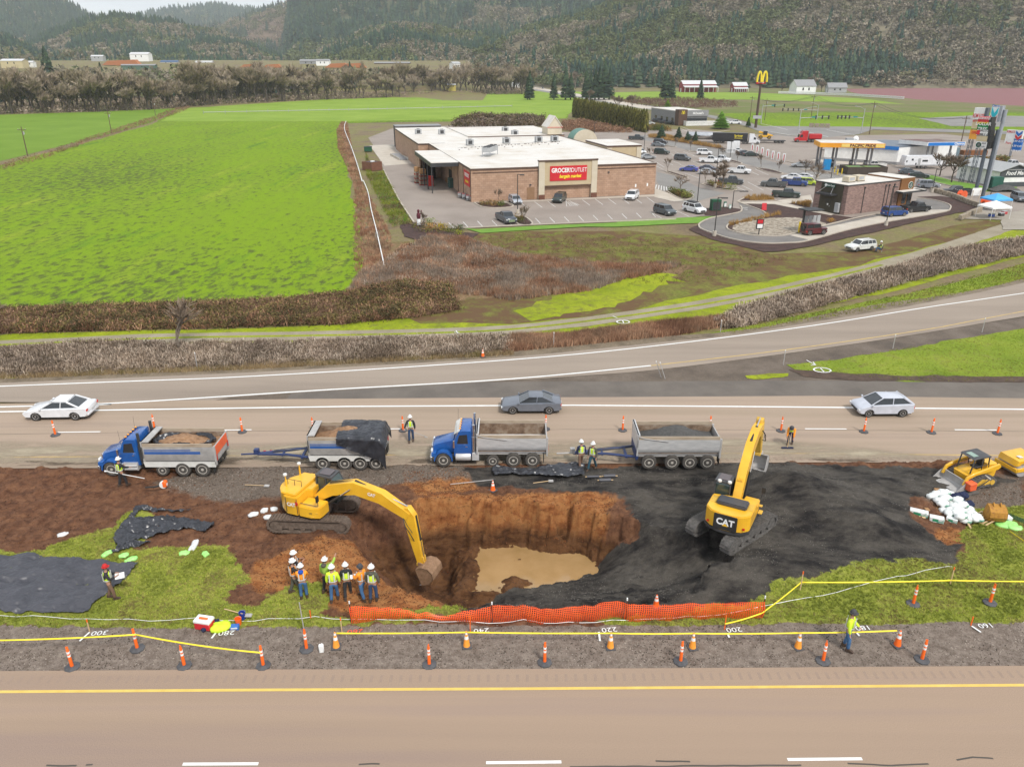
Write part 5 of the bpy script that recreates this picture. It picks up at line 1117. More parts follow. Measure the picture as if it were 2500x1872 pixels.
# first machine digging the pit
b1=[(.35,1.6),(1.35,2.35),(2.9,2.75),(4.5,2.45),(6.15,1.62)]
ex1,R1,z0=exv('yellow excavator with rounded rear digging at the left of the pit',(-11.35,37.25,gz(-11.3,37.2)-.02),-3,-19.5,b1,(6.7,-1.35),-35,M_track,1.25,.98,True,mat('muddy_bucket_steel',[(.18,.1,.05),(.33,.2,.12)],scale=4,rough=.8))
cat_logo(ex1,R1 @ face_M((-.46,-1.42,z0+.75),(0,-1,0)),.3)
mb=MB().at(R1);mb.prism([(-.16,z0+.72),(-.02,z0+.8),(-.02,z0+.92),(-.1,z0+.98),(-.2,z0+.98)],-1.418,-1.40);mb.bd('logo_hexagon',mat('decal_red',(.5,.02,.02),rough=.5),ex1)
tp_('235',.14,M_d,ex1,R1 @ face_M((.75,-1.412,z0+.42),(0,-1,0)),.003,'model_number')
Mb=R1 @ T(0,-.02,0);ang=math.atan2(1.62-2.45,1.65)
cat_logo(ex1,Mb @ T(4.0,-.262,2.6) @ RY(.13) @ face_M((0,0,0),(0,-1,0)),.26)
# second machine on the black gravel
b2=[(.35,1.75),(1.2,3.1),(2.3,4.1),(3.4,4.55),(4.5,4.55)]
ex2,R2,z0=exv('yellow excavator with square rear and black logo panel on the black gravel',(12.2,35.65,gz(12.2,35.6)-.05),40,61,b2,(5.1,2.5),20,M_track2,1.3,.95,False,M_gv,L_=4.5)
cat_logo(ex2,R2 @ face_M((-2.003,0,z0+.66),(-1,0,0)),.52)
# ------------------------------------------------------------------ track loader, roller, plate compactor
def track_loader():
 p=P('T4',1455,722);t=tg_('track_loader','yellow compact track loader with a grey bucket beside the white sacks','loader',(p[0],p[1]+.75,gz(p[0],p[1]+.7)),rd9(196))
 for s in (-1,1):
  mb=MB();pr=[(-.95,.0),(.75,.0),(.98,.25),(.9,.5),(.1,.78),(-.75,.62),(-1.1,.3)];mb.prism(pr,s*.72-.18,s*.72+.18)
  for k in range(30):
   a=k/30*7;i=int(a);u=a-i;q,r_=pr[i],pr[(i+1) % 7];x,z=q[0]*(1-u)+r_[0]*u,q[1]*(1-u)+r_[1]*u;mb.box((x-.04,s*.72-.19,z-.03),(x+.04,s*.72+.19,z+.03))
  tr=mb.bd('track',M_track2,t,smooth=0)
  mb=MB();mb.prism([(-.7,.2),(.7,.15),(.1,.6),(-.5,.5)],s*.92-.02,s*.92+.0)
  for x,r in ((-.75,.17),(.65,.15),(-.2,.1),(.2,.1)):mb.lathe([(.02,-.02),(r,-.02),(r,.03),(.02,.03)],12,'y',(x,s*.92,.28))
  mb.bd('roller_wheel',M_cat2,tr)
  mb=MB();mb.prism([(-1.05,1.5),(-1.2,1.3),(-1.0,1.12),(.6,.95),(1.15,.75),(1.35,.35),(1.5,.38),(1.3,.9),(.8,1.12),(-.8,1.45)],s*.82-.07,s*.82+.07);mb.bd('lift_arm',M_cat,t,bevel=.02)
 mb=MB();mb.prism([(-1.3,.4),(.9,.35),(1.0,.8),(.5,.95),(-.4,1.0),(-.5,1.4),(-1.25,1.35),(-1.35,.9)],-.52,.52,'xz',.05,.06);mb.bd('body',M_cat,t)
 mb=MB()
 for s in (-1,1):
  mb.tube([(.75,s*.5,.9),(.6,s*.5,1.85),(-.5,s*.5,1.9),(-.62,s*.5,1.0)],.05,6);mb.tube([(-.0,s*.5,1.9),(-.1,s*.5,1.0)],.035,6);mb.tube([(.7,s*.5,1.3),(-.55,s*.5,1.35)],.025,6)
 mb.prism([(.72,1.84),(.6,1.92),(-.55,1.97),(-.62,1.88)],-.56,.56);mb.bd('cab_frame',mat('cab_grey',.05),t,bevel=.02)
 mb=MB();mb.box((.15,-.3,1.925),(.55,.3,1.95));mb.bd('roof_window',mat('green_glass',[(.2,.3,.25),(.3,.4,.33)],rough=.15),t)
 mb=MB();mb.box((-.45,-.25,.95),(.05,.25,1.1));mb.box((-.5,-.25,1.05),(-.38,.25,1.6));mb.bd('seat',M_k,t,bevel=.03)
 mb=MB();pr=[(1.25,.62),(1.2,.1),(1.3,-.0),(2.05,-.02),(2.05,.02),(1.36,.06),(1.28,.16),(1.33,.62)];mb.prism(pr,-.98,.98);mb.prism([(1.25,.62),(1.2,.1),(1.3,0),(2.05,0),(1.5,.5)],-.98,-.95);mb.prism([(1.25,.62),(1.2,.1),(1.3,0),(2.05,0),(1.5,.5)],.95,.98);mb.bd('bucket',M_gv,t)
 tp_('CAT',.2,mat('decal_white',.8),t,face_M((-1.0,.535,1.15),(0,1,0)),.004,'logo_lettering',.006)
track_loader()
p=P('T4',1735,645);t=tg_('road_roller','yellow road roller cut off by the right edge','roller',(p[0]+.25,p[1]+.7,0),rd9(195));t.scale=(.85,)*3
mb=MB();mb.lathe([(.3,-.85),(.58,-.85),(.6,-.82),(.6,.82),(.58,.85),(.3,.85)],32,'y',(.0,0,.6));mb.bd('drum',M_gv,t)
mb=MB()
for s in (-1,1):mb.prism([(-.75,.5),(.75,.5),(.78,.8),(-.75,.85)],s*.93-.05,s*.93+.05)
mb.box((.62,-.98,.5),(.8,.98,.8));mb.bd('drum_frame',M_cat,t,bevel=.02)
mb=MB();mb.prism([(.75,.95),(.62,1.4),(-1.2,1.5),(-1.3,.9)],-.85,.85,'xz',.06,.1);mb.bd('hood',M_cat,t)
mb=MB();mb.box((-.1,.2,1.47),(.25,.55,1.5));mb.bd('notice',M_whitep,t)
mb=MB();mb.prism([(-1.3,.6),(-1.3,1.3),(-2.8,1.4),(-2.9,.6)],-.8,.8,'xz',.06,.1);mb.bd('rear_body',M_cat,t)
for s in (-1,1):wh9(t,-2.2,s*.7,.6,.4,M_tyre2,M_cat)
p=P('T4',1420,770);t=tg_('plate_compactor','small orange plate compactor in front of the loader track','compactor',(p[0],p[1]+.2,gz(*p)),rd9(20))
mb=MB();mb.prism([(-.5,.12),(-.4,.03),(.4,.03),(.5,.12),(.42,.1),(-.42,.1)],-.28,.28);mb.bd('base_plate',M_track2,t)
mb=MB();mb.box((-.32,-.22,.25),(.25,.22,.68));mb.box((-.36,-.24,.62),(.2,.24,.78));mb.bd('engine_cover',M_orng,t,bevel=.04)
mb=MB();mb.tube([(.2,-.15,.3),(.7,-.18,.55),(1.25,-.2,.85),(1.25,.2,.85),(.7,.18,.55),(.2,.15,.3)],.03,8);mb.bd('handle',M_k,t)
mb=MB();mb.tube([(1.22,-.22,.85),(1.3,.22,.87)],.045,8);mb.bd('grip',M_whitep,t)
# ================================================================== BUILDINGS
def brick_mat(name,c1,c2,mortar,sx=.8,k=.55,rotz=0.0,bw=.4,bh=.2):
 if name in MATS:return MATS[name]
 m=bpy.data.materials.new(name);MATS[name]=m;m.use_nodes=True;N=m.node_tree.nodes;Lk=m.node_tree.links;b=N['Principled BSDF'];b.inputs['Roughness'].default_value=.9
 tcn=N.new('ShaderNodeTexCoord');sp=N.new('ShaderNodeSeparateXYZ');Lk.new(tcn.outputs['Object'],sp.inputs[0]);ad=N.new('ShaderNodeMath');Lk.new(sp.outputs[0],ad.inputs[0]);Lk.new(sp.outputs[1],ad.inputs[1])
 cb=N.new('ShaderNodeCombineXYZ');Lk.new(ad.outputs[0],cb.inputs[0]);Lk.new(sp.outputs[2],cb.inputs[1])
 br=N.new('ShaderNodeTexBrick');br.inputs['Color1'].default_value=(*ph(c1,k),1);br.inputs['Color2'].default_value=(*ph(c2,k),1);br.inputs['Mortar'].default_value=(*ph(mortar,k),1)
 br.inputs['Scale'].default_value=1;br.inputs['Brick Width'].default_value=bw;br.inputs['Row Height'].default_value=bh;br.inputs['Mortar Size'].default_value=.012;br.inputs['Bias'].default_value=-.1
 Lk.new(cb.outputs[0],br.inputs['Vector'])
 n=N.new('ShaderNodeTexNoise');n.inputs['Scale'].default_value=.6;n.inputs['Detail'].default_value=6;Lk.new(tcn.outputs['Object'],n.inputs['Vector']);mr=N.new('ShaderNodeMapRange');mr.inputs['From Min'].default_value=.3;mr.inputs['From Max'].default_value=.7;mr.inputs['To Min'].default_value=.88;mr.inputs['To Max'].default_value=1.1;Lk.new(n.outputs['Fac'],mr.inputs['Value'])
 vm=N.new('ShaderNodeVectorMath');vm.operation='SCALE';Lk.new(br.outputs['Color'],vm.inputs[0]);Lk.new(mr.outputs['Result'],vm.inputs['Scale']);Lk.new(vm.outputs['Vector'],b.inputs['Base Color']);return m
M_block=brick_mat('tan_block_wall','#b3937c','#a2826b','#7a604e',bw=.8,bh=.4,k=.8)
M_cafeb=brick_mat('purple_brown_brick','#8b726a','#6b544e','#8d7b72',bw=.5,bh=.16,k=.95)
M_roof=mat('white_membrane_roof',[ph('#e8dccb'),ph('#f4ece0'),ph('#fbf6ee'),ph('#fdfaf4')],scale=.25,rough=.6,detail=7)
M_stucco=mat('cream_stucco',[ph('#d9c39c'),ph('#e2cfab')],scale=1,rough=.9);M_stuccol=mat('pale_stucco',[ph('#e6d8bd'),ph('#efe3cc')],scale=1,rough=.9)
M_brownm=mat('brown_metal',[ph('#5d4436'),ph('#6d5141')],rough=.6);M_rs=mat('sign_red',[(.5,.012,.02),(.6,.02,.03)],rough=.5)
M_w=mat('sign_white',(.82,.82,.8),rough=.5);M_txty=mat('sign_yellow',(.85,.68,.03),rough=.5);M_grey=mat('grey_panel',[ph('#9c9c9e'),ph('#adadae')],rough=.7);M_lg_=mat('light_grey_panel',[ph('#b9bbbd'),ph('#cfd0d0')],rough=.6)
M_interior=mat('interior_shade',[(.012,.012,.012),(.03,.028,.025)],rough=.9)
G0=P('G',832,590);G1=P('G',2067,535);GA=math.atan2(G1[1]-G0[1],G1[0]-G0[0])
def wallbox(mb,x0,x1,y0,y1,z0,z1,t=.3):
 mb.box((x0,y0,z0),(x1,y0+t,z1));mb.box((x0,y1-t,z0),(x1,y1,z1));mb.box((x0,y0+t,z0),(x0+t,y1-t,z1));mb.box((x1-t,y0+t,z0),(x1,y1-t,z1))
g=tg_('supermarket','long tan block supermarket with white flat roof and red sign on cream panel','building',(G0[0],G0[1],-.03),GA)
W_=37.5;Hh=5.75
mb=MB();mb.box((0,0,0),(W_,.3,Hh));mb.box((0,.3,0),(.3,62,Hh));mb.box((W_-.3,.3,0),(W_,62,Hh));mb.box((.3,61.7,0),(W_-.3,62,Hh))
mb.bd('wall',M_block,g,smooth=0)
mb=MB();mb.box((-.06,-.06,Hh),(W_+.06,.36,Hh+.35));mb.box((-.06,.36,Hh),(.3,62,Hh+.35));mb.box((W_-.3,.36,Hh),(W_+.06,62,Hh+.35));mb.box((.3,-.075,Hh-.5),(W_-.2,-.003,Hh-.35));mb.bd('cornice',M_brownm,g)
mb=MB();mb.box((.31,.37,Hh-.1),(W_-.31,62,Hh+.28));mb.box((-.02,.0,Hh+.352),(W_+.02,.34,Hh+.38));mb.box((-.02,.345,Hh+.352),(.35,62,Hh+.38));rf=mb.bd('roof',M_roof,g,smooth=0)
# back blocks
mb=MB();mb.box((-2.6,49.5,0),(.0,98,Hh+.1));mb.box((0,62,0),(12.5,98,Hh+.1));mb.box((12.5,62.0,0),(39,92,Hh+.3));mb.bd('rear_wall',M_block,g,smooth=0)
mb=MB();mb.box((-2.6,49.5,Hh+.1),(0.0,98,Hh+.35));mb.box((0.0,62,Hh+.1),(12.5,98,Hh+.35));mb.box((12.5,62,Hh+.3),(39,92,Hh+.62));mb.box((-2.6,49.4,Hh+.34),(3.9,62,Hh+.36));mb.bd('rear_roof',M_roof,g,smooth=0)
mb=MB();mb.box((-2.65,49.42,Hh-.02),(4.0,49.5,Hh+.3));mb.box((-2.68,49.5,Hh-.02),(-2.6,98,Hh+.3));mb.box((12.4,61.9,Hh+.38),(39,62.0,Hh+.55));mb.bd('rear_cornice',M_brownm,g)
mb=MB();mb.box((0,49.5,0),(4,62,Hh));mb.bd('return_wall',M_block,g,smooth=0)
# loading canopy
mb=MB();mb.box((-5.6,11.5,Hh-.25),(0,34,Hh+.3));mb.bd('canopy_roof',M_roof,g,smooth=0)
mb=MB();mb.box((-5.6,11.42,Hh-.55),(-.05,11.5,Hh+.2));mb.box((-5.68,11.5,Hh-.55),(-5.6,34,Hh+.2));mb.bd('canopy_fascia',M_d,g)
mb=MB()
for y in (12,17.5,23):mb=MB();mb.box((-5.55,y,0),(-5.35,y+.2,Hh-.25));mb.bd('canopy_post',M_d,g)
mb=MB();mb.box((-5.6,33.6,0),(-.01,34,Hh-.26));mb.box((-5.6,28,0),(-5.3,33.6,Hh-.26));mb.bd('canopy_wall',M_block,g,smooth=0)
mb=MB();mb.box((-.06,19.5,0),(-.01,23,3.4));mb.box((-3.6,33.54,0),(-1.2,33.59,3.6));mb.bd('loading_opening_shade',M_interior,g)  # flat near-black panels paint the unlit inside of the loading openings
# cream front panel
px0,px1=13.1,24.9
mb=MB();mb.box((px0,-.5,2.4),(px1,-.005,7.0));fp=mb.bd('front_panel',M_stucco,g)
for a in (px0,px1-1.15):mb=MB();mb.box((a,-.62,0),(a+1.15,-.005,7.02));mb.bd('pilaster',M_stuccol,g)
mb=MB();mb.box((px0-.05,-.68,0),(px0+1.2,-.625,.9));mb.box((px1-1.2,-.68,0),(px1+.05,-.625,.9));mb.bd('pilaster_base',brick_mat('red_block','#8a5c48','#7b5040','#6d4a3c'),g)
mb=MB();mb.box((px0-.08,-.7,7.02),(px1+.08,.2,7.3));mb.box((px0+1.15,-.53,2.3),(px1-1.15,-.505,2.55));mb.bd('panel_cornice',M_brownm,g);mb=MB();mb.box((px0-.02,-.64,7.3),(px1+.02,.4,7.34));mb.bd('panel_cap',M_roof,g)
mb=MB();mb.box((px0+2.2,-.62,3.4),(px1-2.15,-.52,6.15));sg=mb.bd('sign',M_rs,g)
xm=(px0+px1)/2+.05
tp_('GROCERY',1.12,M_w,g,face_M((xm-1.38,-.63,5.3),(0,-1,0)),.015,'sign_lettering',.04,.82)
tp_('OUTLET',1.12,M_w,g,face_M((xm+2.05,-.63,5.3),(0,-1,0)),.015,'sign_lettering',.0,.78)
tp_('bargain market',.85,M_txty,g,face_M((xm+.3,-.63,4.2),(0,-1,0)),.015,'sign_lettering',.03,.85,.25)
mb=MB();mb.box((10.9,-.06,0),(12.4,-.01,2.3));mb.bd('door',mat('tan_door',[ph('#a5805f')],rough=.6),g)
mb=MB();mb.box((11.4,-.35,2.7),(11.7,-.01,2.9));mb.box((27.3,-.25,4.5),(27.6,-.01,4.7));mb.bd('wall_lamp',M_d,g)
mb=MB();mb.box((33.2,-.03,1.5),(33.5,-.005,2.1));mb.box((35.7,-.03,1.6),(36.0,-.005,2.2));mb.bd('wall_notice',M_w,g)
# side banner
mb=MB();mb.box((-.08,1.0,2.6),(-.01,6.3,5.3));mb.bd('banner',M_rs,g)
tp_('GROCERYOUTLET',.95,M_w,g,face_M((-.085,3.6,4.5),(-1,0,0)),.01,'banner_lettering',.02,.5);tp_('bargain market',.8,M_txty,g,face_M((-.085,3.6,3.4),(-1,0,0)),.01,'banner_lettering',.02,.6)
mb=MB()
for y in (.25,7.2,12.5,20):mb.box((-.09,y,0),(-.005,y+.12,Hh))
mb.bd('downpipe',M_brownm,g)
# side cupola house and arched entrance, right parapet
mb=MB();mb.box((34.2,61.8,Hh+.62),(38.2,67,Hh+2.6));mb.prism([(34.2,Hh+2.6),(38.2,Hh+2.6),(36.2,Hh+5.2)],61.8,67);mb.bd('roof_turret',M_stuccol,g)
mb=MB();mb.prism([(34.0,Hh+2.5),(36.2,Hh+5.35),(38.4,Hh+2.5),(38.3,Hh+2.4),(36.2,Hh+5.1),(34.1,Hh+2.4)],61.6,67.2);mb.bd('turret_roof',M_roof,g);mb=MB();mb.box((34.0,61.55,Hh+2.38),(38.4,61.6,Hh+2.5));mb.bd('turret_trim',M_rs,g)
mb=MB();mb.prism([(37.5,0),(44,0)]+[(40.75+3.25*cs9(a),5.4+3.0*sn9(a)) for a in [i*PI9/12 for i in range(13)]]+[(37.5,0)],50,50.6,'xz');mb.bd('arched_front',M_stuccol,g)
mb=MB();pr=[(40.75+3.3*cs9(a),5.4+3.05*sn9(a)) for a in [i*PI9/12 for i in range(13)]];mb.prism(pr+[(x*.98+.8,z*.97) for x,z in pr[::-1]],50.6,55);mb.bd('vault_roof',mat('green_metal_roof',[ph('#5f8f80'),ph('#6f9f90')],rough=.5),g)
mb=MB();mb.box((37.5,26.6,0),(45.9,41,6.4));mb.bd('entrance_wall',M_stucco,g);mb=MB();mb.box((37.45,26.5,6.4),(46,41.1,6.75));mb.bd('entrance_cornice',M_brownm,g);mb=MB();mb.box((37.4,26.45,6.75),(46.05,41.15,6.8));mb.bd('entrance_roof',M_roof,g)
mb=MB();mb.box((37.45,26.45,0),(38.6,26.59,6.3));mb.box((44.8,26.45,0),(45.95,26.59,6.3));mb.bd('entrance_pilaster',M_stuccol,g)
def at_(t,x,y,z=0):a=t.rotation_euler.z;return (t.location.x+x*cs9(a)-y*sn9(a),t.location.y+x*sn9(a)+y*cs9(a),t.location.z+z)
def uvz(c,x,y,z):p=P(c,x,y,z);dx,dy=p[0]-g.location.x,p[1]-g.location.y;a=-GA;return dx*cs9(a)-dy*sn9(a),dx*sn9(a)+dy*cs9(a)
def hvac(c,x,y,label,sx=1.7,z=Hh+.28):
 u,v=uvz(c,x,y,z-.03);t=tg_('rooftop_unit',label,'air conditioner',at_(g,u,v,z),GA,'cooling units on the supermarket roof')
 mb=MB();mb.box((-sx/2,-.7,.12),(sx/2,.7,1.35));mb.bd('housing',M_lg_,t,bevel=.03);mb=MB();mb.lathe([(0,1.35),(.45,1.35),(.45,1.45),(.0,1.43)],14,'z',(0,0,0));mb.bd('fan',M_d,t)
 mb=MB();mb.box((-.5,-.715,.3),(.45,-.7,1.15));mb.bd('grille',M_d,t);mb=MB();mb.box((-sx/2,-.6,0),(sx/2,-.5,.12));mb.box((-sx/2,.5,0),(sx/2,.6,.12));mb.bd('skid',M_d,t)
for i,(x,y,l) in enumerate([(822,208,'first cooling unit from the left in the front row of the white roof'),(1068,195,'second cooling unit from the left in the front row of the white roof'),(1285,186,'third cooling unit from the left in the front row of the white roof'),(1392,182,'rightmost cooling unit in the front row of the white roof'),(474,133,'small cooling unit at the left end of the rear roof'),(632,135,'wider cooling unit beside the small one on the rear roof'),(1060,118,'cooling unit on the rear roof behind the front row'),(1125,142,'low cooling unit at the step of the rear roof')]):hvac('G',x,y,l)
u,v=uvz('G',958,275,Hh+.3);t=tg_('condenser_rack','long silver condenser rack on legs in the middle of the white roof','condenser',at_(g,u,v,Hh+.28),GA+rd9(60))
mb=MB();mb.box((-3,-.9,.9),(3,.9,1.9));mb.bd('housing',M_lg_,t)
for k in range(10):mb=MB();mb.lathe([(0,1.9),(.36,1.9),(.36,2.05),(0,2.0)],12,'z',(-2.6+(k//2)*1.3,-.42+.84*(k % 2),0));mb.bd('fan',M_d,t)
for x in (-2.8,2.8):
 for y in (-.85,.85):mb=MB();mb.box((x-.06,y-.06,0),(x+.06,y+.06,.9));mb.bd('leg',M_lg_,t)
mb=MB()
for k in range(46):
 u,v=uvz('G',750+15*k+(k % 3)*3,238-.95*k-(12 if k % 4 else 0),Hh+.3);mb.box((u-.12,v-.12,Hh+.285),(u+.12,v+.12,Hh+.4))
o=mb.bd('pipe_support',M_brownm,g);
mb=MB();mb.at(Matrix());a=uvz('G',740,228,Hh+.3);b=uvz('G',1450,178,Hh+.3);mb.tube([(a[0],a[1],Hh+.42),(b[0],b[1],Hh+.42)],.035,5);mb.bd('roof_pipe',M_lg_,g)
# store room behind, refuse enclosure, dock ramp
t=tg_('storage_shed','dark brown flat shed behind the left end of the supermarket','shed',at_(g,5,104),GA)
mb=MB();mb.box((-7,-3,0),(7,3,6.2));mb.bd('wall',mat('dark_brown_cladding',[ph('#4d423d'),ph('#5b4e48')],rough=.7),t);mb=MB();mb.box((-7.1,-3.1,6.2),(7.1,3.1,6.4));mb.bd('roof',M_grey,t)
a=P('G',160,382);b=P('G',237,372);t=tg_('refuse_enclosure','small brick refuse enclosure with a dark bin top at the lane edge','enclosure',(*a,0),math.atan2(b[1]-a[1],b[0]-a[0]))
mb=MB();wallbox(mb,0,3.3,0,3.6,0,2.0,.25);mb.bd('wall',brick_mat('red_brick','#8f5f48','#7f5240','#8a6a58',bw=.4,bh=.2),t,smooth=0);mb=MB();mb.box((.3,.3,.1),(3.0,3.2,1.9));mb.bd('bin',M_k,t);mb=MB();mb.box((1.2,1.2,1.9),(2.2,2.0,2.15));mb.bd('rubbish_bag',M_w,t,bevel=.1)
a=P('G',345,290);t=tg_('dock_ramp','steel dock ramp plate lying in front of the rear block','ramp',(*a,0),GA+rd9(5));mb=MB();mb.prism([(-6,.05),(6,.05),(6,.5)],-1.2,1.2,'yz');mb.bd('plate',M_grey,t);mb=MB();mb.box((-1.35,-6,.0),(-1.22,6,.55));mb.box((1.22,-6,0),(1.35,6,.55));mb.bd('edge_rail',M_cn,t)
# ---- brown cafe with drive-through
c0=P('W',590,1200);c1=P('W',1055,1140);CA=math.atan2(c1[1]-c0[1],c1[0]-c0[0]);c2=P('W',290,1145)
cafe=tg_('drive_through_cafe','low brown brick cafe with a white roof and an olive end wall','building',(*c0,0),CA);CL=math.hypot(c1[0]-c0[0],c1[1]-c0[1]);CB=math.hypot(c2[0]-c0[0],c2[1]-c0[1])
print('cafe',CL,CB,math.degrees(CA));CH=5.0
mb=MB();mb.box((0,0,0),(CL,.3,CH));mb.box((0,CB-1.4,0),(.3,CB,CH));mb.box((0,.3,0),(.3,.9,CH));mb.box((.3,CB-.3,0),(CL+4,CB,CH));mb.bd('wall',M_cafeb,cafe,smooth=0)
M_olw=mat('olive_panel',[ph('#4f4939'),ph('#5a5342')],rough=.8);M_tanw=mat('copper_panel',[ph('#8a5a2c'),ph('#96652f')],rough=.6,stretch=(4,4,.3),scale=2)
mb=MB();mb.box((-.12,.9,0),(.3,CB-1.4,CH));mb.bd('end_panel',M_olw,cafe)
mb=MB();mb.box((CL-.05,-.25,0),(CL+3.6,CB,CH+.3));mb.bd('tower_panel',M_tanw,cafe)
mb=MB();mb.box((.3,.3,CH-.3),(CL-.06,CB-.3,CH-.05));mb.box((-.04,-.04,CH),(CL-.06,.3,CH+.05));mb.box((-.16,.3,CH),(.32,CB+.04,CH+.05));mb.box((-.1,-.02,CH-.02),(CL+.0,CB,CH+.03)) ;mb.box((CL-.05,-.2,CH+.3),(CL+3.6,CB,CH+.36));mb.bd('roof',M_roof,cafe)
mb=MB();mb.box((-.2,-.07,CH-.12),(CL-.06,.0-.003,CH+.06));mb.box((-.22,-.07,CH-.12),(-.165,CB,CH+.06));mb.bd('roof_edge',M_d,cafe)
mb=MB();mb.box((-1.6,CB*.28,3.05),(-.12,CB*.78,3.3));mb.bd('awning',M_d,cafe)
mb=MB()
for y in (CB*.32,CB*.74):mb.tube([(-1.5,y,3.3),(-.14,CB*.53+(y-CB*.53)*.5,4.4)],.03,5)
mb.bd('awning_rod',M_lg_,cafe)
mb=MB();mb.box((-.24,CB*.37,4.25),(-.13,CB*.70,4.9));mb.bd('banner',mat('sign_green',[(.005,.06,.035),(.01,.08,.05)],rough=.5),cafe)
tp_('Now Open!',.42,M_w,cafe,face_M((-.25,CB*.5,4.57),(-1,0,0)),.006,'banner_lettering',.01,.8)
mb=MB();mb.lathe([(0,-.26),(.24,-.26),(.24,-.25),(0,-.25)],18,'x',(0,CB*.65,4.57));mb.bd('emblem',M_w,cafe)
mb=MB();mb.box((-.16,CB*.42,0),(-.125,CB*.6,2.2));dd=mb.bd('door',mat('olive_door',[ph('#474233')],rough=.6),cafe);mb=MB();mb.box((-.2,CB*.45,1.0),(-.165,CB*.47,1.15));mb.bd('door_handle',M_lg_,dd)
mb=MB();mb.box((-.17,CB*.5,1.2),(-.13,CB*.54,1.5));mb.bd('door_notice',M_w,cafe)
mb=MB();mb.box((-.6,.95,.3),(-.14,1.75,1.9));mb.bd('electric_cabinet',M_lg_,cafe,bevel=.03)
mb=MB()
for x in (4.2,9.7,10.6,12.0):mb.box((x,-.1,0),(x+.1,-.005,CH*.86));mb.box((x-.08,-.18,CH*.84),(x+.18,-.005,CH*.9))
mb.bd('wall_light',M_d,cafe)
mb=MB();mb.box((CL-1.2,-1.7,2.9),(CL+4.6,-.25,3.2));mb.box((CL+3.6,-1.7,2.9),(CL+5.4,CB*.8,3.2));mb.bd('canopy',M_d,cafe);mb=MB();mb.box((CL-1.15,-1.65,3.2),(CL+4.6,-.25,3.24));mb.box((CL+3.6,-1.65,3.2),(CL+5.35,CB*.8,3.24));mb.bd('canopy_top',M_roof,cafe)
mb=MB();mb.box((CL+.9,-.29,.8),(CL+1.9,-.253,2.7));mb.box((CL+2.3,-.29,.3),(CL+3.4,-.253,2.7));mb.box((CL+3.605,.3,.3),(CL+3.64,3.2,2.7));mb.bd('pickup_window',M_g,cafe)
def emblem(parent,M,r):
 mb=MB().at(M);mb.lathe([(0,0),(r,0),(r,.06),(0,.06)],24);mb.bd('round_sign',M_w,parent)
 mb=MB().at(M);mb.lathe([(r*.9,.06),(r*.9,.085),(r*.6,.085),(r*.6,.06)],24);mb.bd('emblem_ring',mat('sign_green',(.005,.06,.035)),parent)
emblem(cafe,face_M((CL+2.6,-.255,4.0),(0,-1,0)),.62)
for i,(x,y) in enumerate(((2.3,CB*.4),(4.9,CB*.42))):
 t=tg_('rooftop_unit',['beige rooftop unit nearest the end panel of the cafe roof','larger beige rooftop unit, second from the end panel on the cafe roof'][i],'air conditioner',at_(cafe,x+1,y,CH+.03),CA,'units on the cafe roof');mb=MB();mb.box((-.9,-.7,.1),(.9,.7,1.0));mb.bd('housing',M_stuccol,t,bevel=.04);mb=MB();mb.box((-.7,-.712,.3),(.6,-.701,.85));mb.bd('grille',M_lg_,t);mb=MB();mb.box((-.9,-.7,0),(.9,.7,.1));mb.bd('curb',M_d,t)
# ---- fuel canopies and station shop
def canopy(name,label,pts,zt,th,matf,matt,posts,z0=0):
 t=tg_(name,label,'fuel canopy',(0,0,0));mb=MB();n=len(pts)
 mb.prism(pts,zt-th,zt,'xy');mb.bd('fascia',matf,t,smooth=0)
 cx=sum(p[0] for p in pts)/n;cy=sum(p[1] for p in pts)/n;mb=MB();mb.prism([(cx+(x-cx)*.98,cy+(y-cy)*.98) for x,y in pts],zt+.01,zt+.05,'xy');mb.bd('roof',matt,t,smooth=0)
 for x,y in posts:mb=MB();mb.box((x-.2,y-.2,0),(x+.2,y+.2,zt-th));mb.bd('post',M_grey,t)
 return t
A0=P('W',312,565,5.2);A1=P('W',375,588,5.2);A2=P('W',960,598,5.2);A3=P('W',900,540,6.2);A4=P('W',345,535,6.2)
cA=math.atan2(A2[1]-A1[1],A2[0]-A1[0]);ux,uy=cs9(cA),sn9(cA);cl_=math.hypot(A2[0]-A1[0],A2[1]-A1[1]);q=[(A1[0],A1[1]),(A2[0],A2[1]),(A2[0]-uy*8,A2[1]+ux*8),(A1[0]-uy*8,A1[1]+ux*8)]
po=[(A1[0]+ux*s-uy*o,A1[1]+uy*s+ux*o) for s in (.8,cl_*.3,cl_*.62,cl_*.85) for o in (2,5.5)]
M_or=mat('canopy_orange',[(.72,.26,.01),(.85,.40,.02)],rough=.5,scale=.2)
pc=canopy('fuel_canopy','orange and yellow fuel canopy with big dark lettering over the card pumps',q,6.2,1.05,M_or,M_roof,po)
mx_=(A1[0]+ux*cl_*.66,A1[1]+uy*cl_*.66)
mb=MB().at(T(mx_[0],mx_[1],0) @ RZ(cA));mb.box((-cl_*.33,-.06,5.3),(cl_*.33,-.015,6.05));mb.bd('sign_panel',mat('panel_yellow',[(.8,.55,.12),(.85,.62,.2)]),pc)
tp_('PACIFIC PRIDE',.92,mat('lettering_maroon',(.12,.02,.03)),pc,T(mx_[0],mx_[1],0) @ RZ(cA) @ face_M((0,-.08,5.68),(0,-1,0)),.02,'canopy_lettering',.03,1.0)
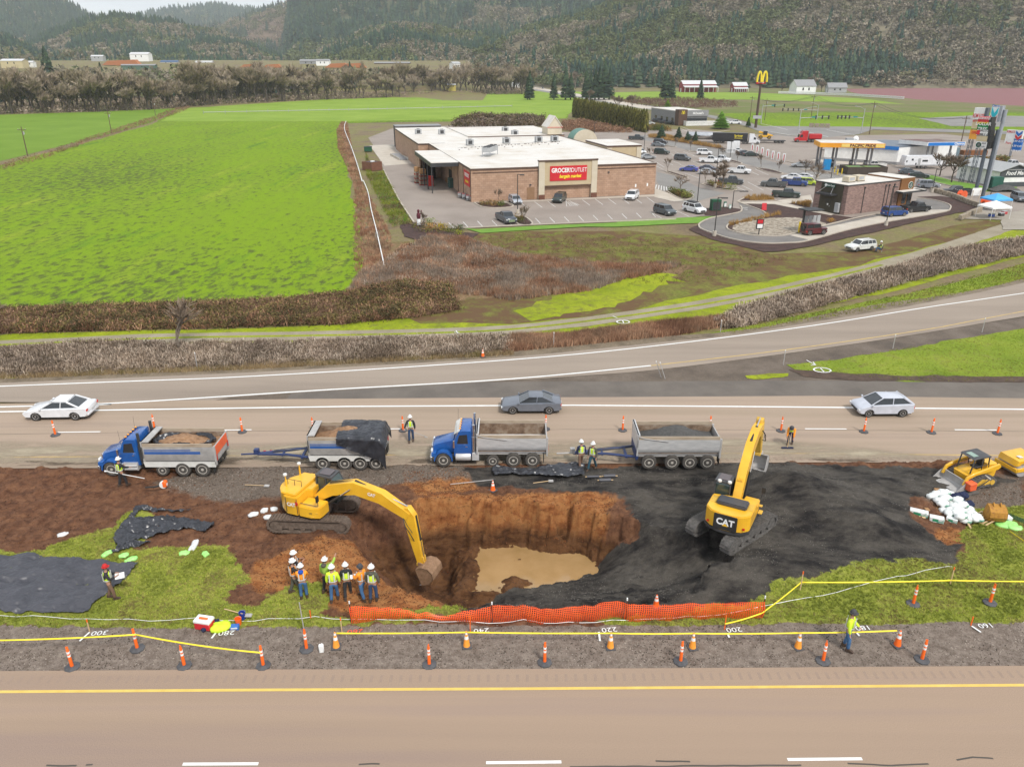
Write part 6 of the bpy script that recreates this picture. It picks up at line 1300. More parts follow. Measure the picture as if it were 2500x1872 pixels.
def pump(x,y,rz,label,m=M_d):
 t=tg_('fuel_pump',label,'fuel pump',(x,y,0),rz,'pumps under the fuel canopies');mb=MB();mb.box((-.35,-.25,.15),(.35,.25,1.9));mb.bd('cabinet',m,t,bevel=.03);mb=MB();mb.box((-.28,-.265,1.1),(.28,-.252,1.6));mb.bd('display',M_lg_,t);mb=MB();mb.tube([(.37,-.1,1.5),(.5,-.15,.7),(.4,-.1,.4),(.37,.05,1.2)],.03,6);mb.bd('hose',M_hose,t);mb=MB();mb.box((-.9,-.5,0),(.9,.5,.148));mb.bd('island',M_cn,t)
 t=tg_('pump_guard',label.replace('pump','guard hoop beside the pump'),'guard rail',(x+1.2*ux,y+1.2*uy-1.2,0),rz,'white guard hoops');mb=MB();mb.tube([(-.5,0,0),(-.5,0,.85),(.5,0,.85),(.5,0,0)],.06,8);mb.bd('hoop',M_w,t)
for i,(s,w2) in enumerate(((.9,'leftmost'),(cl_*.28,'second from left'),(cl_*.57,'third from left'),(cl_*.8,'rightmost'))):pump(A1[0]+ux*s-uy*3.5,A1[1]+uy*s+ux*3.5,cA,'dark card pump under the orange canopy, '+w2)
b0=P('W',875,690);b1=P('W',1060,748);b2=P('W',1465,700)
st=tg_('station_shop','white filling station shop with a grey roof and blue trim','building',(0,0,0));sA=math.atan2(b1[1]-b0[1],b1[0]-b0[0])
def quadp(mb,pts,z0,z1):mb.prism(pts,z0,z1,'xy')
S1=b1;S0=(b1[0]-14.5,b1[1]+11);S2=(b1[0]+19,b1[1]+7.5);S3=(S0[0]+19,S0[1]+7.5)
mb=MB();quadp(mb,[S0,S1,S2,S3],.7,4.3);mb.bd('wall',M_w,st,smooth=0);mb=MB();quadp(mb,[(S0[0]-.02,S0[1]-.02),(S1[0],S1[1]-.05),(S2[0]+.02,S2[1]-.02),(S3[0],S3[1]+.02)],0,.7);mb.bd('plinth',M_grey,st,smooth=0)
def ins(pts,k):cx=sum(p[0] for p in pts)/4;cy=sum(p[1] for p in pts)/4;return [(cx+(x-cx)*k,cy+(y-cy)*k) for x,y in pts]
mb=MB();quadp(mb,ins([S0,S1,S2,S3],1.01),4.3,4.5);mb.bd('roof',mat('blue_grey_roof',[ph('#7b8490'),ph('#8d96a0')],rough=.7),st,smooth=0)
d=Vector((S1[0]-S0[0],S1[1]-S0[1])).normalized();n_=Vector((d.y,-d.x));mb=MB()
mb.prism([(S0[0]+n_.x*.03,S0[1]+n_.y*.03),(S1[0]+n_.x*.03,S1[1]+n_.y*.03),(S1[0]+n_.x*.3,S1[1]+n_.y*.3),(S0[0]+n_.x*.3,S0[1]+n_.y*.3)],3.6,4.45,'xy');mb.bd('fascia',mat('trim_blue',[(.01,.15,.5),(.015,.2,.58)],rough=.4),st,smooth=0)
t=tg_('satellite_dish','white dish and grey cooling box on the station shop roof','antenna',(S0[0]+6,S0[1]-1,4.5));mb=MB();mb.lathe([(.0,0),(.5,.05),(.8,.25),(.78,.28),(.5,.08),(0,.04)],18,'y',(1.5,0,.9));mb.bd('dish',M_w,t);mb=MB();mb.box((-1.2,-.6,0),(.6,.6,1.2));mb.bd('housing',M_lg_,t);mb=MB();mb.cyl((1.5,0,0),(1.5,0,.9),.06,8);mb.bd('mast',M_d,t)
zc=5.8;C0=P('W',1090,520,zc);C1=P('W',1345,560,zc-.4);C2=P('W',1685,555,zc-.4)
cd2=Vector((C2[0]-C1[0],C2[1]-C1[1]));cq=[C1,C2,(C0[0]+cd2.x,C0[1]+cd2.y),C0]
dv=Vector((C0[0]-C1[0],C0[1]-C1[1]));pq=[(C1[0]+cd2.x*a+dv.x*b,C1[1]+cd2.y*a+dv.y*b) for a in (.2,.8) for b in (.2,.8)]
cc=canopy('fuel_canopy','white and blue fuel canopy behind the station shop',cq,zc,.9,M_w,mat('rusty_roof',[ph('#7d4f48'),ph('#94908c')],scale=.3),pq)
ca2=math.atan2(cd2.y,cd2.x);Ml=T(C1[0],C1[1],0) @ RZ(ca2);mb=MB().at(Ml);mb.box((.2,-.06,zc-.85),(cd2.length-.2,-.01,zc-.1));mb.bd('blue_band',mat('trim_blue',.2),cc)
tp_('Chevron',.8,M_w,cc,Ml @ face_M((cd2.length*.84,-.07,zc-.45),(0,-1,0)),.01,'canopy_lettering',.02,.95)
# ---- burger restaurant
m0=P('S',268,262);m1=P('S',400,215);mA=rd9(14);mr=tg_('burger_restaurant','grey box restaurant with a brown sign tower and white terrace fence','building',(*P('X',470,432),0),mA)
p_=P('S',120,212);
mr.scale=(.9,.9,.88);mb=MB();mb.box((-1,2,0),(13,34,6.0));mb.bd('wall',M_grey,mr,smooth=0);mb=MB();mb.box((-1.1,1.9,6.0),(13.1,34.1,6.35));mb.bd('roof',M_roof,mr,smooth=0)
mb=MB();mb.box((-1.6,1.5,0),(2.6,5.5,7.0));mb.bd('sign_tower',M_brownm,mr);mb=MB();mb.box((2.6,1.45,4.0),(13.2,1.95,6.7));mb.bd('sign_band',M_grey,mr)
mb=MB();mb.box((2.8,1.9,.8),(12.8,1.99,3.2));mb.bd('window',M_g,mr);
mb=MB()
for k,y in enumerate((8,14,20,27)):mb.box((-1.08,y,.5),(-1.005,y+2.2,3.0))
mb.bd('side_window',M_g,mr)
def arches(parent,M,s,m,dep=.12):
 mb=MB().at(M)
 for sg in (-1,1):
  o_=[(sg*(.25-.25*cs9(a)),.95*sn9(a)) for a in [i*PI9/14 for i in range(15)]];i_=[(sg*(.25-.13*cs9(a)),.80*sn9(a)) for a in [i*PI9/14 for i in range(15)]]
  for k in range(14):mb.prism([tuple(v*s for v in o_[k]),tuple(v*s for v in o_[k+1]),tuple(v*s for v in i_[k+1]),tuple(v*s for v in i_[k])],0,dep,'xy')
 return mb.bd('arch_emblem',m,parent,smooth=0)
arches(mr,face_M((.5,1.49,5.0),(0,-1,0)),1.6,M_txty);tp_("McDonald's",1.35,M_w,mr,face_M((8,1.44,5.3),(0,-1,0)),.03,'sign_lettering',.03,.85)
t=tg_('terrace_fence','white picket fence round the restaurant terrace','fence',at_(mr,0,0),mA);mb=MB()
for k in range(48):x=1+k*.4;mb.box((x,-1.5,0),(x+.28,-1.42,1.9))
for k in range(16):y=-1.5+k*.4;mb.box((20.1,y,0),(20.2,y+.28,1.9));mb.box((.9,y,0),(1.0,y+.28,1.9))
mb.box((1,-1.4,.3),(20.1,-1.35,.5));mb.box((1,-1.4,1.4),(20.1,-1.35,1.6));mb.bd('pickets',M_w,t,smooth=0)
# ---- barns, houses far away
def barn(name,label,c,x,y,rz,L_,W2,hw,hr,mw,mr_,lean=0,pd=None,cat='barn',sc_=1):
 p=P(c,x,y) if pd is None else pd;t=tg_(name,label,cat,(p[0],p[1],0 if pd is None or len(pd)<3 else pd[2]),rd9(rz));t.scale=(sc_,)*3
 zf=-4 if pd is not None else 0;mb=MB();mb.prism([(-W2/2,zf),(W2/2,zf),(W2/2,hw),(0,hr-.05),(-W2/2,hw)],0,L_,'yz');mb.bd('wall',mw,t,smooth=0)
 mb=MB()
 for s in (-1,1):mb.prism([(s*(W2/2+.4),hw-.25),(0,hr),(0,hr+.25),(s*(W2/2+.4),hw)],-.5,L_+.5,'yz')
 if lean:mb.prism([(-W2/2,hw-1.5),(-W2/2-lean,hw-2.6),(-W2/2-lean,hw-2.3),(-W2/2,hw-1.2)],-.3,L_+.3,'yz')
 mb.bd('roof',mr_,t,smooth=0)
 if lean:
  mb=MB()
  for k in range(8):mb.box((L_*k/7-.12,-W2/2-lean+.1,0),(L_*k/7+.12,-W2/2-lean+.35,hw-2.5))
  mb.bd('post',M_w,t)
 mb=MB();mb.box((-.08,-1.4,0),(-.01,1.4,3));mb.bd('door',M_w,t,smooth=0)
 mb=MB();mb.box((L_*.3,-W2/2-.06,hw*.45),(L_*.3+1.3,-W2/2-.01,hw*.8));mb.box((L_*.6,-W2/2-.06,hw*.45),(L_*.6+1.3,-W2/2-.01,hw*.8));mb.bd('window',M_g,t)
 return t
M_barnred=mat('barn_red',[ph('#a8303a'),ph('#b84048')],rough=.8);M_metw=mat('white_metal_roof',[ph('#e4e4e6'),ph('#f2f2f2')],rough=.5)
barn('barn','long red barn with a white roof and an open lean-to','X',450,100,5,29,12,6.5,9,M_barnred,M_metw,6)
barn('barn','small red shed with a white roof right of the long barn','X',950,98,5,12,9,5,7.5,M_barnred,M_metw,3)
barn('farm_house','white farmhouse with a grey roof and a small dormer tower','X',1545,118,10,17,12,6,10.5,M_w,M_grey,cat='house')
barn('farm_house','low grey roofed house half hidden by trees right of the farmhouse','X',1880,105,-5,15,10,4,7.5,M_lg_,M_grey,cat='house')
fm0=P('K',975,1090);fm=tg_('roadside_shop','white gabled shed with a grey front and pale lettering','shop',(*P('K',1290,1195),0),rd9(8))
mb=MB();mb.prism([(0,0),(7.4,0),(7.4,3.2),(3.7,4.5),(0,3.2)],0,13);mb.bd('wall',M_w,fm,smooth=0)
mb=MB();mb.prism([(.02,0),(7.38,0),(7.38,.9),(.02,.9)],-.06,-.005);mb.prism([(.02,1.9),(7.38,1.9),(7.38,3.15),(3.7,4.45),(.02,3.15)],-.06,-.005);mb.bd('front_cladding',mat('slate_cladding',[ph('#53575a'),ph('#61666a')]),fm,smooth=0)
mb=MB()
for a_,b_ in (((-.5,3.05),(3.7,4.52)),((7.9,3.05),(3.7,4.52))):mb.prism([a_,b_,(b_[0],b_[1]+.15),(a_[0],a_[1]+.15)],-.5,13.3)
mb.bd('roof',mat('pale_roof',[ph('#b9bcbc'),ph('#cccecd')]),fm,smooth=0)
tp_('Food Mart',1.15,M_w,fm,face_M((3.7,-.07,2.75),(0,-1,0)),.02,'lettering',.02,.95,.2);mb=MB();mb.box((1.6,-.08,3.45),(5.9,-.065,3.5));mb.bd('rule',M_w,fm)
# far buildings of the mill town (standing on the rising valley floor)
def far_house(label,c,x,y,d,L_,W2,h,mw,mr_,rz=0,name='mill_building',cat='building'):
 q=PD(c,x,y,d);return barn(name,label,c,x,y,rz,L_,W2,h,h*1.3,mw,mr_,pd=(q[0],q[1],min(q[2],float(tz(q[0],q[1]))+1)),cat=cat,sc_=.8)
M_cream=mat('cream_wall',[ph('#e6d6a8')]);M_grn=mat('green_wall',[ph('#5b7a68')]);M_blu=mat('blue_wall',[ph('#3f6fa8')]);M_shrub=None
far_house('cream hall at the far left edge of the valley','A',20,288,850,28,14,7,M_cream,M_metw)
far_house('small white shed beside the cream hall','A',112,288,860,12,8,5,M_w,M_metw)
far_house('white warehouse on the slope above the orange log piles','A',572,258,1000,28,14,8,M_w,M_metw)
far_house('small white building left of the mill yard','A',400,256,1000,18,9,5,M_lg_,M_metw)
far_house('long green shed in front of the orange log piles','A',530,294,820,42,8,3.5,M_grn,M_grey)
far_house('blue roofed shed right of the mill yard','A',700,280,960,25,10,4,M_lg_,M_blu)
far_house('white long shed in the middle of the mill town','A',850,281,960,24,9,4,M_w,M_metw)
far_house('white mill office near the stacked timber','A',1370,284,900,18,10,6,M_w,M_grey)
far_house('dark mill hall left of the stacked timber','A',1300,284,930,26,10,6,M_grey,M_grey)
far_house('dark mill hall right of the stacked timber','A',1620,288,930,50,10,4.5,M_brownm,M_grey)
far_house('white gabled house on the hill foot left of the bridge','A',1950,278,800,11,9,7,M_w,M_lg_,40,'house','house')
far_house('white house right of the bridge by the green lawn','E',478,400,760,9,7,5,M_w,M_lg_,30,'house','house')
far_house('yellow shed beside the bridge road','A',1930,338,640,8,6,3,mat('yellow_wall',[ph('#e0cc6a')]),M_lg_,20,'shed','shed')
M_log=mat('cut_timber',[ph('#b56a3a'),ph('#d89060')],scale=2,bump=.5)
for i,(c,x,y,d,L_,h) in enumerate((('A',500,282,900,26,5),('A',560,284,890,26,6),('A',1080,292,850,20,3.5),('A',1180,292,850,20,3.5),('A',1460,291,850,26,4.5),('A',1530,291,850,26,4.5))):
 q=PD(c,x,y,d);q=(q[0],q[1],float(tz(q[0],q[1])));t=tg_('timber_pile',['left orange log pile at the mill','taller right orange log pile at the mill','low timber stack left of centre behind the river trees','low timber stack right of centre behind the river trees','left one of the two long timber stacks by the mill office','right one of the two long timber stacks by the mill office'][i],'log pile',q,0,'timber piles in the mill town')
 mb=MB();mb.prism([(-L_/2,0),(L_/2,0),(L_*.3,h),(-L_*.25,h*.85)],-4,4);mb.bd('pile',M_log,t,smooth=0)
# bridge
t=tg_('road_bridge','low concrete road bridge with a railing over the river','bridge',(0,0,0));e0=P('E',345,450);e1=P('E',660,500);dd=Vector((e1[0]-e0[0],e1[1]-e0[1]));ln_=dd.length;Mb=T(e0[0],e0[1],0) @ RZ(math.atan2(dd.y,dd.x))
mb=MB().at(Mb);mb.box((-10,-5.5,-.2),(ln_,5.5,.8));mb.bd('deck',M_cn,t);mb=MB().at(Mb);mb.box((-10,-5.7,-1.6),(ln_,-5.5,.6));mb.bd('girder',M_brownm,t);mb=MB().at(Mb);mb.box((-10,-5.6,.8),(ln_,-5.4,1.7));mb.box((-10,5.4,.8),(ln_,5.6,1.7));mb.bd('railing',M_cn,t)
for k in (.25,.6):mb=MB().at(Mb);mb.box((ln_*k-1.2,-4.8,-4),(ln_*k+1.2,4.8,-.2));mb.bd('pier',M_cn,t)
# ================================================================== LOT: KERBS, MARKINGS, BEDS, LAMPS, SIGNS
sheet('bark_bed',PS('Y',[(15,405),(-60,440),(120,520),(400,585),(520,615),(640,612),(1000,545),(1400,455),(1960,325),(2160,292),(2330,250),(2100,215),(1880,185),(1700,190),(1955,255),(1960,285),(1900,312),(1500,380),(1200,440),(960,505),(820,540),(700,548),(560,552),(400,540),(240,510),(60,450)]),-.02,M_mulch,wob=.4,step=2)
LANE_O=PS('Y',[(340,262),(352,290),(320,315),(120,355),(35,392),(20,420),(60,450),(240,510),(400,540),(560,552),(700,548),(820,540),(960,505),(1200,440),(1500,380),(1900,312),(1958,285),(1955,258),(1900,235),(1800,212),(1700,202)])
LANE_I=PS('Y',[(325,235),(480,290),(535,320),(530,340),(480,360),(300,385),(250,405),(235,430),(270,455),(400,485),(560,495),(650,493),(740,478),(1000,412),(1250,352),(1440,318)])
lo_,li_=smo(LANE_O,4),smo(LANE_I,4)
sheet('drive_through_lane',lo_+PS('Y',[(1700,250),(1450,330)])+li_[::-1],-.008,ramp_mat('dark_lane_asphalt',['#7d7874','#8a8580','#959089'],scale=.3,fine=.07,fscale=6))
sheet('drive_through_slab',PS('Y',[(720,488),(880,525),(960,503),(1200,438),(1500,378),(1900,310),(1955,290),(1780,292),(1450,332),(1000,425)]),.0,M_cn)
sheet('bark_bed',PS('Y',[(390,245),(480,290),(535,320),(530,340),(480,360),(300,385),(250,405),(240,430),(300,462),(560,493),(740,476),(1000,410),(1440,318),(1620,290),(1200,350),(880,305),(700,262),(560,243)]),-.003,M_mulch,wob=.08,step=2)
def rock_mat():
 m=mat('river_rock',[(.2,.18,.15),(.4,.36,.3)],scale=3,wcoord=True);N=m.node_tree.nodes;Lk=m.node_tree.links
 v=N.new('ShaderNodeTexVoronoi');v.inputs['Scale'].default_value=2.6;g_=N.new('ShaderNodeNewGeometry');Lk.new(g_.outputs['Position'],v.inputs['Vector']);r=N.new('ShaderNodeValToRGB');r.color_ramp.elements[0].color=(*ph('#8e7f6d'),1);r.color_ramp.elements[1].color=(*ph('#d3c6b2'),1)
 s_=N.new('ShaderNodeSeparateColor');Lk.new(v.outputs['Color'],s_.inputs[0]);Lk.new(s_.outputs[0],r.inputs['Fac']);Lk.new(r.outputs['Color'],N['Principled BSDF'].inputs['Base Color']);b=N.new('ShaderNodeBump');b.inputs['Strength'].default_value=1;b.inputs['Distance'].default_value=.2;b.invert=True;Lk.new(v.outputs['Distance'],b.inputs['Height']);Lk.new(b.outputs['Normal'],N['Principled BSDF'].inputs['Normal']);return m
sheet('river_rock_bed',PS('Y',[(280,440),(285,415),(330,390),(420,370),(560,355),(760,350),(900,368),(1000,395),(1000,412),(860,448),(720,478),(560,490),(400,480),(310,458)]),.004,rock_mat(),wob=.15,step=1)
sheet('cafe_walk',PS('Y',[(330,232),(620,226),(690,240),(900,290),(1075,318),(1040,335),(860,300),(600,248),(340,243)]),.006,M_cn)
sheet('cafe_pad',PS('Y',[(620,222),(880,176),(905,235),(690,242)]),.01,M_cn)
sheet('bark_bed',PS('L',[(1120,585),(1200,550),(1330,555),(1460,585),(1300,600),(1150,605)]),.002,M_mulch,wob=.2,step=1);sheet('bark_bed',PS('L',[(1540,608),(1760,600),(1760,660)]),.003,M_mulch)
sheet('bark_bed',PS('L',[(790,660),(1000,645),(1130,665),(1145,690),(1060,715),(900,726),(815,722)]),.002,M_mulch,wob=.1,step=1)
sheet('lawn_strip',PS('G',[(790,768),(880,772),(1300,748),(1820,728)])+PS('L',[(0,770),(700,738),(945,727),(880,760),(760,790),(600,795),(200,815),(0,825)])+PS('G',[(1600,755),(1100,785),(900,798)]),-.012,M_lawn,wob=.12,step=1.5)
sheet('bark_bed',PS('G',[(350,745),(440,728),(520,755),(640,785),(880,800),(850,830),(640,850),(480,850),(380,820)]),-.014,M_mulch,wob=.5,step=1.5)
sheet('station_lawn',PS('K',[(280,1040),(420,1035),(700,1110),(1000,1160),(1120,1190),(1560,1195),(1560,1240),(1100,1262),(900,1225),(500,1140),(290,1080)]),-.012,M_lawn,wob=.3,step=2)
sheet('gravel_yard',PS('W',[(1650,1230),(1850,1150),(2050,1190),(2400,1100),(2500,1300),(2212,1330),(2020,1330),(2000,1240)]),-.01,ramp_mat('pale_gravel',['#a69c8d','#b5ab9c','#c2b9aa'],scale=.2,fine=.12,fscale=4),wob=.5,step=2)
# islands
ISL=[('L',[(455,330),(500,330),(655,378),(630,385),(560,365)]),('L',[(780,440),(850,440),(990,480),(1100,492),(1040,500),(900,480)]),('L',[(1275,295),(1400,310),(1512,345),(1480,350),(1350,325)]),('L',[(655,142),(760,150),(745,158)]),('L',[(1000,210),(1140,250),(1120,258),(1010,228)]),('L',[(470,505),(560,500),(690,530),(705,560),(640,582),(560,560)]),('G',[(850,595),(1070,598),(1110,622),(1000,632),(900,622)]),('G',[(1110,690),(1180,685),(1245,738),(1150,742)]),('L',[(440,92),(560,108),(460,100)]),('L',[(1670,312),(1830,318),(2050,360),(1960,352)]),('X',[(140,540),(300,545),(600,600),(900,655),(860,668),(500,610),(140,552)])]
mb=MB();mk=MB()
for c,pts in ISL:
 w2=PS(c,pts);sheet('bark_island',w2,.02,M_mulch);cp_=smo(w2+[w2[0]],4);stp(mb,cp_,.22,-.02,.13)
for c,pts in (('G',[(240,372),(335,560),(445,730)]),('L',[(1105,600),(1200,550)]),('L',[(1105,600),(1460,590)]),('G',[(700,770),(1300,742),(1820,722),(2212,706)]),('X',[(900,655),(1300,740),(1700,830)]),('X',[(590,475),(700,500),(930,478)]),('X',[(1280,500),(1500,525),(1780,560)]),('W',[(960,730),(1060,760)]),('K',[(280,1085),(500,1145),(900,1230),(1100,1265)]),('X',[(1700,860),(2020,925)])):stp(mb,smo(PS(c,pts),4),.25,-.02,.13)
stp(mb,lo_,.22,-.02,.13);stp(mb,li_,.22,-.02,.13)
o=mb.bd('kerbs',M_kerb,smooth=0);o['kind']='structure'
mb=MB();ln2=lambda c,a,b,w_=.12:stp(mb,PS(c,[a,b]),w_,-.018)
for k in range(15):
 x=678+97.5*k;y=728-5.0*k
 if k==5:continue
 ln2('G',(x,y),(x+36-k*.2,y+38-k*.4))
for x,y in ((1168,597),(1258,588),(1347,585),(1580,574),(1668,570),(1757,567),(1845,563),(1930,560),(2015,556)):ln2('G',(x,y),(x+52,y+38))
for k in range(6):ln2('G',(1472+12*k,585+2*k),(1500+12*k,615-k),.1)
for a in ((1470,580,1475,618),(1490,578,1550,614),(1475,618,1550,614)):ln2('G',a[:2],a[2:],.1)
for a in ((1105,430,1245,500),(1200,422,1345,497),(1290,420,1420,470),(1190,310,1300,360),(1265,305,1385,358),(690,230,830,285),(380,245,450,290),(370,275,440,310),(440,235,530,270),(625,340,760,385),(1010,340,1100,370),(465,150,560,190),(545,150,640,185),(620,150,720,185),(240,95,330,120),(280,155,380,185),(300,120,380,140),(280,135,370,160),(520,180,600,215),(700,180,800,215),(880,250,960,290),(720,330,800,355),(1110,470,1190,505),(1430,548,1500,572),(566,683,675,733),(322,693,425,745),(590,265,650,290),(530,235,600,262),(960,300,1050,335),(1330,460,1440,500)):ln2('L',a[:2],a[2:])
for k in range(9):ln2('L',(1300+48*k,190+13*k),(1370+52*k,192+14*k),.1);
for k in range(7):ln2('L',(1720+40*k,330+9*k),(1800+42*k,338+9*k),.1)
for k in range(8):ln2('L',(380+22*k,445+5*k),(370+26*k,480+7*k),.22)
for a in ((430,450,545,500),(450,440,560,480)):ln2('X',a[:2],a[2:],.2)
for a in ((1240,410,1500,470),(1290,480,1560,530),(1600,470,1900,540),(1880,470,2200,530)):ln2('X',a[:2],a[2:],.3)
o=mb.bd('parking_lines',M_wlot,smooth=0);o['kind']='structure'
# handicap arrows in the drive lane
mb=MB();stp(mb,PS('L',[(1140,657),(1200,655)]),.25,.0);stp(mb,PS('L',[(1170,668),(1200,670)]),.3,.0);o=mb.bd('lane_arrow',M_wlot,smooth=0);o['kind']='structure'
def hgt(c,x,y,d):return PD(c,x,y,d)[2]
M_bronze=mat('dark_bronze_pole',[(.03,.028,.026),(.05,.046,.042)],rough=.5)
def lmp(c,xb,yb,yt,label,arm=1.1,ped=True,rz=0,r=.09,heads=1,xt=None):
 x,y=P(c,xb,yb);h=min(14,hgt(c,xt or xb,yt,y));t=tg_('lamp_post',label,'lamp post',(x,y,0),rd9(rz),'lamp posts round the shops')
 mb=MB();mb.cyl((0,0,.0),(0,0,h),r,8,r*.7);mb.bd('pole',M_bronze,t)
 mb=MB();mb.box((0,-.05,h-.12),(arm,.05,h-.02));mb.box((arm*.45,-.2,h-.2),(arm+.35,.2,h-.04));mb.bd('lamp_head',M_bronze,t,bevel=.02)
 if heads==2:mb=MB();mb.box((-arm-.3,-.2,h-.2),(-.1,.2,h-.04));mb.bd('lamp_head',M_bronze,t,bevel=.02)
 if ped:mb=MB();mb.cyl((0,0,0),(0,0,.75),.3,14);mb.bd('pedestal',M_cn,t)
 return t
for a in (('G',1143,668,402,'lamp post in front of the supermarket wall by the silver blue car',.8),('L',743,632,292,'lamp post behind the white four wheel drive with roof box',.2),('L',905,472,118,'tall lamp post on the island beside the bare round tree',.4),('L',1038,228,45,'lamp post beside the white pickups pair near the cabinets',.4),('L',262,200,-40,'lamp post at the right corner of the supermarket',.4),('Y',138,492,195,'lamp post with concrete base at the bend of the drive-through',1.1),('Y',1462,412,110,'lamp post with concrete base beside the bright blue crossover',.3),('L',1060,655,500,'short double headed lamp post by the lane arrow',2.2),('L',1825,385,130,'lamp post left of the blue toilet cabin',.3),('L',1950,385,295,'short lamp post right of the blue toilet cabin',.3),('K',415,1270,950,'lamp post at the silver crossover behind the cafe',.3),('E',1108,870,755,'lamp post beside the arched roof of the supermarket',.3),('K',1190,1370,1240,'short black post beside the blue tent',.2)):lmp(*a[:4],a[4],arm=a[5],ped=a[4].find('short')<0)
# utility poles
M_polew=mat('wooden_pole',[ph('#6a5545'),ph('#7d6754')],scale=3,stretch=(3,3,.3))
def upole(c,xb,yb,xt,yt,label,light=False,r=.16,m=None):
 x,y=P(c,xb,yb);q=PD(c,xt,yt,y);h=min(q[2],20);lean=max(-1,min(1,(q[0]-x)*.3));t=tg_('utility_pole',label,'pole',(x,y,0),0,'poles beside the roads');mb=MB();mb.cyl((0,0,0),(lean*.3,0,h),r,8,r*.65);mb.bd('pole',m or (M_lg_ if light else M_polew),t)
 mb=MB();mb.box((-1.2+lean*.3,-.06,h-.9),(1.2+lean*.3,.06,h-.75));mb.bd('crossarm',M_polew,t)
 mb=MB()
 for k in (-1,0,1):mb.cyl((k+lean*.3,0,h-.75),(k+lean*.3,0,h-.5),.07,6)
 mb.cyl((.35,.1,h-2.1),(.35,.1,h-1.3),.2,8);mb.bd('insulators',M_lg_,t);return (x+lean*.3,y,h-.5)
up=[]
for a in (('A',120,675,103,548,'wooden pole at the left edge of the dark green field'),('A',482,575,468,480,'thin wooden pole in the middle of the field edge'),('A',672,500,667,435,'small far pole at the far end of the field edge'),('S',655,205,663,82,'pole behind the restaurant on the pasture edge'),('S',1000,212,1025,75,'dark pole with crossarm behind the traffic lights'),('S',1332,300,1360,112,'tall brown pole beside the right signal mast'),('S',737,220,752,95,'reddish pole right of the yellow arches post'),('W',1632,610,1690,305,'grey pole behind the white and blue canopy'),('E',795,470,792,400,'pole at the conifers beside the bridge road'),('E',1283,520,1286,455,'pole left of the long red barn'),('E',323,400,323,335,'pole beyond the bridge at the trees')):up.append(upole(*a))
mb=MB()
t=tg_('power_line','thin power cables sagging from the tall brown pole to the right','cable',(0,0,0))
for a,b in ((up[5],up[7]),(up[4],up[5]),(up[3],up[4])):
 for k in (-1,1):
  p0=(a[0]+k,a[1],a[2]);p1=(b[0]+k,b[1],b[2]);mb=MB();mb.tube([tuple(p0[i]*(1-u)+p1[i]*u-(2.2*4*u*(1-u) if i==2 else 0) for i in range(3)) for u in [j/10 for j in range(11)]],.045,4);mb.bd('cable',M_d,t)
# traffic signals
M_sig=mat('signal_yellow',(.6,.36,.03));
def signal_mast(c,xb,yb,xt,yt,arm,n,label,lum=0):
 x,y=P(c,xb,yb);q=PD(c,xt,yt,y);h=min(q[2],13);t=tg_('traffic_signal_mast',label,'traffic light',(x,y,0),0,'signal masts at the crossing');mb=MB();mb.cyl((0,0,0),(0,0,h),.17,10,.1);mb.bd('pole',M_lg_,t)
 za=h*.62 if lum else h*.9;mb=MB();mb.tube([(0,0,za),(arm,0,za+.5)],[.13,.07],8);mb.bd('mast_arm',M_lg_,t)
 if lum:mb=MB();mb.tube([(0,0,h-.4),(lum*.5,0,h+.5),(lum,0,h+.8)],.06,6);mb.box((lum-.35,-.15,h+.72),(lum+.45,.15,h+.88));mb.bd('luminaire',M_lg_,t)
 for k in range(n):u=arm*(1-.28*k/max(1,n-1)*1.6);mb=MB();mb.box((u-.22,-.2,za-.35),(u+.22,.2,za+.95));s_=mb.bd('signal_head',M_k,t,bevel=.03);
 mb=MB();mb.box((arm*.4,-.1,za+.1),(arm*.4+1.5,-.04,za+.6));mb.bd('street_sign',mat('street_sign_teal',(.02,.22,.2)),t)
signal_mast('S',928,290,943,155,10.5,3,'signal mast left of the red truck with its arm to the right',5)
signal_mast('S',1285,292,1308,152,-9.5,4,'signal mast beside the tall brown pole with its arm to the left',-3.5)
signal_mast('S',716,238,725,128,9.0,2,'signal mast next to the yellow arches post')
signal_mast('S',1033,215,1045,130,-16,4,'farthest signal mast with a long arm of four lights',-3)
# golden arches post
x,y=P('B',1052,552);hp=hgt('B',1076,362,y);t=tg_('pylon_sign','tall brown post carrying yellow arches above the restaurant lot','sign',(x,y,0));mb=MB();mb.cyl((0,0,0),(0,0,hp),.55,12,.4);mb.bd('post',mat('rust_brown_post',[ph('#5f4a3c')],rough=.7),t)
hs_=hgt('B',1076,312,y)-hp;arches(t,T(0,-.4,hp) @ face_M((0,0,.6),(0,-1,0)),hs_*1.02,M_txty,1.2);mb=MB();mb.box((-hs_*.42,-.6,hp-.1),(hs_*.42,.5,hp+hs_*.16));mb.bd('base_panel',M_rs,t);tp_("McDonald's",.6,M_w,t,face_M((0,-.62,hp+.38),(0,-1,0)),.02,'lettering',.01,.8);mb=MB();mb.box((-1.6,-.6,3.4),(1.6,-.3,4.6));mb.bd('reader_board',M_lg_,t)
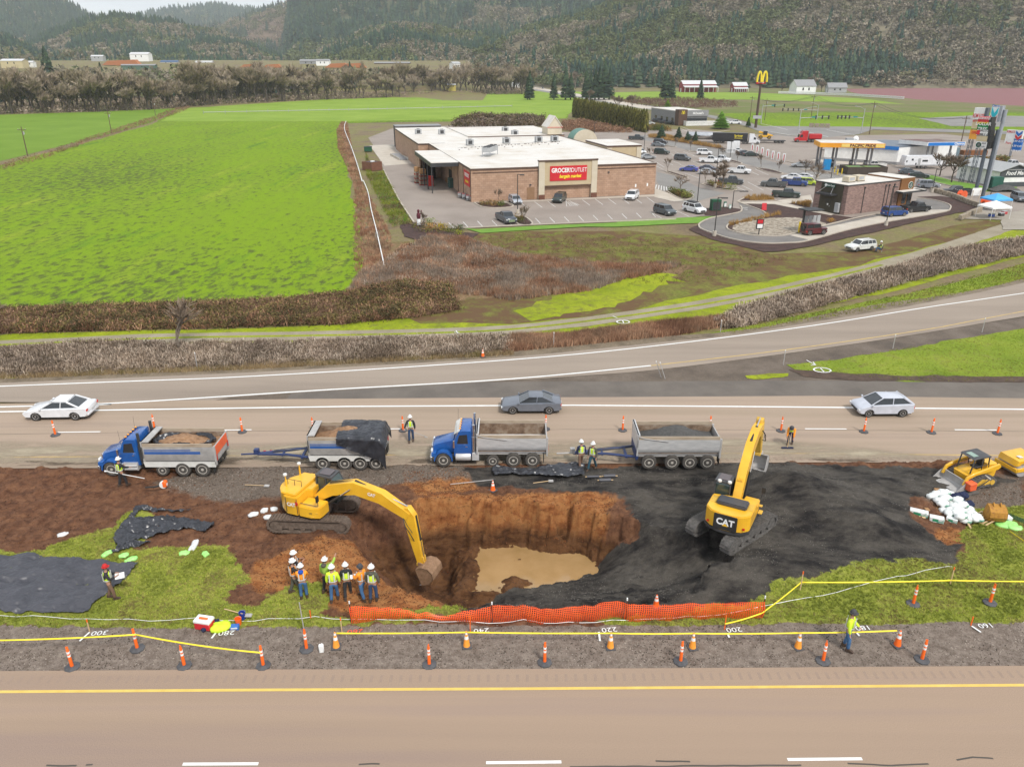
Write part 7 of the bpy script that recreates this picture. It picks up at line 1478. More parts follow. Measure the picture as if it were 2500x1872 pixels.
# ---- tall tenant signs
M_creamp=mat('cream_sign_panel',[ph('#f2dfb4')],rough=.5);M_whs=mat('sign_face_white',[(.78,.78,.76)],rough=.4);M_orp=mat('sign_face_orange',[(.75,.24,.03),(.85,.45,.05)],rough=.5,scale=.4);M_gr2=mat('sign_face_green',(.01,.22,.06));M_slate=mat('slate_blue_steel',[(.07,.085,.105),(.10,.12,.145)],rough=.5);M_lst=mat('pale_steel',[(.25,.27,.3),(.36,.38,.42)],rough=.5);M_cb=mat('sign_face_blue',(.01,.14,.5));M_rtx=mat('lettering_red',(.6,.03,.04));M_ltx=mat('lettering_dark',(.05,.05,.05));M_htx=mat('sign_cyan',(.02,.45,.55))
def faceq(c,x,y,d):q=PD(c,x,y,d);return q
def spn(t,c,x0,x1,y0,y1,d,m,txts=(),depth=1.2,name='panel',side=None):
 xc=(x0+x1)/2;yc=(y0+y1)/2;a=PD(c,x0,yc,d);b=PD(c,x1,yc,d);top=PD(c,xc,y0,d)[2];bot=PD(c,xc,y1,d)[2];cx=PD(c,xc,yc,d)[0];w2=abs(b[0]-a[0])/2;L0=t.location
 mb=MB();mb.box((cx-w2-L0.x,d-L0.y,bot),(cx+w2-L0.x,d+depth-L0.y,top));o=mb.bd(name,m,t)
 if side:mb=MB();mb.box((cx+w2-L0.x+.005,d-L0.y-.02,bot-.05),(cx+w2-L0.x+.5,d+depth-L0.y,top+.05));mb.bd('side_casing',side,t)
 for tx,sz,mm,ox,oz,sx in txts:tp_(tx,sz,mm,t,face_M((cx-L0.x+ox*w2,d-L0.y-.02,(top+bot)/2+oz),(0,-1,0)),.01,'sign_lettering',.015,sx)
 return cx-L0.x,bot,top,w2
def lattice(t,x0,x1,y,z1,w2,m,dx=0.0):
 mb=MB();zs=np.arange(0,z1,1.0)
 for a,b in ((-w2,-w2),(w2,-w2),(w2,w2),(-w2,w2)):mb.cyl((x0+a,y+b,0),(x1+a,y+b,z1),.06,5)
 for i,z in enumerate(zs[:-1]):
  s=1 if i % 2 else-1;u=z/z1;v=(z+1)/z1;X0=x0+(x1-x0)*u;X1=x0+(x1-x0)*v
  for b in (-w2,w2):mb.cyl((X0-s*w2,y+b,z),(X1+s*w2,y+b,z+1),.04,4)
  for a in (-w2,w2):mb.cyl((X0+a,y-s*w2,z),(X1+a,y+s*w2,z+1),.04,4)
 mb.bd('lattice_post',m,t)
q=P('K',858,1140);t=tg_('pylon_sign','tall twin lattice sign with a white, a cream and an orange panel','sign',(*q,0));D_=q[1]
for xb,xt in ((800,955),(915,1088)):
 a=PD('K',xb,1120,D_)[0]-q[0];b=PD('K',xt,420,D_);lattice(t,a,a+.2,.5,b[2],.35,M_slate)
spn(t,'K',985,1118,132,285,D_,M_whs,[('ROMULO\'S',1.15,M_rtx,0,-.5,.4),('RESTAURANT',.5,M_rtx,0,-1.5,.6)],side=M_slate);spn(t,'K',962,1100,295,410,D_,M_creamp,side=M_slate);spn(t,'K',926,1055,432,555,D_,M_orp,[('OPEN',.7,M_rtx,0,.4,.7)],side=M_slate)
q=P('K',985,1315);t=tg_('pylon_sign','tall dark sign stacked with five tenant panels, nearest the timber wall','sign',(*q,0));D_=q[1]
zt_=hgt('K',1130,640,D_);mb=MB();mb.cyl((0,.2,0),(0,.2,zt_+3),.34,14);mb.cyl((1.3,.6,0),(1.3,.6,zt_+3),.34,14);mb.bd('post',M_slate,t)
for y0,y1,m_,tx in ((262,342,M_rs,[('GROCERYOUTLET',.5,M_w,0,.3,.6),('bargain market',.45,M_txty,0,-.45,.75)]),(346,428,M_gr2,[('DOLLAR',.85,M_w,0,.45,.85),('TREE',.85,M_w,0,-.5,.9)]),(431,510,M_whs,[('TRACTOR',.62,M_ltx,.2,.4,.8),('SUPPLY C\u00ba',.62,M_ltx,.2,-.4,.75)]),(513,588,M_creamp,[]),(591,680,M_whs,[('DRIVE',.42,M_grey,.35,.3,.8),('THRU',.42,M_grey,.35,-.3,.8)])):
 yc=(y0+y1)/2;xo=(680-yc)*.165;r_=spn(t,'K',1060+xo*.62,1200+xo*.62,y0,y1,D_-.75,m_,tx,1.9,side=M_k)
 if y0==591:emblem(t,face_M((r_[0]-r_[3]*.45,-.76,(r_[1]+r_[2])/2),(0,-1,0)),.55)
 if y0==431:mb=MB();mb.at(face_M((r_[0]-r_[3]*.72,-.77,(r_[1]+r_[2])/2),(0,-1,0)));mb.box((-.28,-.4,0),(.28,.4,.02));mb.bd('emblem',M_rtx,t)
q=P('K',1135,1242);t=tg_('pylon_sign','tall pale steel sign topped by blue and red chevrons','sign',(*q,0));D_=q[1]
a=PD('K',1335,300,D_);mb=MB();mb.cyl((0,0,0),(.25,0,a[2]+2),.36,14);mb.bd('post',M_lst,t)
cx,b_,t_,w2=spn(t,'K',1275,1375,112,320,D_-.9,M_whs,[('Chevron',.6,mat('lettering_blue',(.01,.1,.45)),0,1.5,.65)],1.4,side=M_lst)
def chev(t,cx,zc,w2,y,sc_=1.0,mb_=M_htx,mr_=M_rs):
 for dz,m in ((.45*sc_,mb_),(-.75*sc_,mr_)):
  mb=MB();mb.prism([(cx-w2,zc+dz+.9*sc_),(cx,zc+dz),(cx+w2,zc+dz+.9*sc_),(cx+w2,zc+dz),(cx,zc+dz-.9*sc_),(cx-w2,zc+dz)],y-.06,y);mb.bd('chevron',m,t,smooth=0)
chev(t,cx,(b_+t_)/2-.5,w2*.8,-.91,1.3)
q=P('K',1450,842);t=tg_('price_sign','grey post with a white board and a blue fuel price board at the right edge','sign',(*q,0));D_=q[1];mb=MB();mb.cyl((0,0,0),(0,0,hgt('K',1510,600,D_)),.3,12);mb.bd('post',M_lst,t)
spn(t,'K',1440,1545,432,612,D_-.4,M_whs,[('ROMULO\'S',.8,M_rtx,0,1.2,.5),('Food',.8,M_rtx,0,-1.6,.8)],.8);cx,b_,t_,w2=spn(t,'K',1553,1650,432,545,D_-.4,M_whs,[],.8,name='emblem_panel');chev(t,cx,(b_+t_)/2-.1,w2*.8,-.41,.8,M_cb)
cx,b_,t_,w2=spn(t,'K',1525,1628,552,700,D_-.4,M_cb,[('3.99 4.19',.7,M_w,0,.9,.9),('4.39 4.49',.7,M_w,0,-.3,.9),('4.59 4.69',.7,M_w,0,-1.5,.9)],.8)
for o in COL.objects:
 if o.name.startswith(('pylon_sign','price_sign')) and 'arches' not in o['label']:o.rotation_euler.z=-.9
# ---- vehicles behind: semi trucks, tanker, caravan, flatbed
def semi(label,c,x,y,deg,cabm,body,sc_=1.0,name='semi_truck'):
 p=P(c,x,y);t=tg_(name,label,'truck',(p[0],p[1],0),rd9(deg));t.scale=(sc_,)*3
 mb=MB();mb.prism([(0,.5),(0,1.3),(-1.3,1.7),(-1.5,2.6),(-2.0,2.8),(-2.3,3.7),(-4.2,3.8),(-4.2,.5)],-1.15,1.15,'xz',.05,.12);mb.bd('cab',cabm,t);mb=MB();mb.prism([(-1.33,1.75),(-1.49,2.55),(-1.45,2.56),(-1.28,1.75)],-.98,.98);mb.bd('windshield',M_g,t,smooth=0)
 for s in (-1,1):mb=MB();mb.prism([(-1.6,1.7),(-1.7,2.5),(-2.5,2.6),(-2.5,1.7)],s*1.16-.01,s*1.16+.01);mb.bd('side_window',M_g,t,smooth=0);mb=MB();mb.cyl((-4.35,s*.9,.8),(-4.35,s*.9,3.7),.09,8);mb.bd('exhaust_stack',M_chrome,t)
 mb=MB();mb.box((-.02,-.6,.7),(.04,.6,1.3));mb.bd('grille',M_chrome,t);xs=[-.9,-4.9,-6.1]
 if body=='box':
  mb=MB();mb.box((-18.2,-1.25,1.2),(-4.8,1.25,4.0));mb.bd('trailer_box',mat('black_trailer',[(.02,.02,.022),(.035,.035,.037)],rough=.35),t,bevel=.03);tp_('Sprinter',1.1,M_txty,t,face_M((-8.3,-1.26,3.0),(0,-1,0)),.005,'lettering',.02,.9);tp_('TRUCK LINE INC',.45,M_txty,t,face_M((-8.3,-1.26,2.1),(0,-1,0)),.005,'lettering',.01,.9);xs += [-9.5,-15.5,-16.9]
 elif body=='tank':
  mb=MB();mb.lathe([(0,-14.5),(.9,-14.4),(1.1,-14),(1.1,-5.6),(.9,-5.2),(0,-5.1)],20,'x',(0,0,2.0));mb.bd('tank',M_chrome if cabm is not M_semired else M_semired,t,smooth=50);xs += [-12,-13.2]
 elif body=='dump':mb=MB();mb.box((-9,-1.2,1.1),(-4.6,1.2,2.8));mb.bd('tank',M_semired,t,bevel=.2);xs += [-7.6]
 elif body=='planks':
  mb=MB();mb.box((-13,-1.25,1.3),(-4.8,1.25,1.5));mb.bd('bed',M_lg_,t);mb=MB();mb.box((-13,-1.28,1.5),(-5.6,1.28,2.9));mb.bd('board_side',mat('orange_boards',[ph('#8f5a34'),ph('#a86c40')],scale=2,stretch=(2,2,.3)),t);xs += [-11,-12.3]
 mb=MB();mb.box((-13 if body not in ('dump','box') else (-9 if body=='dump' else-17.8),-.5,.7),(-1,.5,1.05));mb.bd('chassis',M_d,t)
 for x_ in xs:
  for s in (-1,1):wh9(t,x_,s*.98,.52,.4,M_t,M_rim,16)
 return t
M_semiw=paint((.72,.73,.75));M_semired=paint((.45,.01,.015))
semi('white semi truck with a long black trailer with yellow lettering','X',1225,612,-14,M_semiw,'box',.82)
semi('red tank truck parked at the roadside behind the card pumps','X',1560,592,176,M_semired,'dump',.95)
tk=tg_('tank_trailer','shiny silver tank trailer left of the black trailer','trailer',(*P('X',700,590),0),rd9(-12));mb=MB();mb.lathe([(0,-6.4),(.9,-6.3),(1.15,-5.9),(1.15,5.9),(.9,6.3),(0,6.4)],20,'x',(0,0,1.95));mb.bd('tank',M_chrome,tk,smooth=50);mb=MB();mb.box((-5.5,-.5,.75),(6,.5,.95));mb.bd('chassis',M_d,tk)
for x_ in (4.2,5.4):
 for s in (-1,1):wh9(tk,x_,s*.95,.5,.4,M_t,M_rim,14)
tk=semi('grey flatbed truck with orange brown plank sides behind the lattice posts','K',560,830,180,mat('grey_blue_cab',(.16,.22,.25)),'planks',.85);tk.rotation_euler.z=rd9(180)
lb=tg_('telehandler','yellow telehandler standing on a low black trailer','machine',(*P('X',1270,590),.9),rd9(-10));mb=MB();mb.box((-2,-.8,.6),(1.6,.8,1.3));mb.prism([(-2.2,2.0),(-1.8,2.5),(2.6,1.2),(2.5,.8)],.1,.5);mb.bd('body',M_cat,lb,bevel=.05);mb=MB();mb.box((-.7,-.85,1.3),(.6,0,2.5));mb.bd('cab',M_g,lb,bevel=.05)
for x_ in (-1.4,1.3):
 for s in (-1,1):wh9(lb,x_,s*.9,.6,.4,M_t,M_cat,14)
lt=tg_('low_trailer','low black flat trailer under the yellow telehandler','trailer',(*P('X',1300,600),0),rd9(-10));mb=MB();mb.box((-4.5,-1.2,.7),(5.5,1.2,.9));mb.bd('deck',M_d,lt)
for x_ in (2.5,3.6,4.7):
 for s in (-1,1):wh9(lt,x_,s*.9,.4,.3,M_t,M_rim,12)
cv=tg_('caravan','long white caravan parked in front of the station shop','caravan',(*P('K',250,945),0),rd9(3));mb=MB();mb.prism([(-4.6,.7),(-4.9,1.6),(-4.5,3.1),(4.9,3.1),(5.0,2.2),(4.8,.7)],-1.2,1.2,'xz',.04,.06);mb.bd('body',M_semiw,cv)
for x_,w_,z_ in ((-4.3,.3,1.8),(-2.9,.5,2.2),(-1.9,.35,1.2),(.3,1.4,1.9),(3.5,.4,1.4)):mb=MB();mb.box((x_-w_/2,-1.215,z_-.2),(x_+w_/2,-1.203,z_+.25));mb.bd('window',M_g,cv)
mb=MB();mb.box((-1.5,-1.215,.9),(-.8,-1.203,2.5));mb.bd('door',M_lg_,cv);mb=MB();mb.box((-4.6,-1.212,.8),(4.7,-1.204,.95));mb.bd('stripe',M_d,cv)
for x_ in (-.2,.8):
 for s in (-1,1):wh9(cv,x_,s*1.0,.35,.25,M_t,M_rim,14)
# chargers, cabinets, toilet, dumpsters, tents, walls
M_chw=mat('charger_white',(.7,.7,.7),rough=.3)
for i,(x,y) in enumerate(((1237,152),(1280,168),(1325,187),(1373,205),(1420,222),(1470,234),(1520,245))):
 t=tg_('charging_post',['first','second','third','fourth','fifth','sixth','seventh'][i]+' white charging post of the row, counted from the black car','charger',(*P('L',x,y),0),rd9(-15),'white charging posts');mb=MB();mb.box((-.36,-.22,0),(-.12,.22,2.0));mb.box((.12,-.22,0),(.36,.22,2.0));mb.box((-.36,-.22,2.0),(.36,.22,2.25));mb.bd('frame',M_chw,t,bevel=.06);mb=MB();mb.box((-.1,-.08,.5),(.1,.08,1.9));mb.bd('inset',M_rs,t)
for i,(x0,y,w_) in enumerate(((1035,158,.9),(1062,158,.9),(1092,150,.9))):t=tg_('power_cabinet',['left','middle','right'][i]+' white power cabinet beside the plugged in white saloon','cabinet',(*P('L',x0,y),0),rd9(-12),'white power cabinets');mb=MB();mb.box((-.9,-.7,0),(.9,.7,3.0));mb.bd('housing',M_chw,t,bevel=.05);mb=MB();mb.box((-.7,-.715,.3),(.7,-.703,1.0));mb.bd('vent',M_lg_,t)
t=tg_('portable_toilet','bright blue portable toilet cabin beside the card pumps','toilet',(*P('L',1905,312),0),rd9(-10));mb=MB();mb.box((-.8,-.7,0),(.8,.7,2.6));mb.bd('cabin',mat('toilet_blue',(.01,.24,.55),rough=.4),t,bevel=.05);mb=MB();mb.prism([(-.85,2.6),(.85,2.6),(.6,2.85),(-.6,2.85)],-.72,.72);mb.bd('roof',M_lg_,t);mb=MB();mb.box((-.5,-.72,.2),(.5,-.703,2.3));mb.bd('door',mat('toilet_blue',.1),t)
t=tg_('refuse_enclosure','dark slatted refuse enclosure behind the cafe roof','enclosure',(*P('W',620,835),0),rd9(2));mb=MB();wallbox(mb,0,9.5,0,4.6,0,1.7,.2);mb.bd('wall',mat('dark_slats',[ph('#4a4038'),ph('#5f5248')],scale=3,stretch=(5,5,.2)),t,smooth=0);mb=MB();mb.box((.6,1,.1),(4.5,4.2,1.5));mb.box((5.2,1,.1),(9.0,4.2,1.45));mb.bd('bins',mat('bin_green',[(.25,.3,.04),(.06,.2,.12)]),t)
for i,(c,x,y,w_,h_,lb_) in enumerate((('L',905,675,1.7,1.9,'dark green electric cabinet on its slab in the mulch island'),('L',993,650,.5,1.0,'small green notice box beside the green electric cabinet'),('L',1038,662,.4,.7,'small pale green post box in the mulch island'))):
 t=tg_('utility_cabinet',lb_,'cabinet',(*P(c,x,y),0),rd9(8));mb=MB();mb.box((-w_/2,-w_*.35,0),(w_/2,w_*.35,h_));mb.bd('housing',mat(['cabinet_green','notice_green','pale_green'][i],[(.015,.08,.04),(.01,.12,.07),(.25,.4,.33)][i]),t,bevel=.03);mb=MB();mb.box((-w_*.4,-w_*.36-.01,.15),(w_*.4,-w_*.35,h_*.8));mb.bd('door',M_d if i==0 else M_w,t)
t=tg_('menu_board','lit menu board on a post in the river rock bed','sign',(*P('Y',480,485),0),rd9(5));mb=MB();mb.box((-.06,-.06,0),(.06,.06,1.0));mb.bd('post',M_k,t);mb=MB();mb.box((-.55,-.1,.9),(.55,.1,2.4));mb.bd('frame',M_k,t,bevel=.02);mb=MB();mb.box((-.42,-.115,1.75),(.42,-.102,2.3));mb.bd('menu_face',M_rs,t);mb=MB();mb.box((-.42,-.115,1.05),(.42,-.102,1.65));mb.bd('menu_text',M_w,t)
t=tg_('order_canopy','black order canopy frame beside the dark red vehicle','canopy',(*P('Y',812,465),0),rd9(17));mb=MB();mb.box((-.12,-.12,0),(.12,.12,3.4));mb.bd('post',M_k,t);mb=MB();mb.box((-.3,-1.2,3.4),(2.7,1.2,3.55));mb.bd('roof',M_k,t);mb=MB()
for k in range(4):mb.box((.9+.75*k,.8,1.0),(1.5+.75*k,.9,2.3))
mb.bd('menu_board',M_lg_,t)
t=tg_('bollard','yellow bollard at the order canopy','bollard',(*P('Y',790,468),0));mb=MB();mb.cyl((0,0,0),(0,0,1.6),.16,12);mb.bd('post',mat('bollard_yellow',(.7,.5,.02)),t);mb=MB();mb.lathe([(.16,1.6),(.1,1.7),(0,1.73)],12);mb.bd('cap',mat('bollard_yellow',1),t)
t=tg_('notice_stand','small red and black notice stand on the bark bed','sign',(*P('Y',520,292),0),0);mb=MB();mb.prism([(-.3,0),(.3,0),(0,1.2)],-.4,.4,'yz');mb.bd('board',M_rs,t)
for i,(x,y) in enumerate(((505,835),(570,850),(530,860))):t=tg_('bollard',['left','right','middle'][i]+' yellow bollard beside the blue toilet cabin','bollard',(*P('W',x,y-20),0),0,'yellow bollards by the toilet cabin');mb=MB();mb.cyl((0,0,0),(0,0,1.3),.13,10);mb.bd('post',mat('bollard_yellow',1),t)
M_cblk=mat('old_concrete_block',[ph('#9a8c78'),ph('#b7a995'),ph('#8c7a60')],scale=1.2)
def blockwall(name,label,c,pts,h,w_,m,n,cat='wall'):
 t=tg_(name,label,cat,(0,0,0));w2=PS(c,pts);
 for a,b in zip(w2,w2[1:]):
  for k in range(n):u0,u1=k/n,(k+1)/n-.03;mb=MB();stp(mb,[(a[0]+(b[0]-a[0])*u0,a[1]+(b[1]-a[1])*u0),(a[0]+(b[0]-a[0])*u1,a[1]+(b[1]-a[1])*u1)],w_,0,h*random.uniform(.93,1.0));mb.bd('block',m,t,bevel=.04)
 return t
blockwall('retaining_wall','low wall of weathered blocks below the black pickup','K',[(400,1250),(700,1335),(900,1420),(1090,1480)],.85,.6,M_cblk,5);blockwall('retaining_wall','low concrete block wall left of the white tent','K',[(790,1640),(960,1560),(1070,1520)],.8,.6,M_cblk,4)
blockwall('barrier_wall','pale weathered barrier beside the signal masts','S',[(990,258),(1110,262)],1.6,.8,M_cblk,4)
for (x,y,m,lb_) in ((1250,1560,mat('tent_blue',(.08,.38,.75)),'blue pop-up tent behind the white one'),(1225,1610,M_w,'white pop-up tent over blue boxes at the track')):
 t=tg_('pop_up_tent',lb_,'tent',(*P('K',x,y-(60 if x==1250 else 0)),0),rd9(12));mb=MB();mb.add([(-1.9,-1.7,2.0),(1.9,-1.7,2.0),(1.9,1.7,2.0),(-1.9,1.7,2.0),(0,0,2.9),(-1.9,-1.7,1.75),(1.9,-1.7,1.75),(1.9,1.7,1.75),(-1.9,1.7,1.75)],[(0,1,4),(1,2,4),(2,3,4),(3,0,4),(0,5,6,1),(1,6,7,2),(2,7,8,3),(3,8,5,0)]);mb.bd('roof',m,t,smooth=0)
 for a in (-1.85,1.85):
  for b in (-1.65,1.65):mb=MB();mb.cyl((a,b,0),(a,b,1.95),.035,6);mb.bd('leg',M_w,t)
for x,y,cl,lb_ in ((1215,1595,(.02,.08,.4),'blue storage box under the white tent'),(1385,1560,(.5,.03,.04),'red and white cool box at the white tent'),(1345,1585,(.03,.03,.04),'black bag on a folding table by the white tent')):t=tg_('storage_box',lb_,'box',(*P('K',x,y),0),.3);mb=MB();mb.box((-.45,-.3,0),(.45,.3,.45));mb.bd('box',paint(cl),t,bevel=.04);mb=MB();mb.box((-.47,-.32,.45),(.47,.32,.55));mb.bd('lid',M_lg_,t)
for x,y,lb_ in ((810,1355,'orange drum of tubing beside the black pickup'),(1130,1450,'orange drum of tubing beside the blue tent')):t=tg_('cable_drum',lb_,'drum',(*P('K',x,y),0),.3);mb=MB();mb.lathe([(.1,-.5),(.8,-.5),(.8,-.44),(.35,-.42),(.35,.42),(.8,.44),(.8,.5),(.1,.5)],20,'y',(0,0,.8));mb.bd('drum',M_orng,t)
t=tg_('utility_trailer','dark green boxed trailer in front of the white shed','trailer',(*P('K',1250,1240),0),.1);mb=MB();mb.box((-1.3,-.8,.5),(1.1,.8,2.7));mb.bd('box',mat('trailer_green',(.02,.1,.07)),t,bevel=.03);wh9(t,-1.0,-.95,.4);wh9(t,-1.0,.95,.4)
t=tg_('gravel_heap','dark gravel heap in front of the grey shed wall','heap',(*P('K',1370,1250),0));heap('gravel',-3,3,-1.6,1.6,-.1,1.4,M_gravload,t,4)
mb=MB();t=tg_('notice_board','white board on slanted wooden props by the timber wall','sign',(*P('K',985,1400),0),.2);mb.box((-1,-.05,1.2),(1,.05,2.6));mb.bd('board',M_w,t)
for s in (-1,1):mb=MB();mb.cyl((s*.8,-.1,2.2),(s*.8-2.2,-2.4,.05),.06,6);mb.bd('prop',M_wood,t)
# pallets and carts by the supermarket
def place_g(u,v,z=0):return at_(g,u,v,z+.03)
for i,(x,y,n_) in enumerate(((470,455,8),(505,470,8))):
 t=tg_('pallet_stack',['left tall stack of pallets topped by boxes at the loading canopy','right tall stack of pallets topped by boxes at the loading canopy'][i],'pallets',(*P('G',x,y+5),0),GA,'stacks of pallets at the loading bay')
 for k in range(n_):mb=MB();mb.box((-.7,-.6,.3*k),(.7,.6,.3*k+.05));mb.box((-.7,-.6,.3*k+.05),(-.55,.6,.3*k+.22));mb.box((.55,-.6,.3*k+.05),(.7,.6,.3*k+.22));mb.box((-.07,-.6,.3*k+.05),(.07,.6,.3*k+.22));mb.bd('pallet',M_wood if k % 3 else mat('pallet_red',(.35,.05,.03)),t,smooth=0)
 mb=MB();mb.box((-.65,-.55,.3*n_),(.65,.55,.3*n_+1.0));mb.bd('cardboard_box',mat('cardboard',[ph('#b98b5c'),ph('#c79b6c')]),t,bevel=.03)
t=tg_('crate_stack','stack of bright red plastic crates beside the pallets','crates',(*P('G',557,480),0),GA)
for k in range(5):mb=MB();mb.box((-.55,-.45,.42*k),(.55,.45,.42*k+.38));mb.bd('crate',mat('crate_red',(.65,.03,.02)),t,bevel=.03)
t=tg_('crate_stack','stack of dark green crates along the supermarket side wall','crates',(*P('G',700,490),0),GA)
for k in range(5):mb=MB();mb.box((-.7,-.9,.4*k),(.7,.9,.4*k+.3));mb.bd('crate',mat('crate_green',(.05,.11,.09)),t,bevel=.03)
t=tg_('cardboard_pile','cardboard boxes and white tubs beside the loading door','boxes',(*P('G',680,455),0),GA);mb=MB();mb.box((-.7,-.5,0),(.6,.5,1.0));mb.box((-.5,-.4,1.0),(.4,.4,1.5));mb.bd('boxes',mat('cardboard',1),t,bevel=.03)
cart0=None
for i in range(6):
 x,y=(755+14*i,560+5*i);pos=P('G',x+(i % 2)*12,y);
 if cart0 is None:
  cart0=tg_('shopping_cart','grey and red trolley in the cluster by the supermarket corner','trolley',(*pos,0),GA+1.2,'trolleys by the corner of the supermarket');mb=MB()
  for k in range(5):mb.box((-.5+.2*k-.012,-.3,.45),(-.5+.2*k+.012,.3,.95))
  mb.box((-.5,-.3,.43),(.5,.3,.46));mb.box((-.55,-.33,.93),(.55,-.3,.97));mb.box((-.55,.3,.93),(.55,.33,.97));mb.box((-.5,-.3,.15),(.5,.3,.2));mb.bd('basket',M_lg_,cart0);mb=MB();mb.tube([(-.6,-.3,1.05),(-.6,.3,1.05)],.03,6);mb.bd('handle',mat('crate_red',1),cart0)
  for a in (-.4,.4):
   for b in (-.25,.25):mb=MB();mb.cyl((a,b-.02,.07),(a,b+.02,.07),.07,8);mb.bd('wheel',M_k,cart0)
 else:c_=copy_tree(cart0);c_.location=(*pos,0)
x=P('G',1135,575);t=tg_('gas_cage','small dark wire cage against the supermarket wall','cage',(*P('G',1140,572),0),GA);mb=MB()
for k in range(7):mb.box((-.9+.3*k-.02,-.3,0),(-.9+.3*k+.02,-.26,1.8))
mb.box((-.95,-.32,1.76),(.95,.3,1.84));mb.box((-.95,-.32,0),(-.88,.3,1.76));mb.box((.88,-.32,0),(.95,.3,1.76));mb.bd('bars',M_brownm,t)
mp_=P('G',480,748)
t=tg_('green_bin','small green metal bin on the grass beside the loading lane','bin',(*P('G',135,250),0),GA);mb=MB();mb.box((-1.1,-.8,.1),(1.1,.8,1.4));mb.bd('body',mat('cabinet_green',1),t,bevel=.04);mb=MB();mb.box((-1.15,-.85,1.4),(1.15,.85,1.5));mb.bd('lid',M_d,t)
t=tg_('irrigation_pipe','white irrigation pipe lying along the ditch beside the green field','pipe',(0,0,0));mb=MB();mb.tube([(x,y,.35) for x,y in smo(PS('V1',[(1570,-10),(1590,40),(1605,120),(1625,200),(1645,290),(1660,360)])+[],5)],.08,8);mb.tube([(x,y,.35) for x,y in smo(PS('A',[(1495,528),(1488,560),(1518,640),(1545,720),(1565,790)]),5)],.11,8);mb.bd('pipe',M_w,t)
for i,(c,x,y) in enumerate((('V1',1632,240),('A',1545,725),('A',1518,650))):
 t=tg_('pipe_wheel',['nearest','middle','farthest'][i]+' thin wheel carrying the white irrigation pipe','wheel',(*P(c,x,y),.0),rd9(80),'thin wheels on the irrigation pipe');mb=MB();mb.tube([(.75*cs9(a),0,.75+.75*sn9(a)) for a in [k*PI9/10 for k in range(21)]],.02,5);
 for k in range(6):a=k*PI9/3;mb.tube([(0,0,.75),(.75*cs9(a),0,.75+.75*sn9(a))],.012,4)
 mb.bd('rim',M_lg_,t)
t=tg_('far_irrigation_line','thin pale irrigation line with wheels crossing the far field','pipe',(0,0,0));mb=MB();a=P('A',880,494);b=P('A',2212,465);mb.tube([(*a,.9),((a[0]+b[0])/2,(a[1]+b[1])/2-3,.9),(*b,.9)],.16,5);mb.bd('pipe',M_lg_,t)
mb=MB()
for k in range(17):u=k/16;mb.box((a[0]+(b[0]-a[0])*u-.08,a[1]+(b[1]-a[1])*u-.3,0),(a[0]+(b[0]-a[0])*u+.08,a[1]+(b[1]-a[1])*u-.1,1.8))
mb.bd('wheel_stands',M_grey,t)
t=tg_('white_fence','long white rail fence along the berry field','fence',(0,0,0));mb=MB();pp=PS('W',[(0,108),(300,116),(620,128),(900,145),(1130,160)]);stp(mb,pp,.3,1.2,1.9);stp(mb,pp,.3,.3,.9);mb.bd('rails',M_w,t)
# ================================================================== PLANTS
def tm_twigs(k,r,up=.5,L=1.0,w=.03):
 V=[];Fa=[]
 for _ in range(k):
  a=r.uniform(0,6.28);e=r.uniform(.1,1.4);b=np.array([r.uniform(-.3,.3),r.uniform(-.3,.3),r.uniform(0,.2)]);l=L*r.uniform(.5,1);d=np.array([cs9(a)*cs9(e),sn9(a)*cs9(e),sn9(e)])*l
  m=b+d*.55+np.array([0,0,.12]);t_=b+d-np.array([0,0,.15*l]);s=np.array([-sn9(a),cs9(a),0])*w;o=len(V)
  V += [tuple(b-s),tuple(b+s),tuple(m+s*.8),tuple(m-s*.8),tuple(t_)];Fa += [(o,o+1,o+2),(o,o+2,o+3),(o+3,o+2,o+4)]
 return np.array(V),np.array(Fa)
def tm_leaf(k,r,s0=.08,s1=.16,flat=.8):
 V=[];Fa=[]
 for _ in range(k):
  c=np.array([r.gauss(0,.25),r.gauss(0,.25),r.uniform(.1,1)*flat]);a=np.array([r.gauss(0,1) for _ in range(3)]);a /= np.linalg.norm(a);b=np.cross(a,[r.gauss(0,1) for _ in range(3)]);b /= np.linalg.norm(b)+1e-6;s=r.uniform(s0,s1);o=len(V)
  V += [tuple(c-a*s),tuple(c+b*s*.8),tuple(c+a*s)];Fa.append((o,o+1,o+2))
 return np.array(V),np.array(Fa)
def tm_blade(k,r,w=.05,lean=.4):
 V=[];Fa=[]
 for _ in range(k):
  a=r.uniform(0,6.28);b=np.array([r.uniform(-.35,.35),r.uniform(-.35,.35),-.1]);t_=b+np.array([cs9(a)*lean*r.random(),sn9(a)*lean*r.random(),r.uniform(.7,1.1)]);q=r.uniform(0,6.28);s=np.array([cs9(q),sn9(q),0])*w;o=len(V)
  V += [tuple(b-s),tuple(b+s),tuple(t_)];Fa.append((o,o+1,o+2))
 return np.array(V),np.array(Fa)
def tm_rock(r):
 V=[(r.uniform(.3,.5)*cs9(a),r.uniform(.3,.5)*sn9(a),r.uniform(-.2,.15)) for a in (0,1.3,2.6,3.9,5.1)]+[(r.uniform(-.15,.15),r.uniform(-.15,.15),r.uniform(.25,.5))];return np.array(V),np.array([(i,(i+1) % 5,5) for i in range(5)])
r6=random.Random(6)
TW=[tm_twigs(16,r6) for _ in range(4)];TL=[tm_leaf(20,r6) for _ in range(4)];TB=[tm_blade(14,r6) for _ in range(4)];TK=[tm_rock(r6) for _ in range(5)];TBF=[tm_blade(9,r6,.09,.7) for _ in range(4)]
def pts_in(poly,n):
 xs=[p[0] for p in poly];ys=[p[1] for p in poly];x=RNG.uniform(min(xs),max(xs),n*8);y=RNG.uniform(min(ys),max(ys),n*8);i=inpoly(x,y,poly);return x[i][:n],y[i][:n]
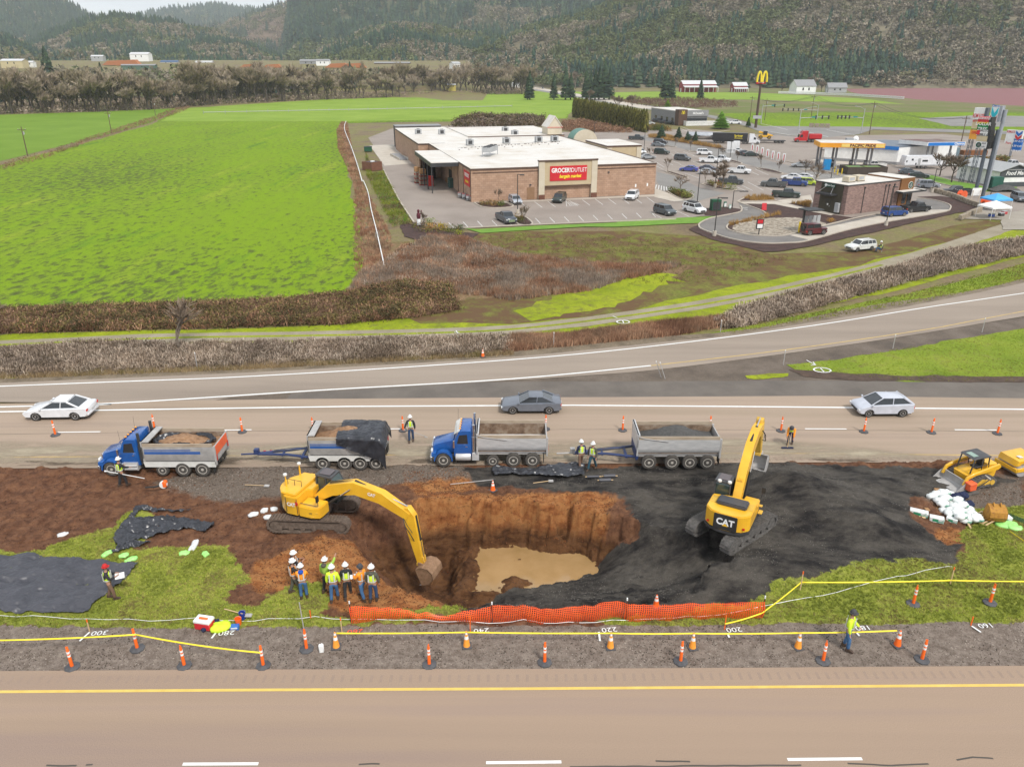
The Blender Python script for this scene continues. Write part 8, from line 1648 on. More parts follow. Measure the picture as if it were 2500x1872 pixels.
def thk(name,label,poly,n,h,cols,tm,z=-.1,zf=None,k=.55,xy=None):
 x,y=pts_in(poly,n) if xy is None else xy;n=len(x);zz=np.full(n,z) if zf is None else np.array([zf(a,b) for a,b in zip(x,y)])
 C=np.array([ph(c,k) for c in cols]);f=fbm(x,y,.25,3,77);ci=np.clip(((f-.3)/.4+RNG.normal(0,.25,n))*len(C),0,len(C)-1).astype(int)
 return scatter(name,x,y,zz,h*RNG.uniform(.55,1.15,n),np.ones(n,int),C[ci],label,rtm=tm)
BR=['#857464','#968574','#a59686','#8a7a6c'];RD=['#8a6650','#a07a60','#b08c70','#8d725c'];DG=['#4a422c','#5a5232','#6b6038','#5a4636','#736a40','#6a5240']
s1_=PS('V1',[(-500,800),(-500,690),(0,715),(400,680),(800,690),(1300,680),(1700,668),(2212,655),(2212,725),(1500,765),(1000,790),(400,815),(0,830)])
thk('bramble_thicket','tangle of leafless purple brown brambles along the road edge',s1_,6500,.8,BR,TW,k=.9);thk('bramble_thicket','dark undergrowth inside the roadside brambles',s1_,3500,.7,['#6a5c4c','#7a6a58'],TL,k=.7)
s2_=PS('V1',[(-500,650),(-500,545),(0,548),(700,525),(1200,505),(1500,478),(1700,430),(1950,440),(1980,540),(1800,570),(1500,600),(900,618),(0,640)])
thk('bramble_hedge','long dark green and brown bramble hedge below the green field',s2_,12000,.95,DG,TL,k=.95);thk('bramble_hedge','leafless canes standing in the bramble hedge',s2_,5000,1.0,RD,TW,k=.8)
s3_=PS('V2',[(860,600),(1000,530),(1400,425),(1650,365),(1850,295),(2212,235),(2400,190),(2400,260),(2212,300),(1850,385),(1550,465),(1200,560),(950,622)])
thk('bramble_thicket','grey purple bramble strip climbing to the right beside the grass',s3_,4800,1.1,BR,TW,k=.9);thk('bramble_thicket','undergrowth of the right bramble strip',s3_,2400,.8,['#6a5c50','#5f5446'],TL,k=.7)
s4_=PS('V1',[(2180,728),(2212,655)])+PS('V2',[(200,655),(600,605),(900,575),(950,600),(700,650),(300,690),(0,718)])
thk('tall_dry_grass','reddish dry tall grass in the roadside ditch',s4_,4800,.75,RD,TB,k=.8)
s5_=PS('V1',[(0,815),(1000,780),(2212,715),(2212,735),(1000,800),(0,838)]);thk('tall_dry_grass','pale dry grass fringe at the ramp verge',s5_,2600,.5,['#9a8462','#ab9672','#86794e'],TB,k=.75)
s6_=PS('V1',[(1500,470),(1560,380),(1700,330),(1850,220),(2000,230),(2212,300)])+PS('V2',[(380,345),(740,345),(640,380),(480,410),(330,460),(120,480),(0,500)])+PS('V1',[(2100,480),(1960,470),(1800,430)])
thk('tall_dry_grass','brown dry weeds and reeds between the field and the lot',s6_,11000,.8,RD+BR,TB,k=.82);thk('shrub_twigs','leafless grey brush over the dry weeds',PS('V1',[(1560,400),(1750,260),(1880,230),(2100,260),(2212,330),(2100,450),(1900,470),(1600,470)]),1300,.9,BR+RD,TW,k=.85)
s7_=PS('V1',[(1530,400),(1530,0)])+PS('A',[(1460,640),(1455,560),(1475,528),(1500,528),(1520,640),(1560,780)])+PS('V1',[(1600,60),(1680,200),(1700,260),(1600,420)])
thk('tall_dry_grass','brown dry grass filling the ditch beside the green field',s7_,7000,.65,RD,TB,k=.8)
thk('dry_weeds','dark clumps of weeds dotted over the rough meadow',PS('V2',[(-400,270),(0,215),(600,230),(1000,290),(1200,320),(900,420),(500,440),(0,330)]),1500,.5,['#6a6238','#7f7a40','#6f8a34','#7a5c48'],TL,k=.6)
thk('mossy_bank','mossy green and yellow bank beside the loading lane',PS('G',[(120,240),(160,400),(240,385),(330,560),(430,735),(300,760),(200,560),(120,400)]),2600,.7,['#7f8a2c','#97983a','#6b9434','#6e6040'],TL,k=.6)
thk('dark_scrub','bramble scrub mounds behind the supermarket',PS('E',[(0,790),(60,750),(200,715),(420,725),(600,720),(720,735),(700,790),(400,790)]),1500,3.2,BR+DG,TL,k=.6)
thk('dark_scrub','brown scrub below the clipped tree row',PS('E',[(860,760),(1000,745),(1200,790),(1420,835),(1300,835),(1000,830),(860,820)]),1300,2.0,RD,TL,k=.6)
thk('dark_scrub','reddish scrub islands in the far pasture',PS('E',[(1240,590),(1500,575),(1800,570),(2212,600),(2212,640),(1700,655),(1500,630)]),1400,2.2,['#7a5450','#866660','#7f6a52'],TL,k=.6)
thk('field_edge_scrub','brown scrub along the edge between the two green fields',PS('A',[(0,712),(180,668),(400,590),(560,540),(760,470),(830,460),(800,480),(640,535),(420,605),(200,685),(0,735)]),1500,1.1,RD,TL,k=.62)
for lb,c,pts,n,h in (('mixed low shrubs along the drive below the tank trailer','X',[(130,525),(300,530),(600,590),(860,645),(840,655),(500,600),(140,545)],500,1.2),('low brown shrubs in the lot islands','L',[(830,430),(950,440),(1000,480),(900,470)],120,.9),('reddish shrubs in the island by the cross walk','L',[(480,500),(620,520),(680,560),(560,545)],150,1.1),('tan ornamental grasses on the bark island','L',[(1150,565),(1200,550),(1390,552),(1440,585),(1250,595)],90,.9),('tan ornamental grasses beside the cafe','L',[(1590,615),(1760,600),(1760,650)],60,.9),('tufts of tan grass round the river rock','Y',[(235,420),(260,395),(480,350),(640,320),(640,330),(500,362),(270,412)],80,.8),('low hedge shrubs at the restaurant','X',[(120,450),(200,435),(350,470),(350,488),(130,480)],300,1.8),('shrubs on the island at the supermarket wall','G',[(880,592),(1060,600),(1050,622),(900,615)],90,.9),('shrubs round the lamp post island','G',[(1120,690),(1180,690),(1190,735),(1130,730)],40,.9),('heathers on the corner bark bed','G',[(400,740),(520,735),(760,780),(780,800),(500,800)],110,1.0),('clipped dark hedge by the road near the lattice posts','K',[(850,870),(1180,870),(1400,850),(1420,880),(1180,925),(860,920)],700,2.0)):
 thk('low_shrubs',lb,PS(c,pts),n,h,['#5d6a34','#7c8040','#8a7048','#5f4a38','#a08050'] if 'tan' not in lb else ['#b08a50','#c09a60'],TL if 'tan' not in lb else TB,k=.62,z=0)
# worksite turf, clods, stones
GP=[(x,y) for x,y in zip(*[a.ravel() for a in (X[::3,::3],Y[::3,::3])])]
def nsc(name,label,mask,n,h,cols,tm,k=.6,lo=.5):
 idx=np.where(mask.ravel()>lo)[0];pk=RNG.choice(idx,n);x=X.ravel()[pk]+RNG.uniform(-.1,.1,n);y=Y.ravel()[pk]+RNG.uniform(-.1,.1,n);C=np.array([ph(c,k) for c in cols]);f=fbm(x,y,.6,4,71);ci=np.clip(((f-.3)/.4+RNG.normal(0,.2,n))*len(C),0,len(C)-1).astype(int)
 return scatter(name,x,y,Z.ravel()[pk],h*RNG.uniform(.4,1.3,n),np.ones(n,int),C[ci],label,rtm=tm,wide=np.full(n,1.35))
okm=(~roadmask)
TARP=PS('T1',[(-500,1080),(0,1062),(150,1055),(400,1080),(650,1098),(885,1110),(800,1195),(690,1295),(560,1415),(510,1425),(300,1425),(0,1410),(-500,1405)]);TARP2=PS('T1',[(820,830),(870,765),(1230,770),(1360,860),(1350,895),(1180,900),(980,985),(730,1045),(715,960)])
notarp=(~inpoly(X,Y,TARP)) & (~inpoly(X,Y,TARP2))
nsc('turf_blades','short green grass on the worksite',mG*okm*(mV<.5)*notarp,26000,.1,['#7d8636','#96a040','#aab24c','#b0ac5c','#8f8450'],TBF,k=.74,lo=.6)
nsc('clods','loose soil clods and pebbles on the bare ground',(1-mG)*(1-mB)*(1-mV)*okm*(Z>-3.2),16000,.075,['#4a3022','#6a4630','#7f583c','#5a3c2a'],TK,k=.55)
nsc('clods','orange clods over the dug slope',np.clip(mO,0,1)*(1-mG)*okm*(1-mB),7000,.065,['#8a5430','#9a6a44','#7b4c2e','#6b4630'],TK,k=.55)
nsc('gravel_stones','coarse dark gravel stones',mB*okm*(Z>-2.9),18000,.04,['#3a3735','#5f5a54','#8a847c'],TK,k=.6)
nsc('gravel_stones','grey stones of the road shoulder',np.maximum(mV,mS*(1-mB)*(1-mG))*okm,16000,.06,['#6b6056','#8a7e72','#a89c90','#4f463e'],TK,k=.62)
for c,pts,n in (('V2',[(1190,778),(1400,755),(1900,672),(2212,622),(2400,600),(2400,850),(1700,850),(1230,800)],5000),('V2',[(860,640),(1200,572),(1700,470),(2212,340),(2300,330),(2300,395),(1800,500),(1300,585),(960,640)],4000)):
 thk('roadside_turf','short roadside grass tufts',PS(c,pts),n,.16,['#8a9a38','#a0ac42','#acb04a','#969050'],TBF,k=.62,z=-.05)
# ------------------------------------------------------------------ single trees
M_bark=mat('grey_bark',[ph('#5f5348',.7),ph('#85786a',.7)],scale=4);M_barkd=mat('dark_bark',[ph('#41372f',.7),ph('#5c5047',.7)],scale=4)
def branchy(r,h,levels,n0,wtr,spread=.6,up=.35,twig=3,tw=.03):
 """returns trunk mesh builder and an array of twig triangles"""
 mb=MB();V=[];Fa=[]
 def rec(p,d,l,rad,lev):
  q=p+d*l;mb.tube([tuple(p),tuple((p+q)/2+Vector((r.gauss(0,.04),r.gauss(0,.04),0))*l),tuple(q)],[rad,rad*.8,rad*.55],5 if lev<2 else 3,False)
  if lev>=levels:
   for _ in range(twig):
    e=(d+Vector((r.gauss(0,spread),r.gauss(0,spread),r.gauss(up*.6,spread*.6)))).normalized();t_=q+e*l*r.uniform(.6,1.2);s=e.cross(Vector((r.gauss(0,1),r.gauss(0,1),r.gauss(0,1)))).normalized()*tw*h*.12;b=p.lerp(q,r.random());o=len(V);V.extend([tuple(b-s),tuple(b+s),tuple(t_)]);Fa.append((o,o+1,o+2))
   return
  for k in range(n0 if lev else n0+2):
   e=(d+Vector((r.gauss(0,spread),r.gauss(0,spread),up+r.gauss(0,.15)))).normalized();rec(p.lerp(q,r.uniform(.55,1)),e,l*r.uniform(.6,.82),rad*.55,lev+1)
 rec(Vector((0,0,0)),Vector((r.gauss(0,.04),r.gauss(0,.04),1)).normalized(),h*.3,wtr,0);return mb,np.array(V),np.array(Fa)
def btr(label,r,h,loc,m=None,levels=4,n0=3,tw=.03,name='bare_tree',group=None,spread=.6,up=.35,wtr=.02,twig=4,cols='#8a7a6a'):
 t=tg_(name,label,'tree',loc,0,group);mb,V,Fa=branchy(r,h,levels,n0,h*wtr,spread,up,twig,tw);mb.bd('trunk',m or M_bark,t)
 o=npmesh('crown',V,Fa,M_fol,np.array(ph(cols,.7))[None]*RNG.uniform(.7,1.2,(len(Fa),1)));o.parent=t;return t
def lct(name,label,loc,tm,h,w_,cols,group=None,trunk=.03,cat='tree'):
 t=tg_(name,label,cat,loc,random.random()*6,group);V,Fa=tm;C=np.array([ph(c,.62) for c in cols])[RNG.integers(0,len(cols),len(Fa))]*RNG.uniform(.7,1.3,(len(Fa),1));V2=V.copy();V2[:,:2] *= w_;V2[:,2] *= h
 o=npmesh('crown' if cat=='tree' else 'foliage',V2,Fa,M_fol,C);o.parent=t;mb=MB();mb.cyl((0,0,-.1),(0,0,h*.7),h*trunk,7,h*.008);mb.bd('trunk' if cat=='tree' else 'stem',M_barkd,t);return t
def conifer_tm(n,r,w=.2):
 V=[];Fa=[]
 for _ in range(n):
  z=r.uniform(.06,.98)**.9;rr=w*(1-z)**.85*r.uniform(.75,1.15)+.01;a=r.uniform(0,6.28);c=np.array([rr*cs9(a)*.35,rr*sn9(a)*.35,z+.03]);e=np.array([rr*cs9(a),rr*sn9(a),z-.03]);s=np.array([-sn9(a),cs9(a),0])*rr*.35+.004;o=len(V);V += [tuple(c),tuple(e-s),tuple(e+s)];Fa.append((o,o+1,o+2))
 return np.array(V),np.array(Fa)
def column_tm(n,r):
 V=[];Fa=[]
 for _ in range(n):
  z=r.uniform(.0,.97);rr=.5*min(1,z*5+.6)*(1-z**5)*r.uniform(.8,1.05);a=r.uniform(0,6.28);c=np.array([rr*cs9(a),rr*sn9(a),z]);s=.12;q=np.array([-sn9(a),cs9(a),0])*s;o=len(V);V += [tuple(c-q-[0,0,.05]),tuple(c+q-[0,0,.05]),tuple(c*[.8,.8,1]+[0,0,.09])];Fa.append((o,o+1,o+2))
 return np.array(V),np.array(Fa)
def pcp(t,loc,s,rz=None,label=None,sx=None):
 c=copy_tree(t);c.location=loc;c.rotation_euler.z=random.random()*6.28 if rz is None else rz;c.scale=((sx or s),(sx or s),s)
 if label:c['label']=label
 return c
rt_=random.Random(21)
bl=P('A',2212,415);belt=[]
protos=[btr('bare brown cottonwood in the river belt behind the green fields',rt_,25,(0,-500,-60),M_barkd,levels=4,n0=3,tw=.07,name='bare_tree',group='bare river trees behind the fields',spread=.5,up=.3,twig=7,cols=cc_) for cc_ in ('#a3937f','#94846f','#b0a08c','#978a70')]
BL=PS('A',[(-150,500),(0,497),(300,488),(600,478),(780,466),(900,455),(1200,440),(1500,430),(1800,418),(2100,410),(2300,408)])
for k in range(210):
 u=(k+rt_.random())/210*(len(BL)-1);i=min(int(u),len(BL)-2);v=u-i;x=BL[i][0]*(1-v)+BL[i+1][0]*v;y=BL[i][1]*(1-v)+BL[i+1][1]*v;y += 3+rt_.random()**1.3*75;x *= 1+(rt_.random()-.5)*.02;s=rt_.uniform(.5,1.1)*(1.0+.12*(y>480))
 if k<4:t=protos[k];t.location=(x,y,-.1);t.scale=(s,)*3
 else:pcp(protos[k % 4],(x,y,-.1),s,sx=s*rt_.uniform(.9,1.2))
thk('river_underbrush','grey brown underbrush under the river trees',[(x,y+4) for x,y in BL]+[(x*1.2,y+150) for x,y in BL[::-1]],7500,4.6,BR+['#7d7a5a'],TL,k=.8,z=-.5)
cf=[conifer_tm(420,rt_) for _ in range(3)];DC=['#3c5040','#45593f','#506346','#38493e']
CON=[('A',210,312,620,34),('A',190,315,620,24),('A',440,330,560,24),('A',490,310,560,18),('A',925,300,640,18),('A',1135,310,600,16),('A',1520,400,0,16),('E',612,462,0,19),('E',595,462,0,15),('E',800,440,0,17),('E',890,442,0,21),('E',930,436,0,18),('E',1050,440,0,20),('E',1085,436,0,18),('E',1120,436,0,20),('E',1150,440,0,22),('E',1190,445,0,25),('E',1230,442,0,21),('E',1670,395,0,22),('E',1720,395,0,16),('A',820,390,0,12),('B',820,345,0,14)]
ps_=['tallest','slim','broad','ragged','small'];cb=None
for i,(c,x,y,d,h) in enumerate(CON):
 q=P(c,x,y) if not d else PD(c,x,y,d)[:2];
 if q[1]>800:q=(q[0]*560/q[1],560)
 lct('conifer','dark conifer standing among the bare trees beyond the fields',(q[0],q[1],float(tz(*q))),cf[i % 3],h,h*1.05,DC,'dark conifers beyond the fields')
ct=column_tm(230,rt_);first=None;a=P('E',948,712);b=P('E',1500,832)
for k in range(38):
 u=(k+.3*rt_.random())/37;x=a[0]+(b[0]-a[0])*u;y=a[1]+(b[1]-a[1])*u;h=9.0*(1-.12*u)*rt_.uniform(.93,1.05)
 if first is None:first=lct('columnar_tree','clipped olive green column tree in the tall row behind the lot',(x,y,0),ct,1,1,['#5a5a28','#6b6a30','#4c4a22','#7a7436'],'row of tall clipped column trees');first.scale=(2.3,2.3,h)
 else:pcp(first,(x,y,0),h,sx=2.3*rt_.uniform(.9,1.1))
for c,x,y,h,w_,cl,lb in (('X',258,558,4.6,5,DC,'dark round conifer nearest the restaurant queue'),('X',425,568,4.2,5,DC,'dark round conifer, second from the restaurant queue'),('X',512,592,3.6,4.5,DC,'dark round conifer, third from the restaurant queue'),('X',590,604,3.8,4.5,DC,'dark round conifer beside the tank trailer'),('X',840,460,6.5,7,['#5f8a2a','#6f9a34'],'bright green cone tree at the terrace corner'),('X',1112,440,3.8,4,['#4c6a34','#3f5a30'],'small green cone tree near the arches post'),('X',318,290,6,6,['#7a9a34','#6f8a2c'],'yellow green cone tree behind the restaurant')):lct('cone_tree',lb,(*P(c,x,y),0),cf[0],h,h*w_/5*2.0,cl)
for i,(c,x,y,h) in enumerate((('L',475,330,4.5),('L',590,505,5),('L',815,438,4.2),('L',965,490,7.5),('L',1105,245,4),('L',1318,292,4.2),('L',1480,330,3.8),('L',1720,355,5),('L',1815,420,5.5),('L',685,138,4),('L',545,110,4),('L',320,215,4),('L',975,200,3.5),('G',1190,738,4),('G',510,765,3.6),('G',1015,600,3.6),('K',520,1045,7),('K',678,1132,8),('V1',778,715,5.6),('V1',-30,700,6),('X',1735,80,11),('X',1830,110,9),('X',1440,112,9),('E',965,500,16),('E',1130,470,14),('E',1200,500,13),('E',560,470,12),('E',1070,590,7),('E',1280,668,8),('E',1400,665,8))):
 lb=['slim bare tree at the left tip of the island by the bright blue car','bare tree in the island beside the crosswalk','small bare tree on the island in front of the silver saloon','tall round bare tree by the charcoal pickup','bare tree beside the black electric saloon','bare tree on the long island right of the chargers lane','thin bare sapling at the right end of the long island','bare tree left of the blue toilet cabin','bare tree at the cafe roof beside the lamp post','thin bare tree left of the white four wheel drive row','thin sapling at the left island near the black van','thin bare sapling beside the supermarket corner','small bare tree at the foot of the tall lamp post','small bare tree beside the lamp post in front of the shop','thin sapling on the corner bark bed','small bare tree against the shop wall','left spreading bare tree by the lattice posts','right dark spreading bare tree by the lattice posts','round bare tree standing beside the gravel track','bare bush cut by the left edge at the gravel track','spreading bare tree by the white farmhouse','bare tree right of the farmhouse','reddish bare tree left of the farmhouse','tall pale bare tree in front of the dark conifers','bare tree before the right conifers','wide bare tree below the right conifers','bare tree next to the bridge','low bare tree at the left of the clipped row road','bare tree behind the clipped row, left one','bare tree behind the clipped row, right one'][i]
 btr(lb,rt_,h*(1.35 if c in 'EX' else 1.15 if c=='V1' else 1.0),(*P(c,x,y),0),M_barkd if c in 'KX' else None,3 if h<6 else 4,3,.06 if h<6 else .08,spread=.45 if h<5 else .7,twig=6,wtr=.012 if h<5 else .022,up=.5 if h<5 else .25)
# grey mulch shrubs that stand alone
for i,(c,x,y,w_,cl,lb) in enumerate((('L',1040,490,2.6,['#7c8440','#8a9048'],'round olive shrub at the foot of the tall bare tree'),('L',655,565,2.6,['#7f8a3c','#8f9648'],'round olive shrub at the point of the crosswalk island'),('G',555,770,1.8,['#b88a50','#c49a60'],'tan round grass clump on the corner bark bed'),('G',635,775,1.9,['#a8a030','#c0a040'],'yellow shrub on the corner bark bed'),('G',750,810,1.3,['#a8b030','#bcc040'],'small lime shrub below the corner bark bed'),('G',760,775,1.6,['#7a8270','#8a917c'],'grey green shrub at the end of the corner bark bed'),('G',550,740,1.9,['#7c8a4a','#8a9655'],'green grey shrub beside the carved figure'),('Y',1035,385,1.2,['#b8862c','#c89838'],'golden shrub at the end of the river rock'))):
 V,Fa=tm_leaf(260,rt_,.05,.1,1.0);V[:,2]=(V[:,2]-.1)*.8;nrm=np.linalg.norm(V*[1,1,.8],axis=1,keepdims=True);t=tg_('shrub',lb,'shrub',(*P(c,x,y),.02));C=np.array([ph(k_,.62) for k_ in cl])[RNG.integers(0,len(cl),len(Fa))]*RNG.uniform(.7,1.3,(len(Fa),1));o=npmesh('foliage',V*[w_,w_,w_*.7],Fa,M_fol,C);o.parent=t;mb=MB();mb.cyl((0,0,-.05),(0,0,w_*.3),.05,6);mb.bd('stem',M_barkd,t)
# ================================================================== PEOPLE
def skin(name,verts,edges,radii,m,parent,sub=1,flat=None):
 me=bpy.data.meshes.new(name);me.from_pydata([tuple(v) for v in verts],edges,[]);o=bpy.data.objects.new('tmp',me);COL.objects.link(o)
 sm=o.modifiers.new('s','SKIN');sm.use_smooth_shade=True
 for i,r in enumerate(radii):
  d=me.skin_vertices[0].data[i];d.radius=r if isinstance(r,tuple) else (r,r);d.use_root=(i==0)
 ss=o.modifiers.new('u','SUBSURF');ss.levels=sub;ss.render_levels=sub;bpy.context.view_layer.update()
 m2=bpy.data.meshes.new_from_object(o.evaluated_get(bpy.context.evaluated_depsgraph_get()));bpy.data.objects.remove(o);bpy.data.meshes.remove(me);m2.name=name;m2.materials.clear()
 m2.polygons.foreach_set('use_smooth',[True]*len(m2.polygons));return link(name,m2,m,parent)
M_skin=mat('skin',[(.38,.2,.14),(.48,.27,.19)],rough=.6);M_jean=mat('blue_denim',[(.03,.09,.2),(.06,.15,.3)],scale=6,rough=.85);M_hat=mat('hard_hat_white',(.78,.78,.76),rough=.3);M_boot=mat('work_boot',[(.05,.03,.02),(.09,.055,.035)],rough=.7)
M_lime=mat('hi_vis_lime',[(.55,.8,.02),(.7,.9,.05)],scale=4,rough=.7);M_ory=mat('hi_vis_orange',[(.85,.25,.01),(.95,.36,.03)],scale=4,rough=.7);M_silver=mat('reflective_tape',(.62,.62,.6),rough=.4);M_blk2=mat('black_cloth',[(.015,.015,.017),(.035,.035,.038)],scale=5,rough=.9);M_olive2=mat('olive_cloth',[(.07,.07,.05),(.11,.1,.08)],rough=.9);M_brn=mat('brown_canvas',[(.14,.08,.05),(.2,.12,.08)],rough=.9);M_navy=mat('navy_cloth',[(.01,.015,.05),(.02,.03,.08)],rough=.9);M_hair=mat('dark_hair',[(.02,.014,.01),(.05,.035,.025)],rough=.8);M_limedk=mat('dull_lime',[(.3,.5,.06),(.4,.6,.1)],rough=.8)
def ps9(label,loc,face,top,legs,vest=None,hat=M_hat,tall=1.0,armL=(.12,.05,-.5),armR=(.12,.05,-.5),foreL=None,foreR=None,bend=0.0,stride=.12,hood=None,seat=0,boots=None):
 """faces +Y before turning by face degrees; arm = direction of the upper arm, fore = direction of the forearm"""
 t=tg_('person',label,'person',loc,rd9(face));t.scale=(1.12*tall,)*3
 hip=Vector((0,0,.93));
 if seat:hip=Vector((0,0,.5))
 bd=Vector((0,sn9(bend),cs9(bend)));chest=hip+bd*.42;neck=hip+bd*.56;head=neck+Vector((0,sn9(bend*.9)*.16+.02,cs9(bend*.9)*.18));crown=head+Vector((0,.0,.09))
 V=[hip,hip+bd*.2,chest,neck,head,crown];E=[(0,1),(1,2),(2,3),(3,4),(4,5)];Rr=[(.14,.11),(.13,.10),(.16,.11),.055,(.085,.1),.07]
 LV=[];AV=[]
 def addv(p,r,q):V.append(p);Rr.append(r);E.append((q,len(V)-1));return len(V)-1
 feet=[]
 for s in (-1,1):
  f=stride*s;kn=Vector((s*.11,f*.5+.04,.48));an=Vector((s*.12,f,.09))
  if seat:kn=Vector((s*.15,.42,.52));an=Vector((s*.15,.45,.09))
  a=addv(hip+Vector((s*.09,0,-.06)),.085,0);b=addv(kn,.06,a);c=addv(an,.042,b);d=addv(an+Vector((s*.02,.15,-.05)),.035,c);LV.append((V[a],kn,an));feet.append(an)
  ua=Vector((armL if s<0 else armR));ua.x *= s;fo=foreL if s<0 else foreR;fo=Vector(fo) if fo else Vector((0,.12,-.5));fo.x *= s
  sh=chest+Vector((s*.19,0,.05));el=sh+ua.normalized()*.29;wr=el+fo.normalized()*.25;e=addv(sh,.055,2);g_=addv(el,.042,e);h_=addv(wr,.028,g_);dr=fo.normalized();pm=addv(wr+dr*.05,(.035,.02),h_);AV.append((sh,el,wr,dr))
  side=dr.cross(Vector((0,1,.3))).normalized()
  for k in range(4):kk=addv(wr+dr*.09+side*(.012*(k-1.5)),.009,pm);addv(wr+dr*(.15-.012*abs(k-1.3))+side*(.014*(k-1.5))+Vector((0,.02,0)),.008,kk)
  addv(wr+dr*.07+side*.05,.009,pm)
 skin('body',V,E,Rr,M_skin,t)
 # trousers, jacket
 v=[hip+Vector((0,0,.05)),hip];e=[(0,1)];r=[(.16,.125),(.165,.13)]
 for a,b,c in LV:
  i=len(v);v += [a,b,c];e += [(1,i),(i,i+1),(i+1,i+2)];r += [.105,.08,.07]
 skin('trousers',v,e,r,legs,t)
 v=[hip+bd*.02,hip+bd*.2,chest,neck-bd*.03];e=[(0,1),(1,2),(2,3)];r=[(.185,.145),(.18,.14),(.2,.145),(.08,.08)]
 for sh,el,wr,dr in AV:i=len(v);v += [sh,el,wr-dr*.02];e += [(2,i),(i,i+1),(i+1,i+2)];r += [.085,.07,.05]
 skin('jacket',v,e,r,top,t)
 if vest or top in (M_lime,M_ory):
  vm=vest or top;rr=[(.2,.16),(.195,.155),(.215,.16),(.13,.12)]
  if vest:skin('vest',[hip+bd*.0,hip+bd*.2,chest,chest+bd*.1],[(0,1),(1,2),(2,3)],rr,vm,t)
  ax=bd;mb=MB();Mx=Matrix.Translation(hip) @ Matrix.Rotation(-bend,4,'X');mb.at(Mx)
  def ringb(z,a,b):
   o_=[((a)*cs9(q),(b)*sn9(q)) for q in [k*PI9/9 for k in range(18)]];n=18;mb.add([(x,y,z) for x,y in o_]+[(x,y,z+.05) for x,y in o_],[(k,(k+1) % n,n+(k+1) % n,n+k) for k in range(n)])
  ringb(.12,.198,.162)
  for s in (-1,1):
   for yy in (-1,1):mb.box((s*.1-.025,yy*.15-.012 if yy>0 else yy*.15-.008,.12),(s*.1+.025,yy*.15+.02 if yy>0 else yy*.15+.012,.5))
  mb.bd('reflective_stripe',M_silver,t)
 for an in feet:mb=MB();mb.at(Matrix.Translation(an));mb.prism([(-.09,-.09),(.2,-.09),(.22,-.05),(.16,.0),(.05,.05),(.04,.1),(-.08,.1)],-.05,.05,'yz',.015,.02);mb.bd('boot',boots or M_boot,t)
 mb=MB();mb.at(Matrix.Translation(head+Vector((0,0,.045))) @ Matrix.Rotation(-bend*.8,4,'X'))
 mb.lathe([(.115,.0),(.113,.05),(.095,.1),(.06,.135),(.0,.148)],18);mb.lathe([(.108,-.004),(.145,-.004),(.143,.008),(.108,.012)],18);mb.box((-.08,.1,-.004),(.08,.17,.008));mb.box((-.012,-.1,.1),(.012,.1,.15)) if hat is M_hat else None;mb.bd('hard_hat',hat,t)
 Mh=Matrix.Translation(head) @ Matrix.Rotation(-bend*.8,4,'X')
 mb=MB().at(Mh);mb.lathe([(.088,-.05),(.1,0),(.098,.045),(.07,.1)],14,'z',(0,-.018,0));mb.bd('hair',M_hair,t)
 mb=MB().at(Mh);mb.hexa([(-.014,.095,-.03),(.014,.095,-.03),(.012,.13,-.028),(-.012,.13,-.028)],[(-.008,.095,.02),(.008,.095,.02),(.006,.105,.018),(-.006,.105,.018)]);fc=mb.bd('nose',M_skin,t)
 for s in (-1,1):
  mb=MB().at(Mh);mb.lathe([(0,0),(.013,.002),(0,.012)],8,'y',(s*.035,.095,.012));mb.bd('eye',M_k,t);mb=MB().at(Mh);mb.box((s*.098-.012,-.02,-.03),(s*.098+.012,.02,.03));mb.bd('ear',M_skin,t,bevel=.008)
 mb=MB().at(Mh);mb.box((-.025,.094,-.062),(.025,.105,-.052));mb.bd('mouth',mat('lips',(.3,.1,.08)),t)
 if hood:mb=MB();mb.at(Matrix.Translation(neck+Vector((0,-.09,-.02))));mb.lathe([(0,-.07),(.1,-.05),(.12,.03),(.08,.08),(0,.09)],12);mb.bd('hood',hood,t)
 t['hand']=1;del t['hand'];return t,AV
def ats(c,x,y):p=P(c,x,y);z=gz(*p);p=P(c,x,y,z);return (p[0],p[1],gz(*p))
def item(name,label,cat,loc,rz=0.0):return tg_(name,label,cat,loc,rz)
bp_=dict(armL=(.1,.25,-.45),armR=(.1,.25,-.45),foreL=(-.25,.45,.12),foreR=(-.25,.45,.12))
ps9('person in orange vest and white hard hat, rearmost of the left trio',ats('Q',400,640),-55,M_blk2,M_blk2,M_ory,**bp_)
ps9('person in orange vest and white hard hat over dark hoodie, left in the trio',ats('Q',385,790),-60,M_blk2,M_olive2,M_ory,stride=.2,armR=(.1,.3,-.4),foreR=(-.1,.4,-.3))
ps9('person in orange vest with bright blue hood and blue jeans, front of the left trio',ats('Q',540,885),10,M_ory,M_jean,None,hood=mat('royal_blue_cloth',(.01,.08,.45)),stride=.03,**bp_)
ps9('person in dull green jacket raising a hand beside the lime jacket',ats('Q',960,770),-20,M_limedk,M_blk2,None,armR=(.3,.5,.35),foreR=(.1,.3,.6),hood=M_olive2)
ps9('broad person in a bright lime jacket and blue jeans seen from behind',ats('Q',1090,930),5,M_lime,M_jean,None,tall=1.04,stride=.14)
ps9('person in a lime vest over black clothes walking in the group',ats('Q',1330,850),12,M_blk2,M_blk2,M_lime,stride=.22,hood=M_blk2)
p_,av=ps9('person in an orange jacket and dark cap holding white papers',ats('Q',1600,900),55,M_ory,M_jean,None,hat=mat('dark_helmet',(.06,.06,.065)),stride=.2,**bp_)
ps9('person in lime vest and grey hoodie standing at the right end of the group',ats('Q',1790,950),-5,M_olive2,mat('dark_denim',[(.02,.045,.1),(.035,.07,.15)]),M_lime,hood=M_olive2,stride=.06,tall=1.04)
